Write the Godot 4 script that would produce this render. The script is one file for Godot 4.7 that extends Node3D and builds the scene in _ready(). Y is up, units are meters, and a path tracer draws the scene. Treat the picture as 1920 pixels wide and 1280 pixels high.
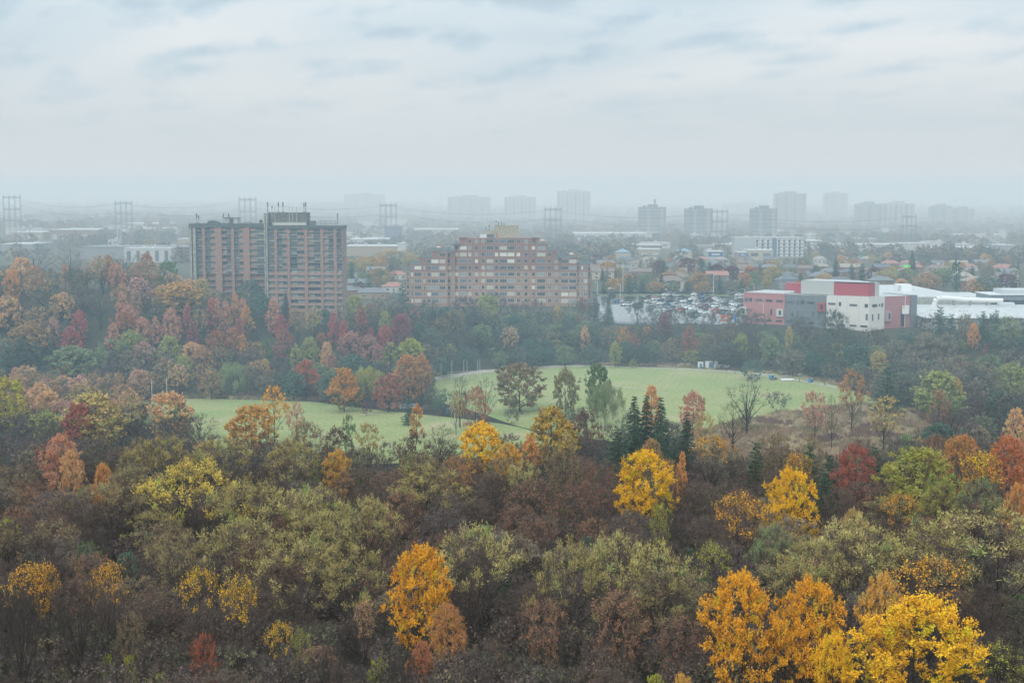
extends Node3D
# A wide autumn valley seen from a high balcony: woods, a playing field, a wooded slope, apartment blocks, a school and a hazy suburb.
# Metres, y up. The valley floor lies near y = 0, the plateau near y = 21.5; the view runs along -z.

var mats := {}
var used := {}
var zs := PackedFloat32Array()
var xs := PackedFloat32Array()
var rough_noise := FastNoiseLite.new()


func _ready() -> void:
	view_and_light()
	build_ground()
	build_field()
	build_woods()
	build_tower()
	build_condo()
	build_school()
	build_lot()
	build_field_things()
	build_suburb()
	build_far()


# ---------------------------------------------------------------- camera, sky, light

func view_and_light() -> void:
	var cam := Camera3D.new()
	cam.name = "camera"
	cam.position = Vector3(0, 70, 0)
	cam.rotation.x = -atan(255.0 / 2637.0)
	cam.fov = rad_to_deg(2.0 * atan(640.0 / 2637.0))
	cam.near = 1.0
	cam.far = 30000.0
	add_child(cam)
	cam.current = true
	var env := Environment.new()
	env.background_mode = Environment.BG_SKY
	var sky := Sky.new()
	var pano := PanoramaSkyMaterial.new()
	pano.panorama = overcast()
	sky.sky_material = pano
	env.sky = sky
	env.tonemap_mode = Environment.TONE_MAPPER_LINEAR
	env.tonemap_exposure = EXPOSURE
	env.fog_enabled = true
	env.fog_density = FOG
	env.fog_light_color = Color(0.965, 0.985, 0.99)
	env.sdfgi_enabled = true
	env.ssao_enabled = true
	env.ssil_enabled = true
	var we := WorldEnvironment.new()
	we.name = "world_environment"
	we.environment = env
	add_child(we)
	env.volumetric_fog_enabled = true
	env.volumetric_fog_density = 0.0
	# a bluish mist lies in the valley before the slope, thin pale haze over everything beyond it
	haze_bank("valley_haze", "bluish mist lying in the valley in front of the wooded slope", -335.0, -592.0, 0.00092, Color(0.56, 0.84, 1.0).linear_to_srgb(), 80.0)
	haze_bank("far_haze", "pale even haze over the suburb and the horizon", -950.0, -13500.0, 0.00046, Color(0.93, 0.945, 0.95).linear_to_srgb(), 152.0)
	var sun := DirectionalLight3D.new()
	sun.name = "sun_behind_cloud"
	sun.light_energy = 0.5
	sun.light_angular_distance = 40.0
	sun.light_color = Color(1.0, 0.97, 0.92)
	sun.shadow_enabled = true
	sun.rotation_degrees = Vector3(-40, -30, 0)
	add_child(sun)

func haze_bank(called: String, label: String, z_near: float, z_far: float, thick: float, colour: Color, top: float) -> void:
	var bank := FogVolume.new()
	bank.name = called
	bank.shape = RenderingServer.FOG_VOLUME_SHAPE_BOX
	bank.size = Vector3(18000, top + 8.0, z_near - z_far)
	bank.position = Vector3(0, top / 2.0 - 4.0, (z_near + z_far) / 2.0)
	var air := FogMaterial.new()
	air.density = thick
	air.albedo = colour
	bank.material = air
	bank.set_meta("kind", "stuff")
	tag(bank, label, "haze")
	add_child(bank)

const EXPOSURE := 1.38
const FOG := 0.00008

func overcast() -> ImageTexture:
	# an even overcast: brightest overhead, a third as bright at the horizon, with a thin torn deck of grey cloud
	var w := 3072
	var h := 1536
	var n1 := FastNoiseLite.new()
	n1.seed = 5
	n1.frequency = 1.0
	n1.noise_type = FastNoiseLite.TYPE_SIMPLEX_SMOOTH
	n1.fractal_octaves = 6
	n1.fractal_gain = 0.56
	n1.domain_warp_enabled = true
	n1.domain_warp_amplitude = 0.35
	n1.domain_warp_frequency = 0.8
	var n2 := FastNoiseLite.new()
	n2.seed = 9
	n2.frequency = 0.42
	n2.fractal_octaves = 4
	var data := PackedFloat32Array()
	data.resize(w * h * 3)
	var at := 0
	for j in h:
		var el := PI * (0.5 - (j + 0.5) / h)
		var sy := sin(el)
		var cy := cos(el)
		var step := 1 if el < 0.42 else 6
		var base := 0.435 * (1.0 + 2.4 * maxf(sy, 0.0))
		var r := 0.0
		var g := 0.0
		var b := 0.0
		for i in w:
			if el < 0.0:
				r = 0.30; g = 0.33; b = 0.35
			elif i % step == 0:
				var az := TAU * ((i + 0.5) / w - 0.5)
				var k := cy / (sy + 0.11)
				var px := sin(az) * k
				var pz := cos(az) * k
				var broad := n2.get_noise_2d(px + 0.6 * pz, pz)
				var wisp := n1.get_noise_2d(px * 2.4 + pz * 0.9 + 3.0, pz * 1.9)
				var hazy := clampf((sy - 0.02) / 0.11, 0.0, 1.0)   # the low air hides the deck
				hazy = hazy * hazy * (3.0 - 2.0 * hazy)
				var thick := clampf(0.7 * broad + 1.1 * maxf(0.0, wisp - 0.02), -0.2, 0.7) * hazy
				var lum := base * (1.0 - 0.30 * thick)
				var blue := clampf(0.35 + 1.4 * thick, 0.0, 1.0)
				r = lum * lerpf(1.0, 0.83, blue)
				g = lum * lerpf(1.04, 1.03, blue)
				b = lum * lerpf(1.055, 1.165, blue)
			data[at] = r
			data[at + 1] = g
			data[at + 2] = b
			at += 3
	return ImageTexture.create_from_image(Image.create_from_data(w, h, false, Image.FORMAT_RGBF, data.to_byte_array()))


# ---------------------------------------------------------------- names, labels, materials

func numbered(called: String) -> String:
	var n: int = used.get(called, 0)
	used[called] = n + 1
	return called if n == 0 else "%s_%03d" % [called, n]

func tag(o: Node, label: String, category: String, group := "") -> void:
	o.set_meta("label", label)
	o.set_meta("category", category)
	if group != "":
		o.set_meta("group", group)

func thing(called: String, label: String, category: String, at: Vector3, turn := 0.0, group := "") -> Node3D:
	var o := Node3D.new()
	o.name = numbered(called)
	add_child(o)
	o.position = at
	o.rotation.y = turn
	tag(o, label, category, group)
	return o

func part(called: String, mesh: Mesh, mat: Material, parent: Node, at := Vector3.ZERO) -> MeshInstance3D:
	var o := MeshInstance3D.new()
	o.name = called
	o.mesh = mesh
	if mat != null:
		o.material_override = mat
	o.position = at
	parent.add_child(o, true)
	return o

func structure(called: String, mesh: Mesh, mat: Material) -> MeshInstance3D:
	var o := MeshInstance3D.new()
	o.name = numbered(called)
	o.mesh = mesh
	o.material_override = mat
	o.set_meta("kind", "structure")
	add_child(o)
	return o

# a material of a real-world (linear) base colour
func paint(key: String, r: float, g: float, b: float, rough := 0.85, grain := 0.0, scale := 1.0) -> StandardMaterial3D:
	if mats.has(key):
		return mats[key]
	var m := StandardMaterial3D.new()
	m.resource_name = key
	m.albedo_color = Color(r, g, b).linear_to_srgb()
	m.roughness = rough
	m.metallic_specular = 0.4
	if grain > 0.0:
		m.albedo_texture = grain_texture(grain)
		m.uv1_triplanar = true
		m.uv1_world_triplanar = true
		m.uv1_scale = Vector3.ONE * scale
	mats[key] = m
	return m

func grain_texture(depth: float) -> Texture2D:
	var key := "grain%.2f" % depth
	if mats.has(key):
		return mats[key]
	var a := FastNoiseLite.new()
	a.seed = int(depth * 100.0)
	a.frequency = 0.02
	a.fractal_octaves = 6
	a.fractal_gain = 0.62
	var im := a.get_seamless_image(512, 512)
	im.convert(Image.FORMAT_L8)
	var out := Image.create(512, 512, false, Image.FORMAT_RGB8)
	for y in 512:
		for x in 512:
			var v := clampf(1.0 - depth * (1.0 - im.get_pixel(x, y).r) * 1.6, 0.0, 1.0)
			out.set_pixel(x, y, Color(v, v, v))
	var t := ImageTexture.create_from_image(out)
	mats[key] = t
	return t


# ---------------------------------------------------------------- mesh helper

class Geo:
	var v := PackedVector3Array()
	var c := PackedColorArray()

	func tri(a: Vector3, b: Vector3, d: Vector3) -> void:
		v.append(a); v.append(b); v.append(d)

	func quad(a: Vector3, b: Vector3, d: Vector3, e: Vector3) -> void:
		v.append(a); v.append(b); v.append(d)
		v.append(a); v.append(d); v.append(e)

	func box(lo: Vector3, hi: Vector3) -> void:
		var p := [Vector3(lo.x, lo.y, lo.z), Vector3(hi.x, lo.y, lo.z), Vector3(hi.x, hi.y, lo.z), Vector3(lo.x, hi.y, lo.z), Vector3(lo.x, lo.y, hi.z), Vector3(hi.x, lo.y, hi.z), Vector3(hi.x, hi.y, hi.z), Vector3(lo.x, hi.y, hi.z)]
		quad(p[0], p[1], p[2], p[3]); quad(p[5], p[4], p[7], p[6]); quad(p[4], p[0], p[3], p[7]); quad(p[1], p[5], p[6], p[2]); quad(p[3], p[2], p[6], p[7]); quad(p[4], p[5], p[1], p[0])

	func stick(a: Vector3, b: Vector3, ra: float, rb: float, sides: int) -> void:
		var d := (b - a).normalized()
		var s := d.cross(Vector3(0.31, 0.17, 0.93)).normalized()
		var t := d.cross(s)
		for i in sides:
			var u := s * cos(TAU * i / sides) + t * sin(TAU * i / sides)
			var w := s * cos(TAU * (i + 1) / sides) + t * sin(TAU * (i + 1) / sides)
			quad(a + u * ra, a + w * ra, b + w * rb, b + u * rb)

	func twig(a: Vector3, b: Vector3, w: float, side: Vector3) -> void:
		var s := (b - a).cross(side).normalized() * w
		v.append(a - s); v.append(a + s); v.append(b)

	# a prism: outline in x,y (closed), drawn from z0 to z1
	func prism(outline: PackedVector2Array, z0: float, z1: float) -> void:
		var n := outline.size()
		for i in n:
			var p := outline[i]
			var q := outline[(i + 1) % n]
			quad(Vector3(p.x, p.y, z0), Vector3(q.x, q.y, z0), Vector3(q.x, q.y, z1), Vector3(p.x, p.y, z1))
		var idx := Geometry2D.triangulate_polygon(outline)
		for i in range(0, idx.size(), 3):
			var a := outline[idx[i]]
			var b := outline[idx[i + 1]]
			var d := outline[idx[i + 2]]
			tri(Vector3(a.x, a.y, z0), Vector3(b.x, b.y, z0), Vector3(d.x, d.y, z0))
			tri(Vector3(a.x, a.y, z1), Vector3(d.x, d.y, z1), Vector3(b.x, b.y, z1))

	func mesh() -> ArrayMesh:
		var arr := []
		arr.resize(Mesh.ARRAY_MAX)
		arr[Mesh.ARRAY_VERTEX] = v
		if c.size() == v.size() and c.size() > 0:
			arr[Mesh.ARRAY_COLOR] = c
		var m := ArrayMesh.new()
		m.add_surface_from_arrays(Mesh.PRIMITIVE_TRIANGLES, arr)
		return m

func box_mesh(size: Vector3) -> ArrayMesh:
	var key := "box%s" % size
	if not mats.has(key):
		var g := Geo.new()
		g.box(Vector3(-size.x / 2.0, 0, -size.z / 2.0), Vector3(size.x / 2.0, size.y, size.z / 2.0))
		mats[key] = g.mesh()
	return mats[key]

func pole_mesh(h: float, r0: float, r1: float, sides := 8) -> ArrayMesh:
	var g := Geo.new()
	g.stick(Vector3.ZERO, Vector3(0, h, 0), r0, r1, sides)
	g.stick(Vector3(0, h, 0), Vector3(0, h + 0.01, 0), r1, 0.0, sides)
	return g.mesh()


# ---------------------------------------------------------------- the lie of the land

const EDGE_X := [-400.0, -200.0, -120.0, -80.0, -30.0, 0.0, 60.0, 110.0, 150.0, 200.0, 400.0]
const EDGE_D := [500.0, 500.0, 512.0, 512.0, 520.0, 545.0, 550.0, 516.0, 497.0, 482.0, 470.0]

func slope_foot(x: float) -> float:
	if x <= EDGE_X[0]:
		return EDGE_D[0]
	for i in EDGE_X.size() - 1:
		if x <= EDGE_X[i + 1]:
			return lerpf(EDGE_D[i], EDGE_D[i + 1], (x - EDGE_X[i]) / (EDGE_X[i + 1] - EDGE_X[i]))
	return EDGE_D[-1]

func land(x: float, z: float) -> float:
	var d := -z
	var v := 0.6 * sin(x * 0.021 + 1.3) * sin(d * 0.017) + 7.0 * smoothstep(-40, 40, x) * clampf((d - 400.0) / 140.0, 0, 1)
	var b := slope_foot(x)
	var s := smoothstep(b, b + 54.0, d)
	var p := 21.5 + 15.0 * (1.0 - smoothstep(-170, -95, x)) * (1.0 - smoothstep(610, 760, d))
	var far := 14.0 * (1.0 - smoothstep(-700, 0, x)) * smoothstep(1100, 1900, d) + 34.0 * smoothstep(3000, 7000, d)
	return v * (1.0 - s) + p * s + far

func on_land(x: float, z: float) -> Vector3:
	return Vector3(x, land(x, z), z)

func build_ground() -> void:
	rough_noise.seed = 21
	rough_noise.frequency = 0.012
	rough_noise.fractal_octaves = 4
	for x in [-9000, -6500, -4800, -3400, -2400, -1800, -1300, -1000, -800, -650, -530, -430, -360]:
		xs.append(x)
	for i in 81:
		xs.append(-320.0 + i * 8.0)
	for x in [360, 430, 530, 650, 800, 1000, 1300, 1800, 2400, 3400, 4800, 6500, 9000]:
		xs.append(x)
	for z in [600, 200, 60, -20, -70]:
		zs.append(z)
	for i in 100:
		zs.append(-100.0 - i * 8.0)
	for z in [-930, -980, -1050, -1150, -1300, -1500, -1750, -2050, -2400, -2900, -3500, -4300, -5300, -6500, -8000, -10000, -13000]:
		zs.append(z)
	var g := Geo.new()
	for j in zs.size() - 1:
		for i in xs.size() - 1:
			for t in cell(i, j):
				for p in t:
					g.v.append(Vector3(p.x, land(p.x, p.y), p.y))
					g.c.append(soil(p.x, p.y))
	var m := paint("soil", 1, 1, 1, 0.95, 0.45, 0.11)
	m.vertex_color_use_as_albedo = true
	structure("ground", g.mesh(), m)

func cell(i: int, j: int) -> Array:
	var a := Vector2(xs[i], zs[j])
	var b := Vector2(xs[i + 1], zs[j])
	var c := Vector2(xs[i + 1], zs[j + 1])
	var d := Vector2(xs[i], zs[j + 1])
	return [[a, b, c], [a, c, d]]

func soil(x: float, z: float) -> Color:
	var n := 0.5 + 0.5 * rough_noise.get_noise_2d(x * 3.0, z * 3.0)
	var litter := Color(0.055, 0.042, 0.032).lerp(Color(0.04, 0.05, 0.025), smoothstep(0.4, 0.7, n))
	var lawn := Color(0.13, 0.14, 0.07).lerp(Color(0.17, 0.14, 0.09), n)
	var bank := Color(0.10, 0.125, 0.07).lerp(Color(0.15, 0.13, 0.085), n)   # ivy, grass and weeds of the slope
	return litter.lerp(bank, smoothstep(480, 530, -z)).lerp(lawn, smoothstep(610, 700, -z))

# a sheet that follows the ground inside an outline (x, z), lifted a little
func drape(outline: PackedVector2Array, lift: float, turf := false) -> ArrayMesh:
	var g := Geo.new()
	var lo := outline[0]
	var hi := outline[0]
	for p in outline:
		lo = Vector2(minf(lo.x, p.x), minf(lo.y, p.y))
		hi = Vector2(maxf(hi.x, p.x), maxf(hi.y, p.y))
	for j in zs.size() - 1:
		if zs[j + 1] > hi.y or zs[j] < lo.y:
			continue
		for i in xs.size() - 1:
			if xs[i + 1] < lo.x or xs[i] > hi.x:
				continue
			for t in cell(i, j):
				var a: Vector2 = t[0]
				var b: Vector2 = t[1]
				var c: Vector2 = t[2]
				var ha := land(a.x, a.y)
				var hb := land(b.x, b.y)
				var hc := land(c.x, c.y)
				var det := (b.x - a.x) * (c.y - a.y) - (c.x - a.x) * (b.y - a.y)
				for piece in Geometry2D.intersect_polygons(PackedVector2Array([a, b, c]), outline):
					var idx := Geometry2D.triangulate_polygon(piece)
					for k in idx:
						var p: Vector2 = piece[k]
						var u := ((p.x - a.x) * (c.y - a.y) - (c.x - a.x) * (p.y - a.y)) / det
						var w := ((b.x - a.x) * (p.y - a.y) - (p.x - a.x) * (b.y - a.y)) / det
						g.v.append(Vector3(p.x, ha + u * (hb - ha) + w * (hc - ha) + lift, p.y))
						if turf:
							g.c.append(turf_colour(p))
	return g.mesh()

# mown grass: greener and yellower patches, drawn out the way the mower runs
func turf_colour(p: Vector2) -> Color:
	var n := rough_noise.get_noise_2d(p.x * 1.6 + 40.0, p.y * 5.0)
	var worn := smoothstep(0.18, 0.5, rough_noise.get_noise_2d(p.x * 3.2, p.y * 7.0 + 300.0))
	return Color(0.25, 0.315, 0.115).lerp(Color(0.315, 0.34, 0.14), clampf(0.5 + 1.6 * n, 0, 1)).lerp(Color(0.42, 0.37, 0.22), worn * 0.7)

# a smooth closed outline through the given points
func smooth_outline(pts: Array, steps := 6) -> PackedVector2Array:
	var out := PackedVector2Array()
	var n := pts.size()
	for i in n:
		var p0: Vector2 = pts[(i + n - 1) % n]
		var p1: Vector2 = pts[i]
		var p2: Vector2 = pts[(i + 1) % n]
		var p3: Vector2 = pts[(i + 2) % n]
		for s in steps:
			out.append(p1.cubic_interpolate(p2, p0, p3, float(s) / steps))
	return out

# ---------------------------------------------------------------- trees

func outline_of(kind: String, t: float) -> float:
	match kind:
		"dome":
			return lerpf(0.62, 1.0, t / 0.3) if t < 0.3 else sqrt(maxf(0.0, 1.0 - pow((t - 0.3) / 0.7, 3.0)))
		"oval":
			return pow(maxf(0.0, sin(PI * clampf(t * 0.86 + 0.1, 0, 1))), 0.65)
		"flame":
			return (0.55 + 1.5 * t) if t < 0.3 else pow(maxf(0.0, (1.0 - t) / 0.7), 0.52)
		"vase":
			return lerpf(0.22, 1.0, pow(t / 0.72, 0.8)) if t < 0.72 else sqrt(maxf(0.0, 1.0 - pow((t - 0.72) / 0.30, 2.0)))
		"column":
			return 0.9 if t < 0.7 else pow(maxf(0.0, (1.0 - t) / 0.3), 0.5) * 0.9
		_:
			return 1.0

# Grows one tree: leaf clumps are scattered through an uneven crown, limbs reach for the farthest of them, branches for the rest.
# Gives back [wood mesh, crown mesh]; sp.twigs_in_crown puts the fine twigs into the crown instead of leaves.
func grow(sp: Dictionary) -> Array:
	var rng := RandomNumberGenerator.new()
	rng.seed = sp.seed
	var noise := FastNoiseLite.new()
	noise.seed = sp.seed
	noise.frequency = 1.0
	var h: float = sp.h
	var r: float = sp.r
	var y0: float = sp.t0 * h
	var wood := Geo.new()
	var leaf := Geo.new()
	var sticks := Geo.new()
	var clumps: Array[Vector3] = []
	var gap: float = sp.gap
	var tries := 0
	while clumps.size() < sp.n and tries < sp.n * 30:
		tries += 1
		var t := pow(rng.randf(), 0.72)
		var a := rng.randf() * TAU
		var lobe: float = 1.0 + sp.get("lobes", 0.3) * (noise.get_noise_3d(cos(a) * 1.3, t * 2.2, sin(a) * 1.3) * 1.6)
		var rho: float = r * outline_of(sp.form, t) * lobe * sqrt(rng.randf_range(sp.get("hollow", 0.25), 1.12))
		var p := Vector3(cos(a) * rho, y0 + t * (h - y0) * (0.96 + 0.08 * lobe - 0.08), sin(a) * rho)
		var free := true
		for q in clumps:
			if q.distance_squared_to(p) < gap * gap:
				free = false
				break
		if free:
			clumps.append(p)
	# trunk
	var girth: float = sp.get("girth", h * 0.017)
	var spine: Array[Vector3] = []
	var reach: float = sp.get("spine", 0.72)
	var lean := Vector3(rng.randf_range(-1, 1), 0, rng.randf_range(-1, 1)) * h * 0.03
	for i in 9:
		var t := i / 8.0
		spine.append(Vector3(0, h * reach * t, 0) + lean * t * t + Vector3(rng.randf_range(-1, 1), 0, rng.randf_range(-1, 1)) * 0.012 * h * t)
	for i in 8:
		wood.stick(spine[i], spine[i + 1], girth * (1.0 - 0.1 * i) * (1.35 if i == 0 else 1.0), girth * (1.0 - 0.1 * (i + 1)), 6)
	var nodes: Array[Vector3] = []
	var thick := PackedFloat32Array()
	for i in range(3, 9):
		nodes.append(spine[i])
		thick.append(girth * (1.0 - 0.1 * i))
	# limbs to the clumps farthest apart
	var limbs: int = sp.limbs
	var far := PackedFloat32Array()
	for q in clumps:
		far.append(q.distance_to(Vector3(0, y0, 0)))
	var is_limb := {}
	for k in mini(limbs, clumps.size()):
		var best := 0
		for i in clumps.size():
			if far[i] > far[best]:
				best = i
		is_limb[best] = true
		var target := clumps[best]
		for i in clumps.size():
			far[i] = minf(far[i], clumps[i].distance_to(target))
		var f := clampf((target.y / h) * sp.get("fork", 0.62) - 0.06 + rng.randf_range(-0.05, 0.05), sp.t0 * 0.75, reach * 0.97)
		var at := f / reach * 8.0
		var root := spine[int(at)].lerp(spine[mini(8, int(at) + 1)], at - int(at))
		var rr := girth * (1.0 - 0.1 * at) * rng.randf_range(0.42, 0.62)
		var mid := root.lerp(target, 0.5)
		var out := Vector3(target.x, 0, target.z).length()
		mid.y += (sp.get("arch", 0.0)) * out - (0.10 * out if sp.get("sweep", false) else 0.0)
		mid += Vector3(rng.randf_range(-1, 1), rng.randf_range(-1, 1), rng.randf_range(-1, 1)) * out * 0.08
		var prev := root
		var steps := 6
		for s in range(1, steps + 1):
			var u := float(s) / steps
			var p := root.lerp(mid, u).lerp(mid.lerp(target, u), u)
			p += Vector3(rng.randf_range(-1, 1), rng.randf_range(-1, 1), rng.randf_range(-1, 1)) * 0.10 * (1.0 if s < steps else 0.0)
			wood.stick(prev, p, rr * (1.0 - 0.8 * (u - 1.0 / steps)), rr * (1.0 - 0.8 * u), 5)
			nodes.append(p)
			thick.append(rr * (1.0 - 0.8 * u))
			prev = p
	# branches to the other clumps, then twigs and leaves
	var tw: int = sp.twigs
	var twl: float = sp.twig_len
	var tww: float = sp.get("twig_w", 0.018)
	var lv: int = sp.leaves
	var cr: float = sp.cr
	var fine: Geo = leaf if sp.get("twigs_in_crown", false) else sticks
	for i in clumps.size():
		var c := clumps[i]
		var from := c + Vector3(0, -cr, 0)
		if not is_limb.has(i):
			var best := 0
			var bd := 1e9
			for k in nodes.size():
				var q := nodes[k]
				var dd := q.distance_squared_to(c) * (1.0 if q.y < c.y + 0.3 else 2.2)
				if dd < bd:
					bd = dd
					best = k
			from = nodes[best]
			var br := minf(thick[best] * 0.6, 0.02 + 0.022 * sqrt(bd))
			var mid := from.lerp(c, 0.5) + Vector3(rng.randf_range(-1, 1), rng.randf_range(-0.4, 1.0), rng.randf_range(-1, 1)) * sqrt(bd) * 0.12
			wood.stick(from, mid, br, br * 0.7, 4)
			wood.stick(mid, c, br * 0.7, br * 0.35, 3)
		var axis := Vector3(0, maxf(y0 * 0.8, c.y - r * sp.get("spray", 0.6)), 0)
		var out := (c - axis).normalized()
		for k in tw:
			var s := c.lerp(from, rng.randf() * rng.randf() * 0.8)
			var dir: Vector3 = (out * sp.get("aim", 0.8) + Vector3(rng.randf_range(-1, 1), rng.randf_range(-1, 1) + sp.get("up", 0.25), rng.randf_range(-1, 1))).normalized()
			var e: Vector3 = s + dir * twl * rng.randf_range(0.5, 1.1)
			var side := Vector3(rng.randf_range(-1, 1), rng.randf_range(-1, 1), rng.randf_range(-1, 1))
			fine.twig(s, e, tww, side)
			for f in int(sp.get("forks", 2)):
				var s2 := s.lerp(e, rng.randf_range(0.25, 0.8))
				var d2: Vector3 = (dir + Vector3(rng.randf_range(-1, 1), rng.randf_range(-1, 1) + 0.2, rng.randf_range(-1, 1)) * 0.8).normalized()
				fine.twig(s2, s2 + d2 * twl * rng.randf_range(0.25, 0.6), tww * 0.6, side)
		if fine == leaf:
			var tone := rng.randf_range(0.75, 1.25)
			while leaf.c.size() < leaf.v.size():
				leaf.c.append(Color(tone, tone, tone))
		if lv == 0:
			continue
		var high := (c.y - y0) / (h - y0) + rng.randf_range(-0.22, 0.22)
		if high < sp.get("leaf_from", -1.0):
			continue
		var spread: float = sp.get("tones", 0.16)
		var clump_tone := rng.randf_range(1.0 - spread, 1.0 + spread)
		var shift: float = rng.randf_range(-1.0, 1.0) * sp.get("hue", 0.09)
		var two: bool = sp.has("turn_to") and high < sp.get("turn_at", 0.45)
		var other: Color = sp.turn_to if two else Color.WHITE
		var odd := rng.randf()   # some shoots have browned, others are still greenish
		if odd < 0.16:
			other = other * Color(0.72, 0.74, 0.95)
		elif odd < 0.30:
			other = other * Color(0.80, 1.12, 1.0)
		var ll: float = sp.leaf_len
		var lw: float = sp.leaf_w
		var tuft: float = sp.get("tuft", 0.0)
		var hang: float = sp.get("hang", 0.0)
		var amount := int(lv * rng.randf_range(0.65, 1.3))
		var squash: float = sp.get("squash", 0.8)
		var sprigs: int = sp.get("sprigs", 0)   # leafy shoots that stand out of the clump and break its outline
		var shoots: Array[Vector3] = []
		for k in sprigs:
			var d: Vector3 = (out * 0.55 + Vector3(rng.randfn(), rng.randfn() * squash + sp.get("rise", 0.25), rng.randfn()) * 0.62).normalized()
			shoots.append(d * cr * rng.randf_range(0.7, 1.75))
			if sp.get("show_shoots", true):
				sticks.twig(c, c + shoots[k], 0.02, Vector3(rng.randfn(), rng.randfn(), rng.randfn()))
		for k in amount:
			var dir := Vector3(rng.randfn(), rng.randfn(), rng.randfn()).normalized()
			var p: Vector3
			if sprigs > 0:
				var shoot := shoots[k % sprigs]
				var u := pow(rng.randf(), 0.75)
				p = c + shoot * u + dir * cr * (0.34 - 0.2 * u) * absf(rng.randfn())
				out = shoot.normalized()
			else:
				p = c + Vector3(dir.x, dir.y * squash, dir.z) * cr * pow(rng.randf(), 0.45)
			var along: Vector3
			if hang > 0.0:
				p.y -= hang * rng.randf() * rng.randf() * (0.5 + 0.5 * rng.randf())
				along = Vector3(dir.x * 0.12, -1, dir.z * 0.12)
			elif tuft > 0.0:
				along = (out * 0.5 + dir + Vector3(0, tuft, 0)).normalized()
			else:
				along = Vector3(rng.randfn(), rng.randfn() * 0.7, rng.randfn()).normalized()
			var across := along.cross(Vector3(rng.randfn(), rng.randfn(), rng.randfn())).normalized()
			var sz := rng.randf_range(0.45, 1.5)
			var a := p + along * ll * sz
			var w := across * lw * sz * 0.5
			leaf.v.append(p - w)
			leaf.v.append(p + w)
			leaf.v.append(a)
			var tone := clump_tone * rng.randf_range(0.8, 1.2)
			var col := Color(tone * (1.0 + shift * 0.35), tone * (1.0 + shift), tone) * other
			leaf.c.append(col); leaf.c.append(col); leaf.c.append(col)
	return [wood.mesh(), leaf.mesh() if leaf.v.size() > 0 else null, sticks.mesh() if sticks.v.size() > 0 else null]

func grow_spruce(sp: Dictionary) -> Array:
	var rng := RandomNumberGenerator.new()
	rng.seed = sp.seed
	var h: float = sp.h
	var r: float = sp.r
	var wood := Geo.new()
	var leaf := Geo.new()
	wood.stick(Vector3.ZERO, Vector3(0, h * 0.96, 0), h * 0.016, 0.02, 6)
	var layers: int = sp.layers
	var loose: float = sp.get("loose", 0.12)
	for i in layers:
		var t := float(i) / layers
		var y: float = h * (sp.t0 + (1.0 - sp.t0) * t)
		var reach: float = r * pow(1.0 - t, sp.get("taper", 0.85)) + 0.18
		var n := int(lerpf(12, 5, t))
		var swing := rng.randf() * TAU
		for k in n:
			var a := swing + TAU * k / n + rng.randf_range(-0.25, 0.25)
			var len_ := reach * rng.randf_range(1.0 - loose * 2.0, 1.0 + loose)
			var base := Vector3(0, y + rng.randf_range(-0.3, 0.3), 0)
			var dir: Vector3 = Vector3(cos(a), sp.get("rise", -0.22) + rng.randf_range(-0.1, 0.1), sin(a))
			wood.twig(base, base + dir * len_ * 0.9, 0.035, Vector3.UP)
			var tone := rng.randf_range(0.7, 1.2)
			var needles := int(5 + len_ * sp.get("dense", 7.0))
			for q in needles:
				var u := pow(rng.randf(), 0.7)
				var p := base + dir * len_ * u + Vector3(0, 0.12 * sin(u * 3.0) * len_ * 0.2, 0)
				var side := Vector3(-sin(a), 0, cos(a)) * (1.0 if rng.randf() < 0.5 else -1.0)
				var fan: Vector3 = (dir * 0.7 + side * rng.randf_range(0.2, 1.0) + Vector3(0, rng.randf_range(-0.45, 0.15) + sp.get("tip", 0.0), 0)).normalized()
				var ll: float = sp.leaf_len * rng.randf_range(0.6, 1.2)
				var w: Vector3 = fan.cross(Vector3(rng.randfn(), 1.0, rng.randfn())).normalized() * sp.leaf_w
				leaf.v.append(p - w); leaf.v.append(p + w); leaf.v.append(p + fan * ll)
				var col := Color(1, 1, 1) * (tone * rng.randf_range(0.75, 1.25))
				leaf.c.append(col); leaf.c.append(col); leaf.c.append(col)
	return [wood.mesh(), leaf.mesh()]

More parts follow.
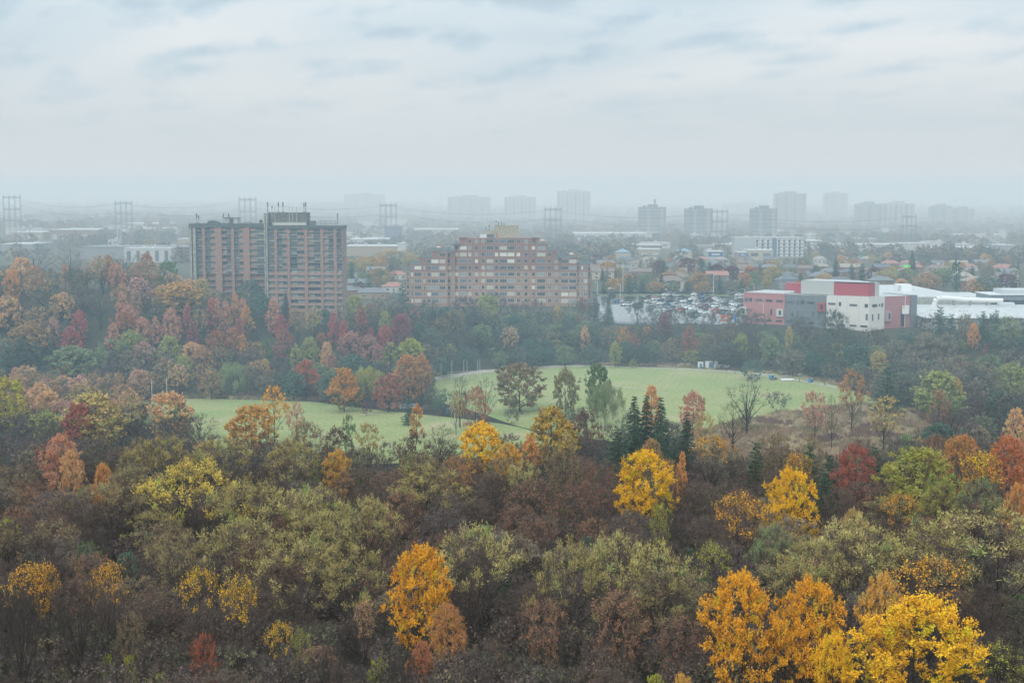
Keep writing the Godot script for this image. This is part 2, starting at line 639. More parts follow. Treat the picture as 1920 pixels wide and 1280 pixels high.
# the kinds of tree, near ones with fine leaves and far ones with coarser
func kinds_of_tree() -> Dictionary:
	var k := {}
	for n in 3:
		k["w%d" % n] = grow({"seed": 14 + n, "h": 16.0, "r": 7.0, "t0": 0.14, "form": "dome", "n": 66, "gap": 1.4, "limbs": 7, "hollow": 0.35, "twigs": 6, "twig_len": 1.4, "forks": 1, "twig_w": 0.03, "leaves": 66, "leaf_len": 0.65, "leaf_w": 0.22, "cr": 1.3, "sprigs": 6, "rise": 0.6, "tuft": 0.4, "fork": 0.45, "arch": 0.15, "spine": 0.5, "hue": 0.05})
		k["m%d" % n] = grow({"seed": 31 + n, "h": 15.0, "r": 6.2, "t0": 0.10, "form": ["dome", "oval", "dome"][n], "n": 120, "gap": 0.98, "limbs": 8, "hollow": 0.28, "lobes": 0.30, "twigs": 3, "twig_len": 1.0, "forks": 1, "twig_w": 0.03, "hue": 0.13, "leaves": 78, "leaf_len": 0.48, "leaf_w": 0.40, "cr": 1.0, "sprigs": 6, "squash": 0.75, "fork": 0.55, "spine": 0.66})
		k["f%d" % n] = grow({"seed": 41 + n, "h": 15.0, "r": 3.6, "t0": 0.10, "form": "flame", "n": 80, "gap": 0.85, "limbs": 9, "hollow": 0.2, "lobes": 0.36, "twigs": 4, "twig_len": 0.9, "forks": 1, "twig_w": 0.028, "leaves": 66, "leaf_len": 0.42, "leaf_w": 0.34, "cr": 0.85, "hue": 0.13, "sprigs": 6, "rise": 0.7, "squash": 0.9, "fork": 0.6, "spine": 0.8, "sweep": true})
		k["s%d" % n] = grow({"seed": 61 + n, "h": 15.0, "r": 5.2, "t0": 0.2, "form": ["vase", "dome", "oval"][n], "n": 75, "gap": 1.1, "limbs": 9, "hollow": 0.2, "lobes": 0.32, "twigs": 9, "twig_len": 1.5, "forks": 2, "twig_w": 0.028, "up": 0.6, "leaves": 30, "leaf_len": 0.40, "leaf_w": 0.33, "cr": 1.0, "sprigs": 5, "rise": 0.5, "fork": 0.45, "spine": 0.6, "leaf_from": 0.25})
		k["d%d" % n] = grow({"seed": 81 + n, "h": 13.0, "r": 6.0, "t0": 0.10, "form": ["dome", "oval", "dome"][n], "n": 72, "gap": 1.2, "limbs": 8, "hollow": 0.25, "lobes": 0.34, "twigs": 9, "twig_len": 1.5, "forks": 2, "twig_w": 0.03, "up": 0.45, "leaves": 40, "leaf_len": 0.42, "leaf_w": 0.32, "cr": 1.15, "sprigs": 6, "rise": 0.4, "squash": 0.9, "fork": 0.45, "spine": 0.6, "hue": 0.12})
	for n in 4:
		k["W%d" % n] = grow({"seed": 201 + n, "h": 18.0, "r": 8.0, "t0": 0.26, "form": "dome", "n": 66, "gap": 1.75, "limbs": 14, "hollow": 0.5, "lobes": 0.45, "twigs": 24, "twig_len": 1.7, "forks": 3, "twig_w": 0.02, "up": 0.5, "leaves": 130, "leaf_len": 0.40, "leaf_w": 0.115, "cr": 1.35, "sprigs": 15, "rise": 0.9, "tuft": 0.5, "squash": 0.75, "fork": 0.36, "arch": 0.14, "spine": 0.40, "girth": 0.42, "hue": 0.10, "tones": 0.30, "leaf_from": 0.30})
		k["M%d" % n] = grow({"seed": 211 + n, "h": 18.0, "r": 7.2, "t0": 0.16, "form": ["dome", "oval", "dome", "dome"][n], "n": 175, "gap": 0.98, "limbs": 11, "hollow": 0.25, "lobes": 0.42, "twigs": 5, "twig_len": 0.9, "forks": 1, "leaves": 185, "leaf_len": 0.23, "leaf_w": 0.19, "hue": 0.15, "cr": 0.98, "sprigs": 9, "squash": 0.75, "fork": 0.5, "spine": 0.62})
		k["S%d" % n] = grow({"seed": 221 + n, "h": 17.0, "r": 4.6, "t0": 0.22, "form": "vase", "n": 105, "gap": 0.95, "limbs": 11, "hollow": 0.15, "lobes": 0.36, "twigs": 13, "twig_len": 1.5, "forks": 2, "up": 0.7, "leaves": 44, "leaf_len": 0.21, "leaf_w": 0.17, "cr": 1.1, "sprigs": 11, "rise": 0.6, "fork": 0.38, "spine": 0.6, "sweep": true, "leaf_from": [0.62, 0.5, 0.72, 0.56][n]})
		k["D%d" % n] = grow({"seed": 231 + n, "h": 14.0, "r": 6.2, "t0": 0.14, "form": ["dome", "oval", "vase", "dome"][n], "n": 115, "gap": 1.05, "limbs": 10, "hollow": 0.25, "lobes": 0.38, "twigs": 17, "twig_len": 1.35, "forks": 2, "up": 0.45, "leaves": 56, "leaf_len": 0.22, "leaf_w": 0.17, "cr": 1.05, "sprigs": 8, "rise": 0.45, "squash": 0.9, "fork": 0.42, "spine": 0.58, "hue": 0.12})
		k["B%d" % n] = grow({"seed": 91 + n, "girth": 0.42, "h": 16.0, "r": 4.8, "t0": 0.22, "form": ["vase", "oval", "vase", "dome"][n], "n": 115, "gap": 0.95, "limbs": 11, "hollow": 0.12, "lobes": 0.34, "twigs": 20, "twig_len": 1.7, "forks": 3, "up": 0.8, "leaves": 0, "cr": 0.9, "fork": 0.40, "spine": 0.64, "sweep": true, "twigs_in_crown": true})
		k["b%d" % n] = grow({"seed": 191 + n, "girth": 0.34, "h": 16.0, "r": 5.6, "t0": 0.24, "form": ["oval", "dome", "vase", "dome"][n], "n": 90, "gap": 1.05, "limbs": 15, "hollow": 0.15, "lobes": 0.36, "twigs": 7, "twig_len": 1.5, "forks": 2, "twig_w": 0.03, "up": 0.5, "leaves": 0, "cr": 0.9, "fork": 0.46, "spine": 0.74, "twigs_in_crown": true})
	for n in 2:
		k["P%d" % n] = grow_spruce({"seed": 101 + n, "h": 18.0, "r": 4.0, "t0": 0.05, "layers": 34, "leaf_len": 0.75, "leaf_w": 0.11, "dense": 9.0})
		k["N%d" % n] = grow_spruce({"seed": 111 + n, "h": 14.0, "r": 4.6, "t0": 0.06, "layers": 15, "taper": 0.5, "loose": 0.26, "rise": 0.12, "leaf_len": 0.9, "leaf_w": 0.14, "dense": 10.0, "tip": 0.35})
		k["H%d" % n] = grow({"seed": 121 + n, "h": 15.0, "r": 6.0, "t0": 0.42, "form": "dome", "n": 34, "gap": 2.1, "limbs": 8, "hollow": 0.4, "lobes": 0.55, "twigs": 4, "twig_len": 1.0, "leaves": 230, "leaf_len": 0.75, "leaf_w": 0.13, "cr": 1.25, "hang": 5.5, "fork": 0.5, "arch": 0.3, "spine": 0.55, "hue": 0.08, "tones": 0.34})
		k["g%d" % n] = grow({"seed": 241 + n, "h": 15.0, "r": 6.4, "t0": 0.06, "form": "flame", "n": 150, "gap": 0.98, "limbs": 9, "hollow": 0.3, "lobes": 0.2, "twigs": 2, "twig_len": 0.9, "leaves": 84, "leaf_len": 0.42, "leaf_w": 0.34, "cr": 0.95, "hue": 0.18, "sprigs": 6, "rise": 0.4, "squash": 0.8, "fork": 0.55, "spine": 0.8})
		k["C%d" % n] = grow({"seed": 131 + n, "h": 14.0, "r": 2.9, "t0": 0.06, "form": "column", "n": 52, "gap": 0.95, "limbs": 8, "twigs": 2, "twig_len": 0.7, "leaves": 50, "leaf_len": 0.45, "leaf_w": 0.38, "cr": 0.8, "sprigs": 5, "rise": 0.6, "fork": 0.7, "spine": 0.85, "sweep": true})
		k["T%d" % n] = grow({"seed": 141 + n, "h": 15.0, "r": 6.0, "t0": 0.08, "form": ["dome", "flame"][n], "n": 100, "gap": 1.0, "limbs": 7, "hollow": 0.2, "lobes": 0.22, "twigs": 2, "twig_len": 0.9, "leaves": 90, "leaf_len": 0.44, "leaf_w": 0.36, "cr": 1.05, "sprigs": 6, "squash": 0.7, "fork": 0.55, "spine": 0.66, "turn_to": Color(0.36, 0.72, 0.9), "turn_at": 0.26})
	for n in 3:
		k["U%d" % n] = grow({"seed": 151 + n, "h": 6.0, "r": 3.6, "t0": 0.06, "form": "dome", "n": 42, "gap": 0.75, "limbs": 8, "hollow": 0.15, "lobes": 0.4, "girth": 0.06, "twigs": 8, "twig_len": 0.9, "forks": 1, "leaves": 58, "leaf_len": 0.26, "leaf_w": 0.20, "cr": 0.7, "sprigs": 6, "fork": 0.2, "spine": 0.4})
	return k

const KIND_NAME := {"W": "willow_tree", "M": "maple_tree", "F": "pointed_maple", "G": "pointed_maple", "S": "thinning_tree", "D": "twiggy_tree", "B": "bare_tree", "P": "spruce_tree", "N": "pine_tree", "H": "weeping_willow", "C": "columnar_tree", "T": "maple_tree", "U": "shrub"}

func leaf_paint(colour: String) -> StandardMaterial3D:
	var key := "leaf_" + colour
	if mats.has(key):
		return mats[key]
	var c: Array = LEAF_COLOURS[colour]
	var m := paint(key, c[0], c[1], c[2], 0.7)
	m.vertex_color_use_as_albedo = true
	m.metallic_specular = 0.3
	if c.size() == 3:
		m.backlight_enabled = true
		m.backlight = Color(0.55, 0.55, 0.55)
	return m

# true colours of leaves (a fourth number marks twigs and needles, which let no light through)
const LEAF_COLOURS := {
	"gold": [0.84, 0.50, 0.025], "amber": [0.78, 0.39, 0.03], "amber_dull": [0.56, 0.32, 0.09], "peach_gold": [0.66, 0.38, 0.09], "orange": [0.66, 0.32, 0.11], "tan_orange": [0.46, 0.28, 0.13],
	"peach": [0.68, 0.41, 0.20], "salmon": [0.62, 0.31, 0.2], "pink": [0.48, 0.24, 0.19], "red": [0.50, 0.135, 0.125], "red_dull": [0.38, 0.13, 0.10], "red_rust": [0.48, 0.12, 0.05], "red_orange": [0.54, 0.2, 0.09],
	"rust": [0.44, 0.18, 0.09], "rust_orange": [0.52, 0.26, 0.1], "rust_pink": [0.40, 0.17, 0.12], "rust_pale": [0.36, 0.19, 0.11], "rust_dark": [0.16, 0.075, 0.055], "russet": [0.245, 0.13, 0.085],
	"plum": [0.17, 0.06, 0.07], "plum_red": [0.34, 0.10, 0.12], "plum_brown": [0.15, 0.115, 0.11], "brown": [0.15, 0.102, 0.076], "tan": [0.29, 0.215, 0.115], "tan_green": [0.28, 0.24, 0.10], "grey_tan": [0.27, 0.23, 0.16], "straw": [0.50, 0.38, 0.14],
	"yellow_lime": [0.74, 0.57, 0.11], "yellow_green": [0.50, 0.42, 0.06], "lime": [0.42, 0.42, 0.06], "lime_dull": [0.36, 0.36, 0.11], "lime_olive": [0.34, 0.33, 0.08], "gold_olive": [0.50, 0.34, 0.06],
	"olive": [0.41, 0.345, 0.125], "olive_light": [0.53, 0.46, 0.17], "olive_brown": [0.33, 0.265, 0.13], "sage": [0.24, 0.29, 0.14], "sage_lime": [0.33, 0.36, 0.14], "green": [0.12, 0.19, 0.06], "green_light": [0.22, 0.36, 0.12], "teal": [0.095, 0.17, 0.12], "grey_green": [0.16, 0.19, 0.135],
	"soft_rust": [0.52, 0.31, 0.21], "soft_pink": [0.54, 0.31, 0.25], "turning_red": [0.46, 0.14, 0.07], "turning_orange": [0.58, 0.27, 0.055],
	"spruce": [0.035, 0.075, 0.055, 1], "pine": [0.06, 0.12, 0.075, 1], "bark": [0.055, 0.046, 0.04, 1], "plum_bark": [0.085, 0.066, 0.064, 1], "brown_bark": [0.072, 0.054, 0.045, 1], "mauve_bark": [0.17, 0.13, 0.125, 1],
}

func plant(kinds: Dictionary, kind: String, x: float, z: float, tall: float, wide: float, colour: String, turn: float, label: String, group: String) -> void:
	var letter := kind.substr(0, 1)
	var m: Array = kinds[kind]
	var called: String = "street_tree" if z < -700.0 and letter in ["m", "d"] else KIND_NAME[letter.to_upper()]
	var o := thing(called, label, "shrub" if letter == "U" else "tree", on_land(x, z) - Vector3(0, 0.12, 0), turn, group)
	var size: AABB = m[1].get_aabb()
	var across := (size.size.x + size.size.z) / 2.0
	o.scale = Vector3(wide / across, tall / size.end.y, wide / across)
	part("trunk", m[0], paint("bark", 0.026, 0.022, 0.021, 0.95), o)
	if m[1] != null:
		part("crown", m[1], leaf_paint(colour), o)
	if m.size() > 2 and m[2] != null:
		part("twigs", m[2], paint("twig", 0.095, 0.077, 0.067, 0.9), o)

const KIND_WORD := {"W": "willow-like tree", "M": "round-crowned tree", "F": "pointed maple", "G": "pointed maple", "S": "half-bare tree", "D": "twiggy tree", "B": "tree", "P": "spruce", "N": "evergreen", "H": "weeping willow", "U": "shrub", "C": "column-shaped tree", "T": "maple"}

func build_woods() -> void:
	var kinds := kinds_of_tree()
	for t in TREES:
		var d: float = -t[2]
		var group := "trees of the foreground wood" if d < 350.0 else "trees along the valley floor and field" if d < slope_foot(t[1]) - 6.0 else "trees of the wooded hillside"
		var label: String = t[6] if t[6] is String else ""
		if label == "":   # [size], colour, kind, where it stands, beside what
			label = "%s %s %s %s" % [COLOUR_WORD.get(t[5], t[5]), KIND_WORD[t[0].substr(0, 1).to_upper()], WHERE[t[6]], LANDMARK[t[7]]]
			if t.size() > 8:
				label = t[8] + " " + label if t[8] is String else label.replace("the ", "").replace(" and ", " ") + " towards " + LANDMARK[t[8]].replace("the ", "")
		plant(kinds, t[0], t[1], t[2], t[3], t[4], t[5], fmod(absf(t[1]) * 1.7 + d, TAU), label, group)
	undergrowth()

# bare brush and saplings that fill the floor of the woods: nobody could count it
func undergrowth() -> void:
	var rng := RandomNumberGenerator.new()
	rng.seed = 77
	var brush := grow({"seed": 171, "h": 4.0, "r": 2.6, "t0": 0.05, "form": "vase", "n": 36, "gap": 0.5, "limbs": 9, "hollow": 0.1, "lobes": 0.4, "girth": 0.05, "twigs": 11, "twig_len": 1.0, "forks": 2, "twig_w": 0.016, "up": 0.8, "leaves": 16, "leaf_len": 0.22, "leaf_w": 0.17, "cr": 0.5, "fork": 0.15, "spine": 0.3})
	var tints := [Color(0.115, 0.085, 0.072), Color(0.10, 0.076, 0.068), Color(0.13, 0.085, 0.06), Color(0.10, 0.105, 0.055), Color(0.20, 0.16, 0.09), Color(0.105, 0.08, 0.075), Color(0.12, 0.09, 0.08)]
	var places: Array[Transform3D] = []
	var colours: Array[Color] = []
	for i in 5200:
		var d := rng.randf_range(130.0, 640.0)
		var x := rng.randf_range(-0.43, 0.43) * d
		if open_ground(x, d) or (d > 380.0 and rng.randf() < 0.45):
			continue
		var s := rng.randf_range(0.7, 1.5) * (1.0 if d < 400.0 else 1.4)
		var t := Transform3D(Basis(Vector3.UP, rng.randf() * TAU).scaled(Vector3(s, s * rng.randf_range(0.8, 1.4), s)), on_land(x, -d))
		places.append(t)
		var c: Color = tints[rng.randi() % tints.size()]
		if d > 470.0 and rng.randf() < 0.6:
			c = Color(0.09, 0.12, 0.075)
		colours.append(c * rng.randf_range(0.8, 1.25))
	var stems := MultiMesh.new()
	stems.transform_format = MultiMesh.TRANSFORM_3D
	stems.use_colors = true
	stems.mesh = brush[1]
	stems.instance_count = places.size()
	var sticks := MultiMesh.new()
	sticks.transform_format = MultiMesh.TRANSFORM_3D
	sticks.mesh = brush[2]
	sticks.instance_count = places.size()
	for i in places.size():
		stems.set_instance_transform(i, places[i])
		stems.set_instance_color(i, colours[i])
		sticks.set_instance_transform(i, places[i])
	var m := paint("brush_leaf", 1, 1, 1, 0.85)
	m.vertex_color_use_as_albedo = true
	var root := Node3D.new()
	root.name = "undergrowth"
	root.set_meta("kind", "stuff")
	tag(root, "bare brown brush and saplings under the trees of the valley woods", "undergrowth")
	add_child(root)
	for e in [["dry_leaves", stems, m], ["brushwood", sticks, paint("brushwood", 0.08, 0.066, 0.059, 0.95)]]:
		var o := MultiMeshInstance3D.new()
		o.name = e[0]
		o.multimesh = e[1]
		o.material_override = e[2]
		o.set_meta("kind", "stuff")
		root.add_child(o)

func open_ground(x: float, d: float) -> bool:
	var p := Vector2(x, -d)
	for o in field_outlines:
		if Geometry2D.is_point_in_polygon(p, o):
			return true
	if Geometry2D.is_point_in_polygon(p, meadow_outline):
		return true
	return d > slope_foot(x) + 50.0 and (x > -95.0 or d > 590.0)

# ---------------------------------------------------------------- playing field and meadow

var field_outlines: Array = []
var meadow_outline := PackedVector2Array()

func build_field() -> void:
	for e in FIELD_EDGES:
		field_outlines.append(smooth_outline(e))
	meadow_outline = smooth_outline(MEADOW_EDGE)
	var grass := paint("field_grass", 1, 1, 1, 0.95, 0.16, 0.05)
	grass.vertex_color_use_as_albedo = true
	for o in field_outlines:
		structure("playing_field", drape(o, 0.04, true), grass)
	structure("dry_meadow", drape(meadow_outline, 0.03), paint("meadow_grass", 0.33, 0.26, 0.17, 0.95, 0.4, 0.02))

# ---------------------------------------------------------------- building helpers

# an upright block over an outline of (x, z) points
func block(outline: Array, y0: float, y1: float) -> ArrayMesh:
	var g := Geo.new()
	var pts := PackedVector2Array(outline)
	var n := pts.size()
	for i in n:
		var p := pts[i]
		var q := pts[(i + 1) % n]
		g.quad(Vector3(p.x, y0, p.y), Vector3(q.x, y0, q.y), Vector3(q.x, y1, q.y), Vector3(p.x, y1, p.y))
	var idx := Geometry2D.triangulate_polygon(pts)
	for i in range(0, idx.size(), 3):
		var a := pts[idx[i]]
		var b := pts[idx[i + 1]]
		var c := pts[idx[i + 2]]
		g.tri(Vector3(a.x, y1, a.y), Vector3(b.x, y1, b.y), Vector3(c.x, y1, c.y))
		g.tri(Vector3(a.x, y0, a.y), Vector3(c.x, y0, c.y), Vector3(b.x, y0, b.y))
	return g.mesh()

func span_box(x0: float, x1: float, y0: float, y1: float, z0: float, z1: float) -> ArrayMesh:
	var g := Geo.new()
	g.box(Vector3(x0, y0, z0), Vector3(x1, y1, z1))
	return g.mesh()

# a window: frame and mullions stand proud of the pane
func window_mesh(w: float, h: float, cols: int, pane: Material, frame: Material, sill := 0.07) -> ArrayMesh:
	var key := "win %.2f %.2f %d %s %s" % [w, h, cols, pane.resource_name, frame.resource_name]
	if mats.has(key):
		return mats[key]
	var f := Geo.new()
	f.box(Vector3(0, 0, 0), Vector3(w, sill, 0.14))
	f.box(Vector3(0, h - sill, 0), Vector3(w, h, 0.12))
	f.box(Vector3(0, sill, 0), Vector3(sill, h - sill, 0.12))
	f.box(Vector3(w - sill, sill, 0), Vector3(w, h - sill, 0.12))
	for i in range(1, cols):
		f.box(Vector3(w * i / cols - 0.03, sill, 0), Vector3(w * i / cols + 0.03, h - sill, 0.11))
	var m := f.mesh()
	var p := Geo.new()
	p.box(Vector3(sill, sill, 0), Vector3(w - sill, h - sill, 0.05))
	var arr := []
	arr.resize(Mesh.ARRAY_MAX)
	arr[Mesh.ARRAY_VERTEX] = p.v
	m.add_surface_from_arrays(Mesh.PRIMITIVE_TRIANGLES, arr)
	m.surface_set_material(0, frame)
	m.surface_set_material(1, pane)
	mats[key] = m
	return m

func panes() -> Array:
	return [paint("glass_dark", 0.035, 0.045, 0.055, 0.08), paint("glass_blue", 0.09, 0.12, 0.15, 0.08), paint("blind_pale", 0.58, 0.57, 0.52, 0.35), paint("blind_cream", 0.42, 0.40, 0.34, 0.35), paint("curtain_grey", 0.22, 0.24, 0.25, 0.3)]

func pick_pane(rng: RandomNumberGenerator, pale := 0.45) -> Material:
	var p := panes()
	var r := rng.randf()
	if r < pale * 0.4: return p[2]
	if r < pale: return p[3]
	if r < pale + 0.18: return p[4]
	if r < pale + 0.35: return p[1]
	return p[0]

func antenna(parent: Node, x: float, y: float, z: float, h: float, thick := 0.12, boxes := true) -> void:
	var g := Geo.new()
	g.stick(Vector3(x, y, z), Vector3(x, y + h, z), thick * 0.6, thick * 0.5, 6)
	if boxes:
		g.box(Vector3(x - 0.25, y + h * 0.55, z - 0.2), Vector3(x + 0.25, y + h * 0.95, z + 0.2))
		g.box(Vector3(x - 0.4, y, z - 0.4), Vector3(x + 0.4, y + 0.3, z + 0.4))
	part("antenna", g.mesh(), paint("antenna_steel", 0.12, 0.13, 0.14, 0.6), parent)


# ---------------------------------------------------------------- brick tower block

func build_tower() -> void:
	var rng := RandomNumberGenerator.new()
	rng.seed = 301
	var o := thing("apartment_tower", "long brick tower block with dark balconies and rooftop antennas", "building", Vector3(-137.6, 20.0, -600))
	var brick := paint("tower_brick", 0.43, 0.255, 0.205, 0.9, 0.25, 0.09)
	var brick_low := paint("tower_brick_pale", 0.50, 0.31, 0.25, 0.9, 0.25, 0.09)
	var concrete := paint("tower_concrete", 0.36, 0.34, 0.30, 0.9, 0.3, 0.07)
	var pale := paint("tower_pale_concrete", 0.50, 0.47, 0.41, 0.9, 0.3, 0.07)
	var grey := paint("tower_fascia", 0.15, 0.16, 0.16, 0.9, 0.3, 0.07)
	var rail := paint("balcony_dark", 0.045, 0.06, 0.075, 0.6)
	var alu := paint("window_frame", 0.42, 0.43, 0.43, 0.5)
	var fh := 2.61
	var top := 42.2
	var u := func(cx: float) -> float: return (cx - 70.0) * 0.0418
	# main body, set back behind the piers; the two wings are staggered
	part("wall", span_box(0.6, u.call(848), 0, top - 0.4, -17, -1.5), brick, o)
	part("wall", span_box(u.call(860), u.call(1632), 0, top - 1.0, -15, -0.7), brick, o)
	part("roof_fascia", span_box(0, u.call(850), top - 1.55, top + 0.15, -17.4, 0.25), grey, o)
	part("roof_fascia", span_box(u.call(872), u.call(1636), top - 2.15, top - 0.75, -15.4, 1.05), grey, o)
	for e in [[72, 96], [108, 138]]:
		part("concrete_pier", span_box(u.call(e[0]), u.call(e[1]), 0, top - 1.55, -17.2, 0.1), pale, o)
	part("concrete_pier", span_box(u.call(838), u.call(852), 0, top + 4.5, -8, 0.9), pale, o)
	part("concrete_pier", span_box(u.call(858), u.call(874), 0, top + 4.5, -8, 1.2), pale, o)
	for e in [[203, 233], [333, 402], [498, 528], [618, 687]]:
		part("brick_pier", span_box(u.call(e[0]), u.call(e[1]), 0, top - 1.55, -2, 0.1), brick, o)
	for e in [[940, 970], [1070, 1100], [1245, 1280], [1410, 1440], [1545, 1578]]:
		part("brick_pier", span_box(u.call(e[0]), u.call(e[1]), 0, top - 2.15, -1.2, 0.9), brick, o)
	var bays := [[145, 203, 0], [233, 333, 2], [402, 498, 1], [528, 618, 2], [687, 838, 1], [876, 940, 0], [970, 1070, 2], [1100, 1245, 2], [1280, 1410, 1], [1440, 1545, 1], [1578, 1630, 0]]
	for f in 16:
		var right_y := f * fh + 0.2 - 0.55
		var left_y := f * fh + 0.2
		# slabs
		part("floor_slab", span_box(0.8, u.call(838), left_y - 0.12, left_y + 0.12, -2.2, -0.05), concrete, o)
		part("floor_slab", span_box(u.call(874), u.call(1630), right_y - 0.12, right_y + 0.12, -1.4, 0.75), concrete, o)
		for b in bays:
			var left: bool = b[0] < 850
			if (left and f < 8) or (not left and f < 2):
				continue   # hidden behind the hillside trees
			var y: float = left_y if left else right_y
			var z := -1.45 if left else -0.62
			var x0: float = u.call(b[0]) + 0.05
			var x1: float = u.call(b[1]) - 0.05
			var halves := 1 if b[2] == 0 else 2
			for k in halves:
				var a := lerpf(x0, x1, float(k) / halves)
				var c := lerpf(x0, x1, float(k + 1) / halves)
				part("window", window_mesh(snappedf(c - a - 0.1, 0.05), 1.42, 2 if c - a > 1.6 else 1, pick_pane(rng, 0.58), alu), null, o, Vector3(a + 0.05, y + 1.05, z))
				var is_brick: bool = (b[2] == 2 and k == 1) or (b[2] == 1 and k == 0)
				var mat: Material = rail
				if f < 9 and (not left):
					mat = brick_low
				elif is_brick:
					mat = brick
				var zf := z + (1.35 if mat == rail or f < 9 else 1.15)
				part("balcony_panel", span_box(a + 0.02, c - 0.02, y + 0.12, y + 1.02, zf - 0.1, zf), mat, o)
				if mat == rail and rng.randf() < 0.7:
					part("divider", span_box(c - 0.09, c - 0.02, y + 0.13, y + fh - 0.13, z, zf - 0.12), alu, o)
	# roof things
	var rx := u.call(872) as float
	part("penthouse", span_box(rx, u.call(1267), top - 0.7, top + 4.6, -12, -3), paint("penthouse_wall", 0.21, 0.19, 0.17, 0.9, 0.3, 0.08), o)
	part("penthouse_cap", span_box(rx - 0.2, u.call(1272), top + 4.6, top + 4.85, -12.2, -2.8), concrete, o)
	for cx in [905, 935, 1082, 1115, 1157]:
		part("conduit", span_box(u.call(cx), u.call(cx) + 0.22, top - 0.7, top + 5.4 + (cx % 3), -2.95, -2.75), paint("conduit_grey", 0.38, 0.38, 0.37, 0.6), o)
	part("roof_duct", span_box(u.call(920), u.call(1260), top - 0.6, top + 0.55, -2.6, -1.2), paint("duct_pale", 0.42, 0.41, 0.37, 0.5), o)
	part("stair_hut", span_box(u.call(412), u.call(545), top + 0.15, top + 2.4, -12, -5), paint("hut_wall", 0.36, 0.36, 0.35, 0.9), o)
	part("hut_roof", span_box(u.call(402), u.call(549), top + 2.4, top + 2.6, -12.3, -4.7), grey, o)
	part("hut_door", span_box(u.call(463), u.call(502), top + 0.2, top + 2.0, -5, -4.94), paint("door_dark", 0.06, 0.07, 0.08, 0.6), o)
	var hump := Geo.new()
	for i in 8:
		var a0 := PI * i / 8.0
		var a1 := PI * (i + 1) / 8.0
		var p0 := Vector2(u.call(284) - cos(a0) * 2.6, top + 0.15 + sin(a0) * 1.25)
		var p1 := Vector2(u.call(284) - cos(a1) * 2.6, top + 0.15 + sin(a1) * 1.25)
		hump.quad(Vector3(p0.x, p0.y, -10), Vector3(p1.x, p1.y, -10), Vector3(p1.x, p1.y, -6), Vector3(p0.x, p0.y, -6))
		hump.tri(Vector3(p0.x, p0.y, -6), Vector3(p1.x, p1.y, -6), Vector3(u.call(284), top + 0.15, -6))
	part("roof_vault", hump.mesh(), paint("vault_dark", 0.07, 0.08, 0.09, 0.6), o)
	part("cooling_unit", span_box(u.call(607), u.call(672), top + 0.15, top + 0.85, -8, -5), paint("unit_green", 0.20, 0.24, 0.21, 0.7), o)
	var dish := Geo.new()
	for i in 12:
		dish.tri(Vector3(u.call(790), top + 0.9, -4.6), Vector3(u.call(790) + cos(TAU * i / 12) * 0.8, top + 0.9 + sin(TAU * i / 12) * 0.8, -4), Vector3(u.call(790) + cos(TAU * (i + 1) / 12) * 0.8, top + 0.9 + sin(TAU * (i + 1) / 12) * 0.8, -4))
	dish.stick(Vector3(u.call(790), top + 0.1, -4.6), Vector3(u.call(790), top + 0.9, -4.6), 0.08, 0.08, 5)
	part("satellite_dish", dish.mesh(), paint("dish_dark", 0.08, 0.10, 0.11, 0.5), o)
	var fr := Geo.new()
	for i in 9:
		fr.stick(Vector3(u.call(1375) + i * 1.05, top - 0.75, -4), Vector3(u.call(1375) + i * 1.05, top + 1.2, -4), 0.07, 0.07, 4)
	for y in [0.2, 1.2]:
		fr.stick(Vector3(u.call(1375), top + y, -4), Vector3(u.call(1375) + 8.4, top + y, -4), 0.08, 0.08, 4)
	fr.box(Vector3(u.call(1275), top - 0.7, -8), Vector3(u.call(1345), top + 1.2, -4))
	part("roof_frame", fr.mesh(), paint("frame_dark", 0.10, 0.10, 0.11, 0.7), o)
	for a in [[130, 4.4, 0.2], [152, 3.6, 0.08], [405, 4.3, 0.14], [460, 4.4, 0.14], [860, 4.6, 0.28], [905, 3.0, 0.1], [970, 4.5, 0.16], [1017, 4.6, 0.26], [1232, 4.2, 0.24], [1250, 4.5, 0.22], [1574, 4.3, 0.24]]:
		var ay := top + 0.15
		if a[0] > 850 and a[0] < 1270:
			ay = top + 4.8
		antenna(o, u.call(a[0]), ay, -4.0, a[1], a[2])


# ---------------------------------------------------------------- stepped brick apartment block

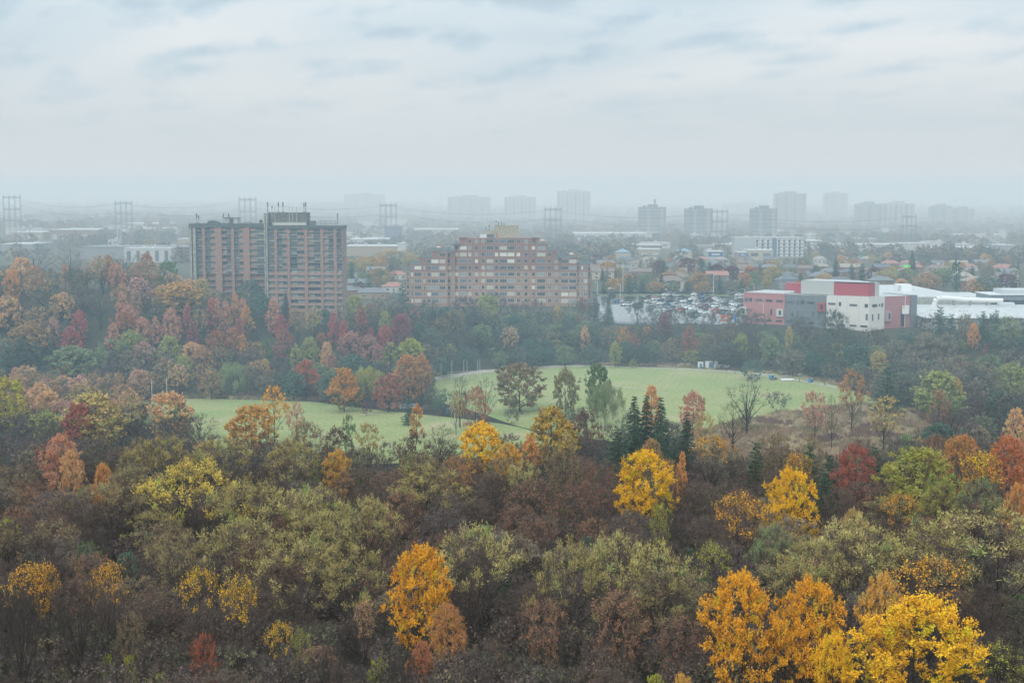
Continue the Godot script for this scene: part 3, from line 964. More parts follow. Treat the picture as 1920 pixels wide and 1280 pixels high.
func build_condo() -> void:
	var rng := RandomNumberGenerator.new()
	rng.seed = 402
	var o := thing("stepped_apartment_block", "wide stepped red brick apartment block with terraces and tan roof house", "building", Vector3(-51.6, 19.5, -680))
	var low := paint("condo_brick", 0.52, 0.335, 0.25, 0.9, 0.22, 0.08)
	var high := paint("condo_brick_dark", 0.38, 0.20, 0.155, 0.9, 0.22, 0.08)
	var band := paint("condo_band", 0.36, 0.22, 0.19, 0.9, 0.2, 0.1)
	var white := paint("condo_frame", 0.55, 0.56, 0.55, 0.5)
	var rail := paint("terrace_glass", 0.13, 0.17, 0.18, 0.2)
	var fh := 3.17
	var u := func(cx: float) -> float: return (cx - 95.0) * 0.05364
	# which stretch of the front each storey takes, from the lowest
	var ends := [[95, 1780], [95, 1780], [95, 1780], [95, 1780], [95, 1780], [95, 1780], [135, 1765], [222, 1640], [342, 1455], [530, 1375], [585, 1300]]
	# depth of the front at a place along it: the middle stands back, the wings come forward, the ends fold away
	var front := func(cx: float) -> float:
		if cx < 135.0: return -4.0
		if cx < 290.0: return 1.6
		if cx < 480.0: return 3.0
		if cx < 545.0: return 1.2
		if cx < 1270.0: return 0.0
		if cx < 1500.0: return 1.2
		if cx < 1640.0: return 3.0
		if cx < 1740.0: return 1.6
		return -3.0
	var cuts := [95, 135, 290, 480, 545, 1270, 1500, 1640, 1740, 1780]
	var columns := [[112, 26], [158, 14], [210, 62], [268, 14], [312, 34], [365, 62], [432, 52], [490, 28], [557, 28], [617, 62], [677, 28], [737, 28], [797, 28], [858, 60], [917, 28], [978, 62], [1047, 62], [1115, 32], [1183, 30], [1250, 30], [1320, 74], [1395, 32], [1457, 32], [1530, 62], [1603, 64], [1655, 14], [1688, 14], [1720, 32], [1758, 14]]
	for f in 11:
		var y := f * fh
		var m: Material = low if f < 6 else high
		var e: Array = ends[f]
		for k in cuts.size() - 1:
			var a := maxf(cuts[k], e[0])
			var b := minf(cuts[k + 1], e[1])
			if b - a < 6.0:
				continue
			var z: float = front.call((a + b) / 2.0)
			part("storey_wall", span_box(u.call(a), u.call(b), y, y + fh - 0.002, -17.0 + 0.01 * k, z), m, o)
			part("floor_band", span_box(u.call(a) - 0.02 * (k % 2), u.call(b) + 0.02 * (k % 2), y + fh - 0.32, y + fh - 0.04, z, z + 0.16 + 0.01 * (k % 2)), band, o)
		if f < 1:
			continue
		for c in columns:
			var half: float = c[1] / 2.0
			if c[0] - half < e[0] + 4 or c[0] + half > e[1] - 4:
				continue
			var z: float = front.call(c[0])
			var w := snappedf(c[1] * 0.05364, 0.05)
			part("window", window_mesh(w, 1.75, 3 if c[1] > 50 else (2 if c[1] > 30 else 1), pick_pane(rng, 0.24), white), null, o, Vector3(u.call(c[0] - half), y + 0.7, z))
		# a terrace rail and an awning roof where the storey above stands back
		if f < 10:
			var n: Array = ends[f + 1]
			for g in [[e[0], n[0]], [n[1], e[1]]]:
				if g[1] - g[0] < 30:
					continue
				var zt: float = front.call((g[0] + g[1]) / 2.0)
				part("terrace_rail", span_box(u.call(g[0]) + 0.1, u.call(g[1]) - 0.1, y + fh + 0.002, y + fh + 1.0, zt - 0.14, zt - 0.06), rail, o)
				part("terrace_planter", span_box(u.call(g[0]) + 1.2, lerpf(u.call(g[0]), u.call(g[1]), 0.6), y + fh + 0.002, y + fh + 0.8, zt - 2.2, zt - 1.2), paint("planter_green", 0.09, 0.12, 0.08, 0.9, 0.4, 0.4), o)
	for f in [7, 8, 9, 10]:
		var e: Array = ends[f]
		part("roof_edge", span_box(u.call(e[0]) - 0.3, u.call(e[0]) + 3.4, (f + 1) * fh + 0.004, (f + 1) * fh + 0.3, -6, front.call(e[0] + 10.0) + 0.4), high, o)
		part("roof_edge", span_box(u.call(e[1]) - 3.4, u.call(e[1]) + 0.3, (f + 1) * fh + 0.004, (f + 1) * fh + 0.3, -6, front.call(e[1] - 10.0) + 0.4), high, o)
	var tan_ := paint("condo_roof_house", 0.46, 0.41, 0.31, 0.9, 0.2, 0.08)
	var t := 11 * fh
	part("roof_house", span_box(u.call(900), u.call(1118), t + 0.002, t + 5.7, -13, -4.2), tan_, o)
	part("roof_house_cap", span_box(u.call(898), u.call(1121), t + 5.7, t + 5.95, -13.2, -4.0), paint("condo_cap", 0.36, 0.30, 0.2, 0.9), o)
	part("roof_house", span_box(u.call(800), u.call(899.5), t + 0.002, t + 3.7, -12, -5), tan_, o)
	part("roof_unit", span_box(u.call(765), u.call(828), t + 0.002, t + 1.6, -5, -3), paint("unit_white", 0.5, 0.52, 0.52, 0.6), o)
	for i in 3:
		part("louvre", span_box(u.call(832), u.call(888), t + 0.3 + i * 0.6, t + 0.62 + i * 0.6, -4.99, -4.6), paint("louvre_dark", 0.10, 0.15, 0.2, 0.5), o)
	part("roof_door", span_box(u.call(910), u.call(930), t + 0.05, t + 2.2, -4.19, -4.1), paint("door_brown", 0.30, 0.14, 0.09, 0.7), o)
	for a in [[912, 2.4, 0.1], [935, 1.6, 0.25], [960, 1.3, 0.3], [850, 2.6, 0.25], [985, 1.0, 0.2], [820, 1.5, 0.15]]:
		antenna(o, u.call(a[0]), t + (5.95 if a[0] > 899 else 3.7), -8.0, a[1], a[2])
	for c in [[690, 10], [1590, 8], [400, 9], [1330, 10]]:
		var s := Geo.new()
		var p := Vector3(u.call(c[0]), c[1] * fh + 0.05, front.call(c[0]) - 1.6)
		s.stick(p, p + Vector3(0, 2.2, 0), 0.04, 0.04, 5)
		for i in 8:
			s.tri(p + Vector3(0, 2.5, 0), p + Vector3(cos(TAU * i / 8) * 1.5, 1.9, sin(TAU * i / 8) * 1.5), p + Vector3(cos(TAU * (i + 1) / 8) * 1.5, 1.9, sin(TAU * (i + 1) / 8) * 1.5))
		part("parasol", s.mesh(), paint("parasol_pink" if c[0] == 1590 else "parasol_tan", 0.55, 0.42 if c[0] == 1590 else 0.36, 0.40 if c[0] == 1590 else 0.27, 0.9), o)


# ---------------------------------------------------------------- school

func build_school() -> void:
	var pc := Vector3(140, 0, -550)
	var o := thing("school_building", "red, grey and white blocky school building with a red box on its flat roof", "building", Vector3(140, 19.0, -550))
	var ua := Vector3(0.8087, 0, 0.5882)
	var oa := Vector3(-0.5882, 0, 0.8087)
	var ub := Vector3(0.8824, 0, -0.4706)
	var ob := Vector3(0.4706, 0, 0.8824)
	var a := func(s: float, back := 0.0) -> Vector2:
		var p: Vector3 = ua * (s - 54.4) - oa * back
		return Vector2(p.x, p.z)
	var b := func(s: float, back := 0.0) -> Vector2:
		var p: Vector3 = ub * s - ob * back
		return Vector2(p.x, p.z)
	var red := paint("school_red", 0.52, 0.235, 0.235, 0.9, 0.16, 0.04)
	var grey := paint("school_grey", 0.23, 0.25, 0.27, 0.9, 0.18, 0.04)
	var white := paint("school_white", 0.74, 0.72, 0.68, 0.9, 0.12, 0.03)
	for m in [[red, 0.17], [grey, 0.24], [white, 0.13]]:   # rain streaks down the precast panels
		m[0].albedo_texture = grain_texture(m[1])
		m[0].uv1_scale = Vector3(0.30, 0.035, 0.30)
	var crimson := paint("school_crimson", 0.33, 0.045, 0.065, 0.55)
	var ribbed := paint("school_ribbed", 0.52, 0.53, 0.51, 0.6, 0.15, 0.3)
	var membrane := paint("school_roof", 0.62, 0.63, 0.63, 0.3, 0.25, 0.05)
	var inner := Vector2(-1.0, -23.0)
	var top := 15.2
	var walls := {}
	walls["red"] = part("red_wing", block([a.call(0.0), a.call(18.6), a.call(18.6, 20.0), a.call(0.0, 20.0)], 0, top), red, o)
	walls["grey"] = part("grey_wing", block([a.call(18.61, 0.3), a.call(36.7, 0.3), a.call(36.7, 20.0), a.call(18.61, 20.0)], 0, top - 0.25), grey, o)
	walls["white"] = part("white_wing", block([a.call(36.71), Vector2.ZERO, b.call(8.2), inner, a.call(36.71, 18.0)], 0, top), white, o)
	walls["red2"] = part("red_wing", block([b.call(8.21, 0.3), b.call(21.9, 0.3), b.call(21.9, 16.0), inner + Vector2(0.3, 0)], 0, top - 0.1), red, o)
	walls["grey2"] = part("grey_wing", block([b.call(21.91), b.call(25.3), b.call(25.3, 16.0), b.call(21.91, 16.0)], 0, top + 0.1), grey, o)
	part("roof", block([a.call(0.5, 0.5), a.call(18.3, 0.5), a.call(18.3, 19.5), a.call(0.5, 19.5)], top + 0.01, top + 0.12), membrane, o)
	part("roof", block([a.call(18.8, 0.8), a.call(36.4, 0.8), a.call(36.4, 19.5), a.call(18.8, 19.5)], top - 0.2, top - 0.08), membrane, o)
	part("roof", block([a.call(37.0, 0.5), Vector2(0, -0.6), b.call(7.9, 0.5), inner + Vector2(-0.5, 0.6), a.call(37.0, 17.6)], top + 0.01, top + 0.12), membrane, o)
	part("roof", block([b.call(8.6, 0.8), b.call(21.6, 0.8), b.call(21.6, 15.5), inner + Vector2(1.2, 0.9)], top - 0.08, top + 0.05), membrane, o)
	# upper block: ribbed grey, then crimson, then grey
	part("upper_block", block([a.call(24.0, 3.5), a.call(38.2, 3.5), a.call(38.2, 17.0), a.call(24.0, 17.0)], top + 0.13, top + 5.4), ribbed, o)
	part("upper_block", block([a.call(38.21, 3.4), a.call(52.5, 3.4), b.call(6.2, 3.6), inner + Vector2(1.2, 2.6), a.call(38.21, 16.5)], top + 0.14, top + 5.0), crimson, o)
	part("upper_block", block([b.call(6.21, 3.5), b.call(8.4, 3.5), b.call(8.4, 14.0), b.call(6.21, 14.0)], top + 0.16, top + 5.45), ribbed, o)
	part("upper_roof", block([a.call(24.3, 3.8), a.call(52.0, 3.9), b.call(6.0, 4.0), inner + Vector2(1.0, 2.9), a.call(24.3, 16.8)], top + 5.45, top + 5.6), membrane, o)
	part("roof_box", block([a.call(14.6, 9.0), a.call(22.0, 9.0), a.call(22.0, 13.0), a.call(14.6, 13.0)], top + 0.13, top + 4.0), crimson, o)
	part("roof_unit", block([a.call(15.5, 6.5), a.call(19.5, 6.5), a.call(19.5, 8.0), a.call(15.5, 8.0)], top + 0.13, top + 0.9), paint("unit_white", 0.5, 0.52, 0.52, 0.6), o)
	# windows of both faces
	var alu := paint("school_frame", 0.10, 0.11, 0.12, 0.5)
	var rng := RandomNumberGenerator.new()
	rng.seed = 12
	var ba := Basis(ua, Vector3.UP, oa)
	var bb := Basis(ub, Vector3.UP, ob)
	for w in SCHOOL_WINDOWS:
		var on_a: bool = w[0] == 0
		var wide: float = w[2] - w[1]
		var tall: float = w[4] - w[3]
		var m := window_mesh(snappedf(wide, 0.05), snappedf(tall, 0.05), 3 if wide > 2.4 else (2 if wide > 1.3 else 1), panes()[rng.randi() % 2], alu)
		var host: Node = walls["white"]
		var set_back := 0.0
		if on_a:
			host = walls["red"] if w[1] < 18.6 else (walls["grey"] if w[1] < 36.7 else walls["white"])
			set_back = -0.3 if host == walls["grey"] else 0.0
		elif w[1] > 8.2:
			host = walls["red2"]
			set_back = -0.3
		var n := part("window", m, null, host)
		var at: Vector3 = (ua * (w[1] - 54.4) if on_a else ub * w[1]) + (oa if on_a else ob) * set_back
		n.transform = Transform3D(ba if on_a else bb, at + Vector3(0, w[3] - 19.0, 0))
	# framed bay windows that stand out of the walls
	for e in [[0, -1.2, 1.9, 24.7, 28.2, "bay_white"], [0, 15.4, 18.3, 24.9, 28.0, "bay_white"], [0, 33.3, 36.4, 27.9, 31.3, "bay_red"], [1, 8.7, 11.0, 24.5, 28.4, "bay_mauve"]]:
		var bs: Basis = ba if e[0] == 0 else bb
		var org: Vector3 = (ua * (e[1] - 54.4) if e[0] == 0 else ub * e[1]) + Vector3(0, e[3] - 19.0, 0)
		var mat := paint("bay_white", 0.48, 0.48, 0.45, 0.8)
		if e[5] == "bay_red":
			mat = crimson
		elif e[5] == "bay_mauve":
			mat = paint("bay_mauve", 0.36, 0.27, 0.29, 0.8)
		var w: float = e[2] - e[1]
		var h: float = e[4] - e[3]
		var bay := part("bay_window", span_box(0, w, 0, h, -0.6, 0.9), mat, o)
		bay.transform = Transform3D(bs, org)
		part("pane", span_box(w * 0.36, w * 0.74, h * 0.22, h * 0.8, 0.9, 0.93), panes()[0], bay)
	# wall panel joints of the precast front, real grooves stood proud as battens
	for s in [4.6, 9.2, 13.9, 23.1, 27.7, 32.3, 41.2, 45.7, 50.2]:
		var j := part("panel_joint", span_box(-0.03, 0.03, 0.1, top - 0.5, 0.0, 0.015), paint("joint_grey", 0.22, 0.21, 0.21, 0.9), o)
		j.transform = Transform3D(ba, ua * (s - 54.4) + oa * (-0.3 if s > 18.6 and s < 36.7 else 0.0))
	# the white sign panel with its ring emblem and grey lettering, on a pole
	var sg := Transform3D(bb, ub * 17.0 + ob * 0.4 + Vector3(0, 8.0, 0))
	var sign_ := part("sign_panel", span_box(0, 3.5, 0, 3.4, 0, 0.25), paint("sign_white", 0.70, 0.72, 0.70, 0.5), o)
	sign_.transform = sg
	var ring := Geo.new()
	for i in 20:
		var t0 := TAU * i / 20.0
		var t1 := TAU * (i + 1) / 20.0
		var c := Vector3(0.95, 2.45, 0.27)
		var d0 := Vector3(cos(t0), sin(t0), 0)
		var d1 := Vector3(cos(t1), sin(t1), 0)
		ring.quad(c + d0 * 0.36, c + d1 * 0.36, c + d1 * 0.62, c + d0 * 0.62)
	part("emblem_ring", ring.mesh(), paint("emblem_yellow", 0.62, 0.56, 0.10, 0.5), sign_)
	var arc := Geo.new()
	for i in 7:
		var t0 := 1.4 + 0.22 * i
		var t1 := 1.4 + 0.22 * (i + 1)
		var c := Vector3(0.95, 2.45, 0.275)
		arc.quad(c + Vector3(cos(t0), sin(t0), 0) * 0.38, c + Vector3(cos(t1), sin(t1), 0) * 0.38, c + Vector3(cos(t1), sin(t1), 0) * 0.7, c + Vector3(cos(t0), sin(t0), 0) * 0.7)
	part("emblem_arc", arc.mesh(), paint("emblem_dark", 0.10, 0.14, 0.16, 0.5), sign_)
	part("lettering", span_box(2.05, 3.2, 2.42, 2.62, 0.25, 0.27), paint("lettering_grey", 0.38, 0.40, 0.40, 0.6), sign_)
	var mast := part("sign_post", span_box(-0.12, 0.12, -8.0, 7.2, -0.3, -0.1), paint("post_pale", 0.5, 0.5, 0.5, 0.5), o)
	mast.transform = sg.translated_local(Vector3(1.55, 0, 0.25))
	school_neighbours()

func school_neighbours() -> void:
	var cream := paint("hall_cream", 0.47, 0.46, 0.42, 0.85, 0.2, 0.05)
	var membrane := paint("hall_roof", 0.66, 0.68, 0.68, 0.28, 0.22, 0.03)
	var o := thing("low_warehouse", "long pale flat-roofed warehouse behind the school with a white roof unit", "building", Vector3(175, 21.4, -612))
	part("wall", span_box(-22, 25, 0, 8.8, -95, 0), cream, o)
	part("roof", span_box(-21.5, 24.5, 8.81, 8.95, -94.5, -0.5), membrane, o)
	part("wall", span_box(25.01, 44, 0, 7.2, -60, -6), cream, o)
	part("roof", span_box(25.3, 43.7, 7.21, 7.33, -59.5, -6.4), membrane, o)
	part("roof_unit", span_box(3.5, 10, 8.96, 12.2, -44, -38), paint("unit_bright", 0.66, 0.69, 0.69, 0.5), o)
	for i in 3:
		part("louvre", span_box(3.7, 5.2, 9.4 + i * 0.9, 9.8 + i * 0.9, -37.99, -37.9), paint("louvre_grey", 0.25, 0.27, 0.28, 0.6), o)
	var h := thing("sports_hall", "low sports hall with a broad wet white roof beside the school", "building", Vector3(163, 21.4, -603))
	part("wall", span_box(0, 75, 0, 4.6, 0, 52), paint("hall_wall", 0.34, 0.34, 0.33, 0.85), h)
	var g := Geo.new()
	g.quad(Vector3(-0.6, 6.2, -0.6), Vector3(75.6, 6.2, -0.6), Vector3(75.6, 4.62, 52.6), Vector3(-0.6, 4.62, 52.6))
	g.quad(Vector3(-0.6, 4.5, -0.6), Vector3(75.6, 4.5, -0.6), Vector3(75.6, 4.45, 52.6), Vector3(-0.6, 4.45, 52.6))
	g.quad(Vector3(-0.6, 4.5, -0.6), Vector3(-0.6, 6.2, -0.6), Vector3(-0.6, 4.62, 52.6), Vector3(-0.6, 4.45, 52.6))
	g.quad(Vector3(75.6, 4.5, -0.6), Vector3(75.6, 6.2, -0.6), Vector3(75.6, 4.62, 52.6), Vector3(75.6, 4.45, 52.6))
	g.quad(Vector3(-0.6, 4.45, 52.6), Vector3(75.6, 4.45, 52.6), Vector3(75.6, 4.62, 52.6), Vector3(-0.6, 4.62, 52.6))
	g.quad(Vector3(-0.6, 4.5, -0.6), Vector3(75.6, 4.5, -0.6), Vector3(75.6, 6.2, -0.6), Vector3(-0.6, 6.2, -0.6))
	part("roof", g.mesh(), membrane, h)
	# a fat white air duct that rises out of the roof and runs along it
	var d := Geo.new()
	var line := [Vector3(18, 5.8, 2.0), Vector3(18.2, 7.6, 2.0), Vector3(19.0, 8.7, 2.0), Vector3(20.4, 9.1, 2.0), Vector3(24, 9.1, 2.0), Vector3(30, 8.5, 2.2), Vector3(38, 8.2, 2.4), Vector3(47, 8.0, 2.6)]
	for i in line.size() - 1:
		d.stick(line[i], line[i + 1], 1.05, 1.05, 12)
	part("air_duct", d.mesh(), paint("duct_white", 0.62, 0.63, 0.61, 0.5), h)
	for x in [26.0, 33.0, 40.0, 45.0]:
		part("duct_stand", span_box(x, x + 0.3, 5.7, 8.2, 1.6, 3.4), paint("stand_grey", 0.25, 0.25, 0.25, 0.7), h)
	part("roof_unit", span_box(44, 50, 5.9, 7.6, 5, 9), paint("unit_white", 0.5, 0.52, 0.52, 0.6), h)
	var w := thing("workshop_block", "blue-grey flat workshop block at the end of the white air duct", "building", Vector3(211, 21.4, -618))
	part("wall", span_box(0, 40, 0, 9.2, -20, 0), paint("workshop_wall", 0.26, 0.29, 0.32, 0.8, 0.15, 0.1), w)
	part("roof", span_box(-0.5, 40, 9.21, 9.6, -20.5, 0.5), paint("workshop_roof", 0.50, 0.52, 0.53, 0.4), w)
	part("window", span_box(8, 20, 3.4, 7.0, 0, 0.06), panes()[0], w)
	part("upper_wall", span_box(7, 40, 9.61, 11.4, -18, -5), paint("workshop_upper", 0.42, 0.45, 0.46, 0.7), w)


# ---------------------------------------------------------------- parking lot

func car_parts() -> Dictionary:
	var k := {}
	for e in [["sedan", 4.6, 1.42, 0.2], ["suv", 4.7, 1.72, 0.0], ["hatchback", 4.1, 1.5, 0.1]]:
		var l: float = e[1] / 2.0
		var h: float = e[2]
		var body := Geo.new()
		body.prism(PackedVector2Array([Vector2(-l, 0.35), Vector2(-l + 0.1, 0.28), Vector2(l - 0.1, 0.28), Vector2(l, 0.4), Vector2(l, 0.7), Vector2(l - 0.25, 0.82), Vector2(l - 1.25, 0.98), Vector2(-l + 0.9, 1.02), Vector2(-l + 0.08, 0.95 + (0.1 if e[0] != "sedan" else 0.0)), Vector2(-l - 0.02, 0.6)]), -0.88, 0.88)
		var tail: float = -l + (0.95 if e[0] == "sedan" else 0.25)
		var glass := Geo.new()
		glass.prism(PackedVector2Array([Vector2(tail - 0.25, 0.98), Vector2(l - 1.2, 0.97), Vector2(l - 2.0, h - 0.06), Vector2(tail + 0.35, h - 0.06)]), -0.78, 0.78)
		var roof := Geo.new()
		roof.prism(PackedVector2Array([Vector2(tail + 0.3, h - 0.07), Vector2(l - 1.95, h - 0.07), Vector2(l - 2.15, h), Vector2(tail + 0.5, h)]), -0.76, 0.76)
		for s in [-1.0, 1.0]:
			roof.stick(Vector3(l - 1.22, 0.98, 0.79 * s), Vector3(l - 1.98, h - 0.05, 0.77 * s), 0.045, 0.045, 4)
			roof.stick(Vector3(0.1, 0.98, 0.79 * s), Vector3(0.05, h - 0.05, 0.77 * s), 0.05, 0.05, 4)
			roof.stick(Vector3(tail - 0.22, 0.98, 0.79 * s), Vector3(tail + 0.34, h - 0.05, 0.77 * s), 0.07, 0.07, 4)
		k[e[0]] = [body.mesh(), glass.mesh(), roof.mesh(), l]
	var wheel := Geo.new()
	wheel.stick(Vector3(0, 0, -0.11), Vector3(0, 0, 0.11), 0.33, 0.33, 12)
	for z in [-0.11, 0.11]:
		wheel.stick(Vector3(0, 0, z), Vector3(0, 0, z * 1.02), 0.33, 0.0, 12)
	k["wheel"] = wheel.mesh()
	return k

const CAR_PAINT := {"white": [0.72, 0.73, 0.73], "silver": [0.46, 0.48, 0.50], "grey": [0.20, 0.21, 0.23], "black": [0.025, 0.027, 0.03], "navy": [0.03, 0.05, 0.09], "blue": [0.05, 0.17, 0.36], "red": [0.32, 0.03, 0.03], "green": [0.04, 0.08, 0.07], "maroon": [0.15, 0.03, 0.04]}

func build_lot() -> void:
	var lot := PackedVector2Array()
	for p in LOT_EDGE:
		lot.append(p)
	var wet := paint("wet_asphalt", 0.11, 0.11, 0.11, 0.10, 0.3, 0.02)
	wet.metallic_specular = 0.6
	wet.roughness = 0.12
	wet.roughness_texture = grain_texture(0.95)   # puddles and drier patches
	structure("parking_lot", drape(lot, 0.05), wet)
	var road := PackedVector2Array([Vector2(-330, -790), Vector2(330, -790), Vector2(330, -776), Vector2(-330, -776)])
	structure("road", drape(road, 0.05), paint("road_asphalt", 0.085, 0.085, 0.088, 0.3, 0.3, 0.02))
	var verge := PackedVector2Array([Vector2(40, -774), Vector2(330, -774), Vector2(330, -752), Vector2(40, -752)])
	structure("grass_verge", drape(verge, 0.06), paint("verge_grass", 0.15, 0.17, 0.085, 0.95, 0.3, 0.03))
	# painted bay lines
	var line := paint("line_paint", 0.6, 0.6, 0.57, 0.4)
	var marks := Geo.new()
	for row in 6:
		for i in 22:
			var x := 44.0 + i * 2.7
			var z := -622.0 - row * 19.0
			if Geometry2D.is_point_in_polygon(Vector2(x, z), lot):
				marks.box(Vector3(x - 0.06, land(x, z) + 0.05, z - 2.5), Vector3(x + 0.06, land(x, z) + 0.062, z + 2.5))
	var mk := structure("bay_markings", marks.mesh(), line)
	var k := car_parts()
	for c in CARS:
		var rgb: Array = CAR_PAINT[c[1]]
		var m := paint("car_" + c[1], rgb[0], rgb[1], rgb[2], 0.22)
		m.clearcoat_enabled = true
		var o := thing("parked_car", c[5], "car", on_land(c[2], c[3]) + Vector3(0, 0.055, 0), c[4], "cars in the wet parking lot")
		var p: Array = k[c[0]]
		part("body", p[0], m, o)
		part("window_glass", p[1], panes()[0], o)
		part("roof", p[2], m, o)
		for sx in [-0.62, 0.62]:
			for sz in [-0.8, 0.8]:
				part("wheel", k["wheel"], paint("tyre", 0.02, 0.02, 0.02, 0.9), o, Vector3(p[3] * sx, 0.33, sz))
	for l in LAMPS:
		var o := thing("lamp_post", l[4], "lamp post", on_land(l[0], l[1]), 0.0, "lamp posts of the lot and the school")
		var metal := paint("lamp_metal", 0.52, 0.53, 0.52, 0.5)
		part("pole", pole_mesh(l[2], 0.16, 0.11), metal, o)
		for s in ([-1.0, 1.0] if l[3] == 2 else [-1.0]):
			part("arm", span_box(minf(0, s * 1.5), maxf(0, s * 1.5), l[2] - 0.12, l[2], -0.06, 0.06), metal, o)
			part("lamp_head", span_box(s * 1.5 - 0.4, s * 1.5 + 0.4, l[2] - 0.2, l[2] + 0.04, -0.18, 0.18), paint("lamp_head", 0.42, 0.43, 0.43, 0.5), o)
	var bar := thing("road_barrier", "orange-red barrier boards at the near edge of the parking lot", "barrier", on_land(89.5, -604))
	part("board", span_box(0, 4.6, 0.5, 1.5, 0, 0.15), paint("barrier_red", 0.55, 0.12, 0.06, 0.6), bar)
	part("board", span_box(0.2, 4.4, 0.0, 0.45, 0, 0.15), paint("barrier_pale", 0.5, 0.36, 0.3, 0.6), bar)
	var bin := thing("recycling_bin", "tall blue bin beside the orange barrier in the lot", "bin", on_land(96.5, -606))
	part("body", span_box(-0.45, 0.45, 0, 1.6, -0.45, 0.45), paint("bin_blue", 0.03, 0.13, 0.42, 0.5), bin)
	part("lid", span_box(-0.5, 0.5, 1.61, 1.75, -0.5, 0.5), paint("bin_lid", 0.03, 0.1, 0.3, 0.5), bin)

# ---------------------------------------------------------------- things on and around the field

func build_field_things() -> void:
	var white := paint("post_white", 0.66, 0.66, 0.63, 0.5)
	var g := thing("goal_posts", "white rugby goal posts at the end of the lower field", "goal posts", on_land(-126.5, -500), 0.62)
	for s in [-2.8, 2.8]:
		part("upright", pole_mesh(8.6, 0.09, 0.07), white, g, Vector3(s, 0, 0))
	part("crossbar", span_box(-2.72, 2.72, 2.95, 3.1, -0.07, 0.07), white, g)
	for s in [-2.8, 2.8]:
		part("base_pad", span_box(s - 0.25, s + 0.25, 0, 1.7, -0.25, 0.25), paint("pad_pale", 0.42, 0.43, 0.42, 0.8), g)
	# ball-stop net on tall poles beside the upper field
	var n := thing("ball_stop_net", "row of tall grey poles with a net rope beside the upper field", "net", on_land(-20, -535), 0.35)
	var grey := paint("net_pole", 0.38, 0.39, 0.38, 0.6)
	for e in [[-7.5, 8.5], [-3.2, 9.2], [1.6, 9.0], [2.9, 8.6], [7.2, 8.8], [8.1, 9.2]]:
		part("pole", pole_mesh(e[1], 0.10, 0.08), grey, n, Vector3(e[0], 0, 0))
	part("rope", span_box(-5.2, 7.2, 4.6, 4.68, -0.03, 0.03), grey, n)
	var net := Geo.new()
	for i in 25:
		net.box(Vector3(-5.0 + i * 0.5, 1.0, -0.012), Vector3(-4.98 + i * 0.5, 4.6, 0.012))
	for i in 8:
		net.box(Vector3(-5.0, 1.0 + i * 0.5, -0.012), Vector3(7.0, 1.02 + i * 0.5, 0.012))
	part("net", net.mesh(), paint("net_dark", 0.16, 0.17, 0.17, 0.8), n)
	# sheds at the far edge
	var blue := paint("shed_blue", 0.06, 0.17, 0.30, 0.6)
	var pale := paint("shed_white", 0.62, 0.64, 0.64, 0.6)
	for e in [["portable_toilet", "white portable toilet with a teal door beside the white container", 73.2, -541.5, 1.9, 2.4, 1.6], ["storage_container", "white storage container with a blue door and dark sign at the far field edge", 77.4, -541.0, 4.6, 2.5, 2.3], ["supply_box", "low white box with dark end beside the storage container", 81.9, -539.5, 4.6, 1.3, 1.6]]:
		var s := thing(e[0], e[1], e[0].replace("_", " "), on_land(e[2], e[3]))
		part("body", span_box(-e[4] / 2.0, e[4] / 2.0, 0, e[5], -e[6], 0), pale, s)
		part("roof", span_box(-e[4] / 2.0 - 0.08, e[4] / 2.0 + 0.08, e[5] + 0.002, e[5] + 0.14, -e[6] - 0.08, 0.08), paint("shed_roof", 0.5, 0.52, 0.53, 0.5), s)
		if e[0] == "portable_toilet":
			part("door", span_box(-0.4, 0.5, 0.1, 2.0, 0, 0.05), blue, s)
		elif e[0] == "storage_container":
			part("door", span_box(-1.1, 0.8, 0.1, 1.75, 0, 0.05), blue, s)
			part("sign", span_box(-1.1, 0.8, 1.8, 2.4, 0, 0.04), paint("sign_mauve", 0.22, 0.18, 0.26, 0.6), s)
		else:
			part("end_panel", span_box(-1.7, -0.4, 0.1, 1.2, 0, 0.05), paint("panel_dark", 0.10, 0.14, 0.18, 0.6), s)
	for i in 5:
		var p := thing("wooden_post", ["short dark post in front of the storage container", "short dark post in front of the low white box", "short dark post between the low white box and the rolled covers", "short dark post beside the white roller", "short dark post at the bend of the gravel path"][i], "post", on_land([82.0, 84.5, 88.0, 105.5, 113.5][i], [-533.0, -529.0, -526.0, -512.0, -506.0][i]))
		part("shaft", pole_mesh(1.5, 0.11, 0.10), paint("post_dark", 0.08, 0.07, 0.06, 0.9), p)
		part("cap", span_box(-0.15, 0.15, 1.51, 1.58, -0.15, 0.15), paint("post_cap", 0.12, 0.11, 0.1, 0.9), p)
	# bins, benches and rolled covers
	for e in [["blue barrel bin beside the round orange maple", -60.9, -496.5], ["blue barrel bin near the silver bleachers, towards the bright yellow maple", -21.6, -466.5], ["blue barrel bin in front of the rolled white field cover", 96.0, -519.0], ["blue barrel bin on the gravel at the upper field's end", 109.0, -511.5]]:
		var b := thing("barrel_bin", e[0], "bin", on_land(e[1], e[2]), 0.0, "blue bins round the field")
		for s in [0.0, 1.0]:
			part("barrel", pole_mesh(1.35, 0.46, 0.46, 12), paint("barrel_blue" if s == 0.0 else "barrel_navy", 0.03 if s == 1.0 else 0.05, 0.10 if s == 1.0 else 0.22, 0.16 if s == 1.0 else 0.50, 0.5), b, Vector3(s, 0, 0))
		part("lid", span_box(0.55, 1.45, 1.4, 1.5, -0.45, 0.45), paint("bin_lid_pale", 0.45, 0.47, 0.48, 0.6), b)
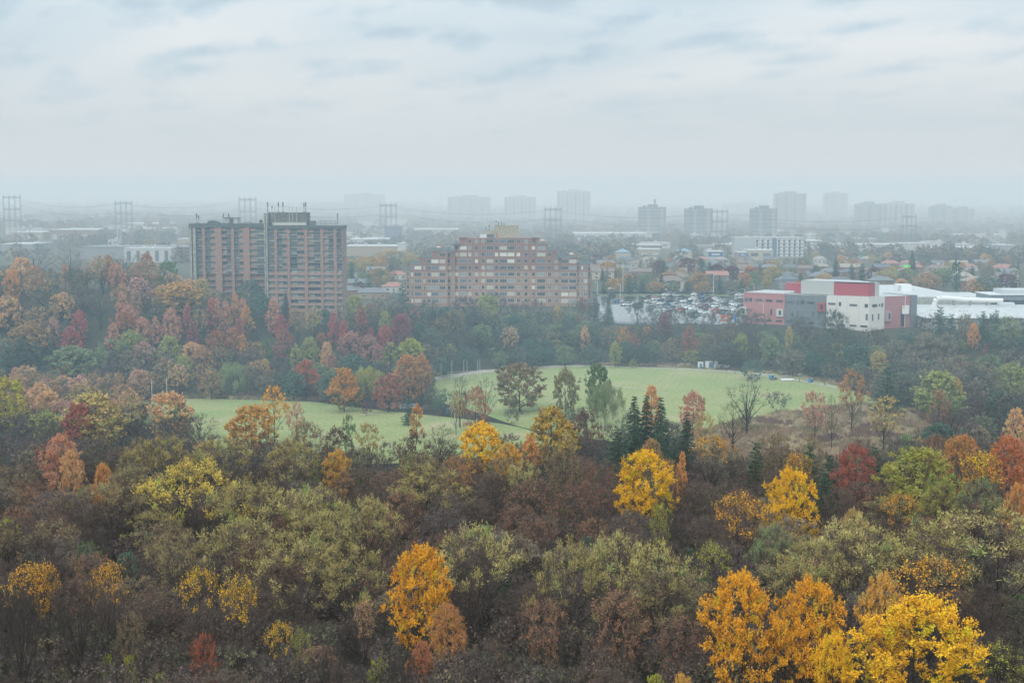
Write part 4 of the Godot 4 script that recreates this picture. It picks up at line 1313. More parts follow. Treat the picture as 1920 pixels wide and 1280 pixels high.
	for e in [["field_cover", "rolled white field cover nearer the storage container", 90.5, -521.0, 0.42, 4.8], ["field_cover", "rolled white field cover nearer the gravel path", 101.5, -514.5, 0.42, 4.8]]:
		var r := thing(e[0], e[1], "roll", on_land(e[2], e[3]))
		var c := Geo.new()
		c.stick(Vector3(-e[5] / 2, e[4], 0.2), Vector3(e[5] / 2, e[4], -0.2), e[4], e[4], 10)
		part("roll", c.mesh(), pale, r)
		part("stand", span_box(-e[5] / 2 + 0.3, -e[5] / 2 + 0.5, 0, e[4], -0.4, 0.4), paint("stand_dark", 0.1, 0.1, 0.1, 0.8), r)
		part("stand", span_box(e[5] / 2 - 0.5, e[5] / 2 - 0.3, 0, e[4], -0.4, 0.4), paint("stand_dark", 0.1, 0.1, 0.1, 0.8), r)
	var tb := thing("picnic_table", "dark picnic table between the two rolled covers", "table", on_land(96.8, -516.5), 0.3)
	part("tabletop", span_box(-1.4, 1.4, 0.72, 0.8, -0.4, 0.4), paint("bench_dark", 0.08, 0.10, 0.12, 0.7), tb)
	for z in [-0.85, 0.6]:
		part("seat", span_box(-1.4, 1.4, 0.42, 0.48, z, z + 0.25), paint("bench_dark", 0.08, 0.10, 0.12, 0.7), tb)
	for x in [-1.0, 1.0]:
		part("leg", span_box(x - 0.05, x + 0.05, 0, 0.719, -0.7, 0.7), paint("bench_dark", 0.08, 0.10, 0.12, 0.7), tb)
	for e in [["silver aluminium bleacher next to the stacked dark benches", -42.0, -481.5, 7.2, 0], ["silver aluminium bleacher behind the orange and green column tree", -35.8, -478.5, 5.6, 0], ["stack of dark benches beside the silver bleachers", -47.8, -484.5, 6.2, 1], ["dark bench stack at the far end of the silver bleachers", -30.0, -474.5, 2.8, 1]]:
		var b := thing("bleacher" if e[4] == 0 else "bench_stack", e[0], "bleacher" if e[4] == 0 else "bench", on_land(e[1], e[2]), 0.12)
		var m := paint("bleacher_alu", 0.52, 0.53, 0.52, 0.4) if e[4] == 0 else paint("bench_steel", 0.13, 0.14, 0.15, 0.6)
		for i in 4:
			part("plank", span_box(-e[3] / 2, e[3] / 2, 0.35 + i * 0.36, 0.42 + i * 0.36, -i * 0.62 - 0.3, -i * 0.62), m, b)
		for i in 4:
			var f := Geo.new()
			var x := -e[3] / 2 + 0.3 + i * (e[3] - 0.6) / 3.0 as float
			f.stick(Vector3(x, 0, 0), Vector3(x, 1.42, -2.0), 0.05, 0.05, 4)
			f.stick(Vector3(x, 0, -2.0), Vector3(x, 1.42, -2.0), 0.05, 0.05, 4)
			part("frame", f.mesh(), m, b)
	var post := thing("line_post", "thin white post standing on the lower field near the bright yellow maple", "post", on_land(-18.2, -443))
	part("shaft", pole_mesh(5.2, 0.08, 0.06), white, post)
	part("foot", span_box(-0.2, 0.2, 0, 0.12, -0.2, 0.2), white, post)
	# pale worn path along the far edge, chalk and worn patches
	var chalk := paint("path_gravel", 0.50, 0.47, 0.40, 0.9, 0.25, 0.05)
	for line in FIELD_LINES:
		var w: float = line[0]
		var pts: Array = line[1]
		var left: Array[Vector2] = []
		var right: Array[Vector2] = []
		for i in pts.size():
			var a: Vector2 = pts[maxi(0, i - 1)]
			var b: Vector2 = pts[mini(pts.size() - 1, i + 1)]
			var nrm := (b - a).orthogonal().normalized() * w / 2.0
			left.append(pts[i] + nrm)
			right.append(pts[i] - nrm)
		right.reverse()
		structure("path", drape(PackedVector2Array(left + right), 0.085), chalk)
	grass_tufts()
	creek()

func creek() -> void:
	var bed := PackedVector2Array([Vector2(14, -209), Vector2(24, -219), Vector2(40, -226), Vector2(52, -229), Vector2(53, -234), Vector2(38, -232), Vector2(22, -226), Vector2(11, -214)])
	var m := paint("creek_water", 0.05, 0.055, 0.055, 0.06)
	structure("creek_water", drape(bed, 0.08), m)

# dry grass and low weeds on the meadow and along the field edge: nobody could count it
func grass_tufts() -> void:
	var rng := RandomNumberGenerator.new()
	rng.seed = 55
	var g := Geo.new()
	for i in 46:
		var a := rng.randf() * TAU
		var r := rng.randf() * 0.55
		var p := Vector3(cos(a) * r, 0, sin(a) * r)
		var tip := p + Vector3(rng.randf_range(-0.35, 0.35), rng.randf_range(0.35, 0.95), rng.randf_range(-0.35, 0.35))
		g.twig(p, tip, 0.05, Vector3(rng.randfn(), 0.2, rng.randfn()))
	var tuft := g.mesh()
	var at: Array[Transform3D] = []
	var tint: Array[Color] = []
	var palette := [Color(0.36, 0.28, 0.18), Color(0.30, 0.21, 0.14), Color(0.24, 0.20, 0.11), Color(0.42, 0.34, 0.22), Color(0.20, 0.13, 0.10)]
	var patch := FastNoiseLite.new()
	patch.seed = 8
	patch.frequency = 0.045
	for i in 9000:
		var p := Vector2(rng.randf_range(50, 150), rng.randf_range(-470, -370))
		var s := rng.randf_range(0.8, 1.6)
		if i % 3 == 0:   # the rough strip where the mown field meets the slope
			var x := rng.randf_range(-130, 130)
			p = Vector2(x, -slope_foot(x) - rng.randf_range(-9, 6))
			for o in field_outlines:
				if Geometry2D.is_point_in_polygon(p, o):
					s = 0.0
		else:
			if not Geometry2D.is_point_in_polygon(p, meadow_outline):
				continue
			s *= 1.0 + 1.4 * maxf(0.0, patch.get_noise_2d(p.x, p.y))
		if s == 0.0:
			continue
		at.append(Transform3D(Basis(Vector3.UP, rng.randf() * TAU).scaled(Vector3(s * 1.3, s, s * 1.3)), on_land(p.x, p.y)))
		var k := int(clampf(2.5 + 5.0 * patch.get_noise_2d(p.x * 0.7 + 90.0, p.y * 0.7), 0, 4))
		tint.append(palette[k] * rng.randf_range(0.8, 1.2))
	scatter("dry_grass", "dry buff grass and weeds of the meadow beside the upper field", "grass", tuft, at, tint)

func scatter(called: String, label: String, category: String, mesh: Mesh, at: Array[Transform3D], tint: Array[Color]) -> void:
	var mm := MultiMesh.new()
	mm.transform_format = MultiMesh.TRANSFORM_3D
	mm.use_colors = true
	mm.mesh = mesh
	mm.instance_count = at.size()
	for i in at.size():
		mm.set_instance_transform(i, at[i])
		mm.set_instance_color(i, tint[i])
	var o := MultiMeshInstance3D.new()
	o.name = called
	o.multimesh = mm
	var m := paint("scatter_tint", 1, 1, 1, 0.9)
	m.vertex_color_use_as_albedo = true
	o.material_override = m
	o.set_meta("kind", "stuff")
	tag(o, label, category)
	add_child(o)


# ---------------------------------------------------------------- suburb

const WALL_PAINT := {"brick": [0.30, 0.17, 0.13], "tan": [0.40, 0.31, 0.22], "white": [0.60, 0.60, 0.57], "grey": [0.30, 0.31, 0.32], "cream": [0.52, 0.47, 0.37], "brown": [0.24, 0.17, 0.13], "blue": [0.08, 0.14, 0.24], "pale": [0.50, 0.52, 0.53], "dark": [0.10, 0.12, 0.15]}
const ROOF_PAINT := {"grey": [0.17, 0.175, 0.185], "brown": [0.20, 0.145, 0.12], "red": [0.38, 0.16, 0.12], "slate": [0.11, 0.125, 0.145], "white": [0.62, 0.64, 0.65], "tan": [0.34, 0.29, 0.23], "blue": [0.16, 0.34, 0.46]}

func wall_paint(c: String) -> StandardMaterial3D:
	var v: Array = WALL_PAINT[c]
	return paint("wall_" + c, v[0], v[1], v[2], 0.9, 0.18, 0.08)

func roof_paint(c: String) -> StandardMaterial3D:
	var v: Array = ROOF_PAINT[c]
	return paint("roof_" + c, v[0], v[1], v[2], 0.42, 0.2, 0.1)

func house(o: Node3D, w: float, dep: float, eave: float, wall: String, roof: String, hip: bool) -> void:
	part("wall", span_box(-w / 2, w / 2, -0.5, eave, -dep, 0), wall_paint(wall), o)
	var ridge := eave + dep * 0.27
	var g := Geo.new()
	var x0 := -w / 2 - 0.45
	var x1 := w / 2 + 0.45
	var inset := dep * 0.45 if hip else 0.0
	var a := Vector3(x0, eave, 0.45)
	var b := Vector3(x1, eave, 0.45)
	var c := Vector3(x1, eave, -dep - 0.45)
	var d := Vector3(x0, eave, -dep - 0.45)
	var e := Vector3(x0 + inset, ridge, -dep / 2)
	var f := Vector3(x1 - inset, ridge, -dep / 2)
	g.quad(a, b, f, e); g.quad(c, d, e, f); g.tri(d, a, e); g.tri(b, c, f); g.quad(a, d, c, b)
	var r := part("roof", g.mesh(), roof_paint(roof), o)
	part("chimney", span_box(w * 0.2, w * 0.2 + 0.8, ridge - 1.4, ridge + 0.9, -dep * 0.55, -dep * 0.55 + 0.8), wall_paint("brick"), r)
	var alu := paint("house_frame", 0.55, 0.55, 0.53, 0.6)
	for s in (2 if eave > 4.0 else 1):
		for k in 3:
			if s == 0 and k == 1:
				part("door", span_box(-0.5, 0.5, 0.02, 2.1, 0, 0.05), wall_paint("brown"), o)
			else:
				part("window", window_mesh(1.8, 1.2, 2, panes()[k % 2], alu), null, o, Vector3(-w * 0.36 + k * w * 0.3, 0.95 + s * 2.6, 0))

func build_suburb() -> void:
	for h in HOUSES:
		var o := thing("house", h[8], "house", on_land(h[0], h[1]), h[7], "houses of the suburb")
		house(o, h[2], h[3], h[4], h[5], h[6], fmod(absf(h[0]) * 7.0, 3.0) > 1.0)
	var rng := RandomNumberGenerator.new()
	rng.seed = 90
	for f in FLAT_BUILDINGS:   # x0, x1, z, height, depth, wall, roof, window style, name, label
		var w: float = f[1] - f[0]
		var o := thing(f[8], f[9], "building", on_land((f[0] + f[1]) / 2.0, f[2]))
		var h: float = f[3]
		part("wall", span_box(-w / 2, w / 2, -2, h, -f[4], 0), wall_paint(f[5]), o)
		part("roof", span_box(-w / 2 - 0.3, w / 2 + 0.3, h + 0.01, h + 0.7, -f[4] - 0.3, 0.3), roof_paint(f[6]), o)
		if f[7] == "strip":
			var n := clampi(int(w / 14.0), 2, 9)
			for i in n:
				part("window", span_box(-w / 2 + w * (i + 0.2) / n, -w / 2 + w * (i + 0.8) / n, h * 0.45, h * 0.75, 0, 0.1), panes()[i % 2], o)
		elif f[7] == "tall":
			var n := clampi(int(w / 7.0), 3, 9)
			for i in n:
				part("window", span_box(-w / 2 + w * (i + 0.3) / n, -w / 2 + w * (i + 0.7) / n, 1.0, h * 0.85, 0, 0.1), panes()[1], o)
		elif f[7] == "grid":
			apartment_grid(o, w, h)
		elif f[7] == "docks":
			var n := clampi(int(w / 10.0), 2, 10)
			for i in n:
				part("loading_door", span_box(-w / 2 + w * (i + 0.25) / n, -w / 2 + w * (i + 0.75) / n, 0, h * 0.5, 0, 0.1), wall_paint("pale" if f[5] != "pale" else "grey"), o)
		if f[7] == "pyramid":
			var g := Geo.new()
			var t := Vector3(0, h + 0.71 + w * 0.24, -f[4] / 2)
			var q := [Vector3(-w / 2, h + 0.71, 0.2), Vector3(w / 2, h + 0.71, 0.2), Vector3(w / 2, h + 0.71, -f[4]), Vector3(-w / 2, h + 0.71, -f[4])]
			for i in 4:
				g.tri(q[i], q[(i + 1) % 4], t)
			part("roof_hat", g.mesh(), roof_paint("blue"), o)
		else:
			for i in clampi(int(w / 18.0), 1, 6):
				var x := rng.randf_range(-0.42, 0.42) * w
				part("roof_unit", span_box(x - 1.5, x + 1.5, h + 0.71, h + 0.71 + rng.randf_range(1.2, 2.4), -f[4] * 0.6, -f[4] * 0.6 + 3.0), wall_paint("white"), o)
		if f[7] == "sign":
			part("sign_band", span_box(-w * 0.45, w * 0.45, h * 0.55, h * 0.95, 0, 0.15), paint("sign_band_blue", 0.03, 0.08, 0.20, 0.4), o)
			part("sign_text", span_box(-w * 0.25, w * 0.25, h * 0.68, h * 0.82, 0.15, 0.2), paint("sign_text_pale", 0.5, 0.55, 0.55, 0.5), o)
	for p in UTILITY_POLES:
		var o := thing("utility_pole", p[3], "pole", on_land(p[0], p[1]), 0.3, "utility poles of the suburb")
		part("shaft", pole_mesh(p[2], 0.17, 0.12), paint("pole_wood", 0.11, 0.10, 0.09, 0.9), o)
		part("crossarm", span_box(-1.2, 1.2, p[2] - 1.0, p[2] - 0.82, -0.08, 0.08), paint("pole_wood", 0.11, 0.10, 0.09, 0.9), o)
	var st := thing("smoke_stack", "pair of white stacks beside the small white works tower", "chimney", on_land(STACKS[0], STACKS[1]))
	for s in [-1.6, 1.6]:
		part("stack", pole_mesh(23.0, 0.9, 0.8, 12), wall_paint("white"), st, Vector3(s, 0, 0))
	var lawn := thing("shop_sign", "small lit green shop sign above a yellow canopy", "sign", on_land(278.0, -990))
	var glow := paint("sign_green", 0.10, 0.60, 0.12, 0.5)
	glow.emission_enabled = true
	glow.emission = Color(0.12, 0.8, 0.16)
	glow.emission_energy_multiplier = 0.4
	part("sign_face", span_box(-2.4, 2.4, 5.0, 6.6, 0, 0.3), glow, lawn)
	part("post", span_box(-0.2, 0.2, 0, 4.99, 0.05, 0.25), wall_paint("grey"), lawn)
	part("canopy", span_box(-6, 3, 2.6, 3.1, -5, -0.1), paint("canopy_yellow", 0.55, 0.50, 0.20, 0.6), lawn)

# white framed balconies of the pale apartment house
func apartment_grid(o: Node, w: float, h: float) -> void:
	var frame := paint("grid_frame", 0.62, 0.64, 0.65, 0.6)
	part("bare_gable", span_box(-w / 2 - 0.05, -w / 2 + w * 0.28, 0, h - 0.05, 0.02, 0.5), paint("gable_grey", 0.33, 0.36, 0.37, 0.8), o)
	part("blue_slot", span_box(w * 0.045, w * 0.105, 0, h - 0.05, 0.02, 0.6), paint("slot_blue", 0.08, 0.13, 0.22, 0.4), o)
	for b in [[-w * 0.20, w * 0.04, 3], [w * 0.12, w * 0.5, 5]]:
		for i in b[2]:
			for f in 5:
				var x0 := lerpf(b[0], b[1], float(i) / b[2])
				var x1 := lerpf(b[0], b[1], float(i + 1) / b[2])
				part("window", span_box(x0 + 0.3, lerpf(x0, x1, 0.5), 2.0 + f * (h - 3.0) / 5.0, 1.2 + (f + 1) * (h - 3.0) / 5.0, 0, 0.1), panes()[(i + f) % 2], o)
				part("balcony", span_box(lerpf(x0, x1, 0.5), x1 - 0.2, 1.8 + f * (h - 3.0) / 5.0, 3.0 + f * (h - 3.0) / 5.0, 0.02, 1.3), frame, o)
			part("frame_fin", span_box(lerpf(b[0], b[1], float(i) / b[2]) - 0.2, lerpf(b[0], b[1], float(i) / b[2]) + 0.2, 1.0, h, 0.02, 1.4), frame, o)


# ---------------------------------------------------------------- far towers, pylons, woods

func build_far() -> void:
	for t in FAR_TOWERS:   # x, z, width, height, depth, wall, label, crown
		var o := thing("tower_block", t[6], "building", on_land(t[0], t[1]), 0.0, "tower blocks on the hazy horizon")
		var w: float = t[2]
		var h: float = t[3]
		part("wall", span_box(-w / 2, w / 2, -4, h, -t[4], 0), wall_paint(t[5]), o)
		var n := clampi(int(w / 9.0), 3, 8)
		for i in n:
			part("balcony_stack", span_box(-w / 2 + w * (i + 0.18) / n, -w / 2 + w * (i + 0.62) / n, 3, h - 2.5, 0, 1.2), wall_paint("dark" if i % 2 == 0 else "grey"), o)
		for f in int(h / 6.0):
			part("floor_band", span_box(-w / 2 - 0.05, w / 2 + 0.05, 5.6 + f * 6.0, 6.2 + f * 6.0, 0.0, 1.45), wall_paint("pale"), o)
		part("roof_house", span_box(-w * 0.16, w * 0.2, h + 0.01, h + 4.5, -t[4] * 0.7, -t[4] * 0.2), wall_paint(t[5]), o)
		part("roof_house", span_box(-w * 0.34, -w * 0.22, h + 0.01, h + 2.4, -t[4] * 0.6, -t[4] * 0.3), wall_paint(t[5]), o)
		if t[7] == "chimney":
			part("chimney", span_box(w * 0.06, w * 0.13, h + 4.51, h + 13.0, -t[4] * 0.5, -t[4] * 0.5 + 3.0), wall_paint("dark"), o)
	var tops: Array = []
	for p in PYLONS:   # x, z, width, height, label
		var o := thing("power_pylon", p[4], "pylon", on_land(p[0], p[1]), 0.0, "lattice pylons of the power line")
		var steel := paint("pylon_steel", 0.20, 0.22, 0.24, 0.6)
		var w: float = p[2]
		var h: float = p[3]
		for i in 4:
			var x := -w / 2 + w * i / 3.0
			var g := Geo.new()
			for s in [-1.0, 1.0]:
				g.stick(Vector3(x + s * 1.5, -2, 0), Vector3(x + s * 0.7, h * 0.45, 0), 0.26, 0.22, 4)
				g.stick(Vector3(x + s * 0.7, h * 0.45, 0), Vector3(x + s * 0.5, h, 0), 0.22, 0.18, 4)
			var y := 0.0
			var k := 1.0
			while y < h - 2.0:
				var half := lerpf(1.5, 0.7, clampf(y / (h * 0.45), 0, 1))
				g.stick(Vector3(x - half * k, y, 0), Vector3(x + half * k, y + 2.4, 0), 0.09, 0.09, 3)
				y += 2.4
				k = -k
			g.stick(Vector3(x, h, 0), Vector3(x, h + 2.2, 0), 0.3, 0.08, 4)
			part("mast", g.mesh(), steel, o)
		for y in [0.52, 0.74, 0.97]:
			var g := Geo.new()
			for s in [-0.6, 0.6]:
				g.stick(Vector3(-w / 2, h * y + s, 0), Vector3(w / 2, h * y + s, 0), 0.22, 0.22, 4)
			for i in 12:
				g.stick(Vector3(-w / 2 + w * i / 12.0, h * y + (0.6 if i % 2 else -0.6), 0), Vector3(-w / 2 + w * (i + 1) / 12.0, h * y + (-0.6 if i % 2 else 0.6), 0), 0.1, 0.1, 3)
			part("crossbeam", g.mesh(), steel, o)
		tops.append(on_land(p[0], p[1]) + Vector3(0, h, 0))
	for i in tops.size() - 1:
		var a: Vector3 = tops[i]
		var b: Vector3 = tops[i + 1]
		var o := thing("power_line", ["sagging wires between the outermost pylon and the next one", "sagging wires between the second and third pylon behind the brick tower", "sagging wires between the brick tower's pylon and the one beyond it", "sagging wires behind the stepped brick block", "sagging wires crossing above the parking lot", "sagging wires leading to the last pylon beyond the school"][i], "wire", (a + b) / 2.0)
		for k in 4:
			var g := Geo.new()
			var off := Vector3(-8.0 + k * 5.3, -1.5 - (k % 2) * 8.0, 0) - (a + b) / 2.0
			for s in 12:
				var t0 := s / 12.0
				var t1 := (s + 1) / 12.0
				g.stick(a.lerp(b, t0) + Vector3(0, -28.0 * t0 * (1.0 - t0), 0) + off, a.lerp(b, t1) + Vector3(0, -28.0 * t1 * (1.0 - t1), 0) + off, 0.07, 0.07, 3)
			part("wire", g.mesh(), paint("wire_dark", 0.08, 0.08, 0.09, 0.7), o)
	far_woods()

func far_woods() -> void:
	var rng := RandomNumberGenerator.new()
	rng.seed = 66
	var tree := grow({"seed": 181, "h": 12.0, "r": 5.6, "t0": 0.05, "form": "dome", "n": 30, "gap": 1.6, "limbs": 3, "hollow": 0.3, "twigs": 0, "twig_len": 1.0, "leaves": 20, "leaf_len": 1.3, "leaf_w": 1.1, "cr": 1.5, "sprigs": 4, "show_shoots": false})
	var at: Array[Transform3D] = []
	var tint: Array[Color] = []
	var palette := [Color(0.13, 0.15, 0.11), Color(0.20, 0.17, 0.12), Color(0.09, 0.12, 0.10), Color(0.24, 0.20, 0.13), Color(0.17, 0.14, 0.12), Color(0.28, 0.21, 0.12), Color(0.10, 0.13, 0.11), Color(0.15, 0.13, 0.12)]
	var grove := FastNoiseLite.new()
	grove.seed = 3
	grove.frequency = 0.006
	for i in 13000:
		var d := 1180.0 * pow(5.6, rng.randf())
		var x := rng.randf_range(-0.42, 0.42) * d
		if grove.get_noise_2d(x, d * 0.6) < (0.02 if d < 2300.0 else -0.15) and rng.randf() < 0.88:
			continue
		var clear := true
		for f in FLAT_BUILDINGS:
			if x > f[0] - 8.0 and x < f[1] + 8.0 and d > -f[2] - 190.0 and d < -f[2] + f[4] + 6.0:
				clear = false
				break
		if not clear:
			continue
		var s := rng.randf_range(0.6, 1.15) * (1.0 + smoothstep(1500, 5000, d) * 0.7)
		at.append(Transform3D(Basis(Vector3.UP, rng.randf() * TAU).scaled(Vector3(s * rng.randf_range(0.85, 1.25), s * rng.randf_range(0.75, 1.15), s)), on_land(x, -d)))
		tint.append(palette[rng.randi() % palette.size()] * rng.randf_range(0.85, 1.2))
	scatter("distant_woods", "hazy woods and street trees stretching to the horizon beyond the suburb", "woods", tree[1], at, tint)

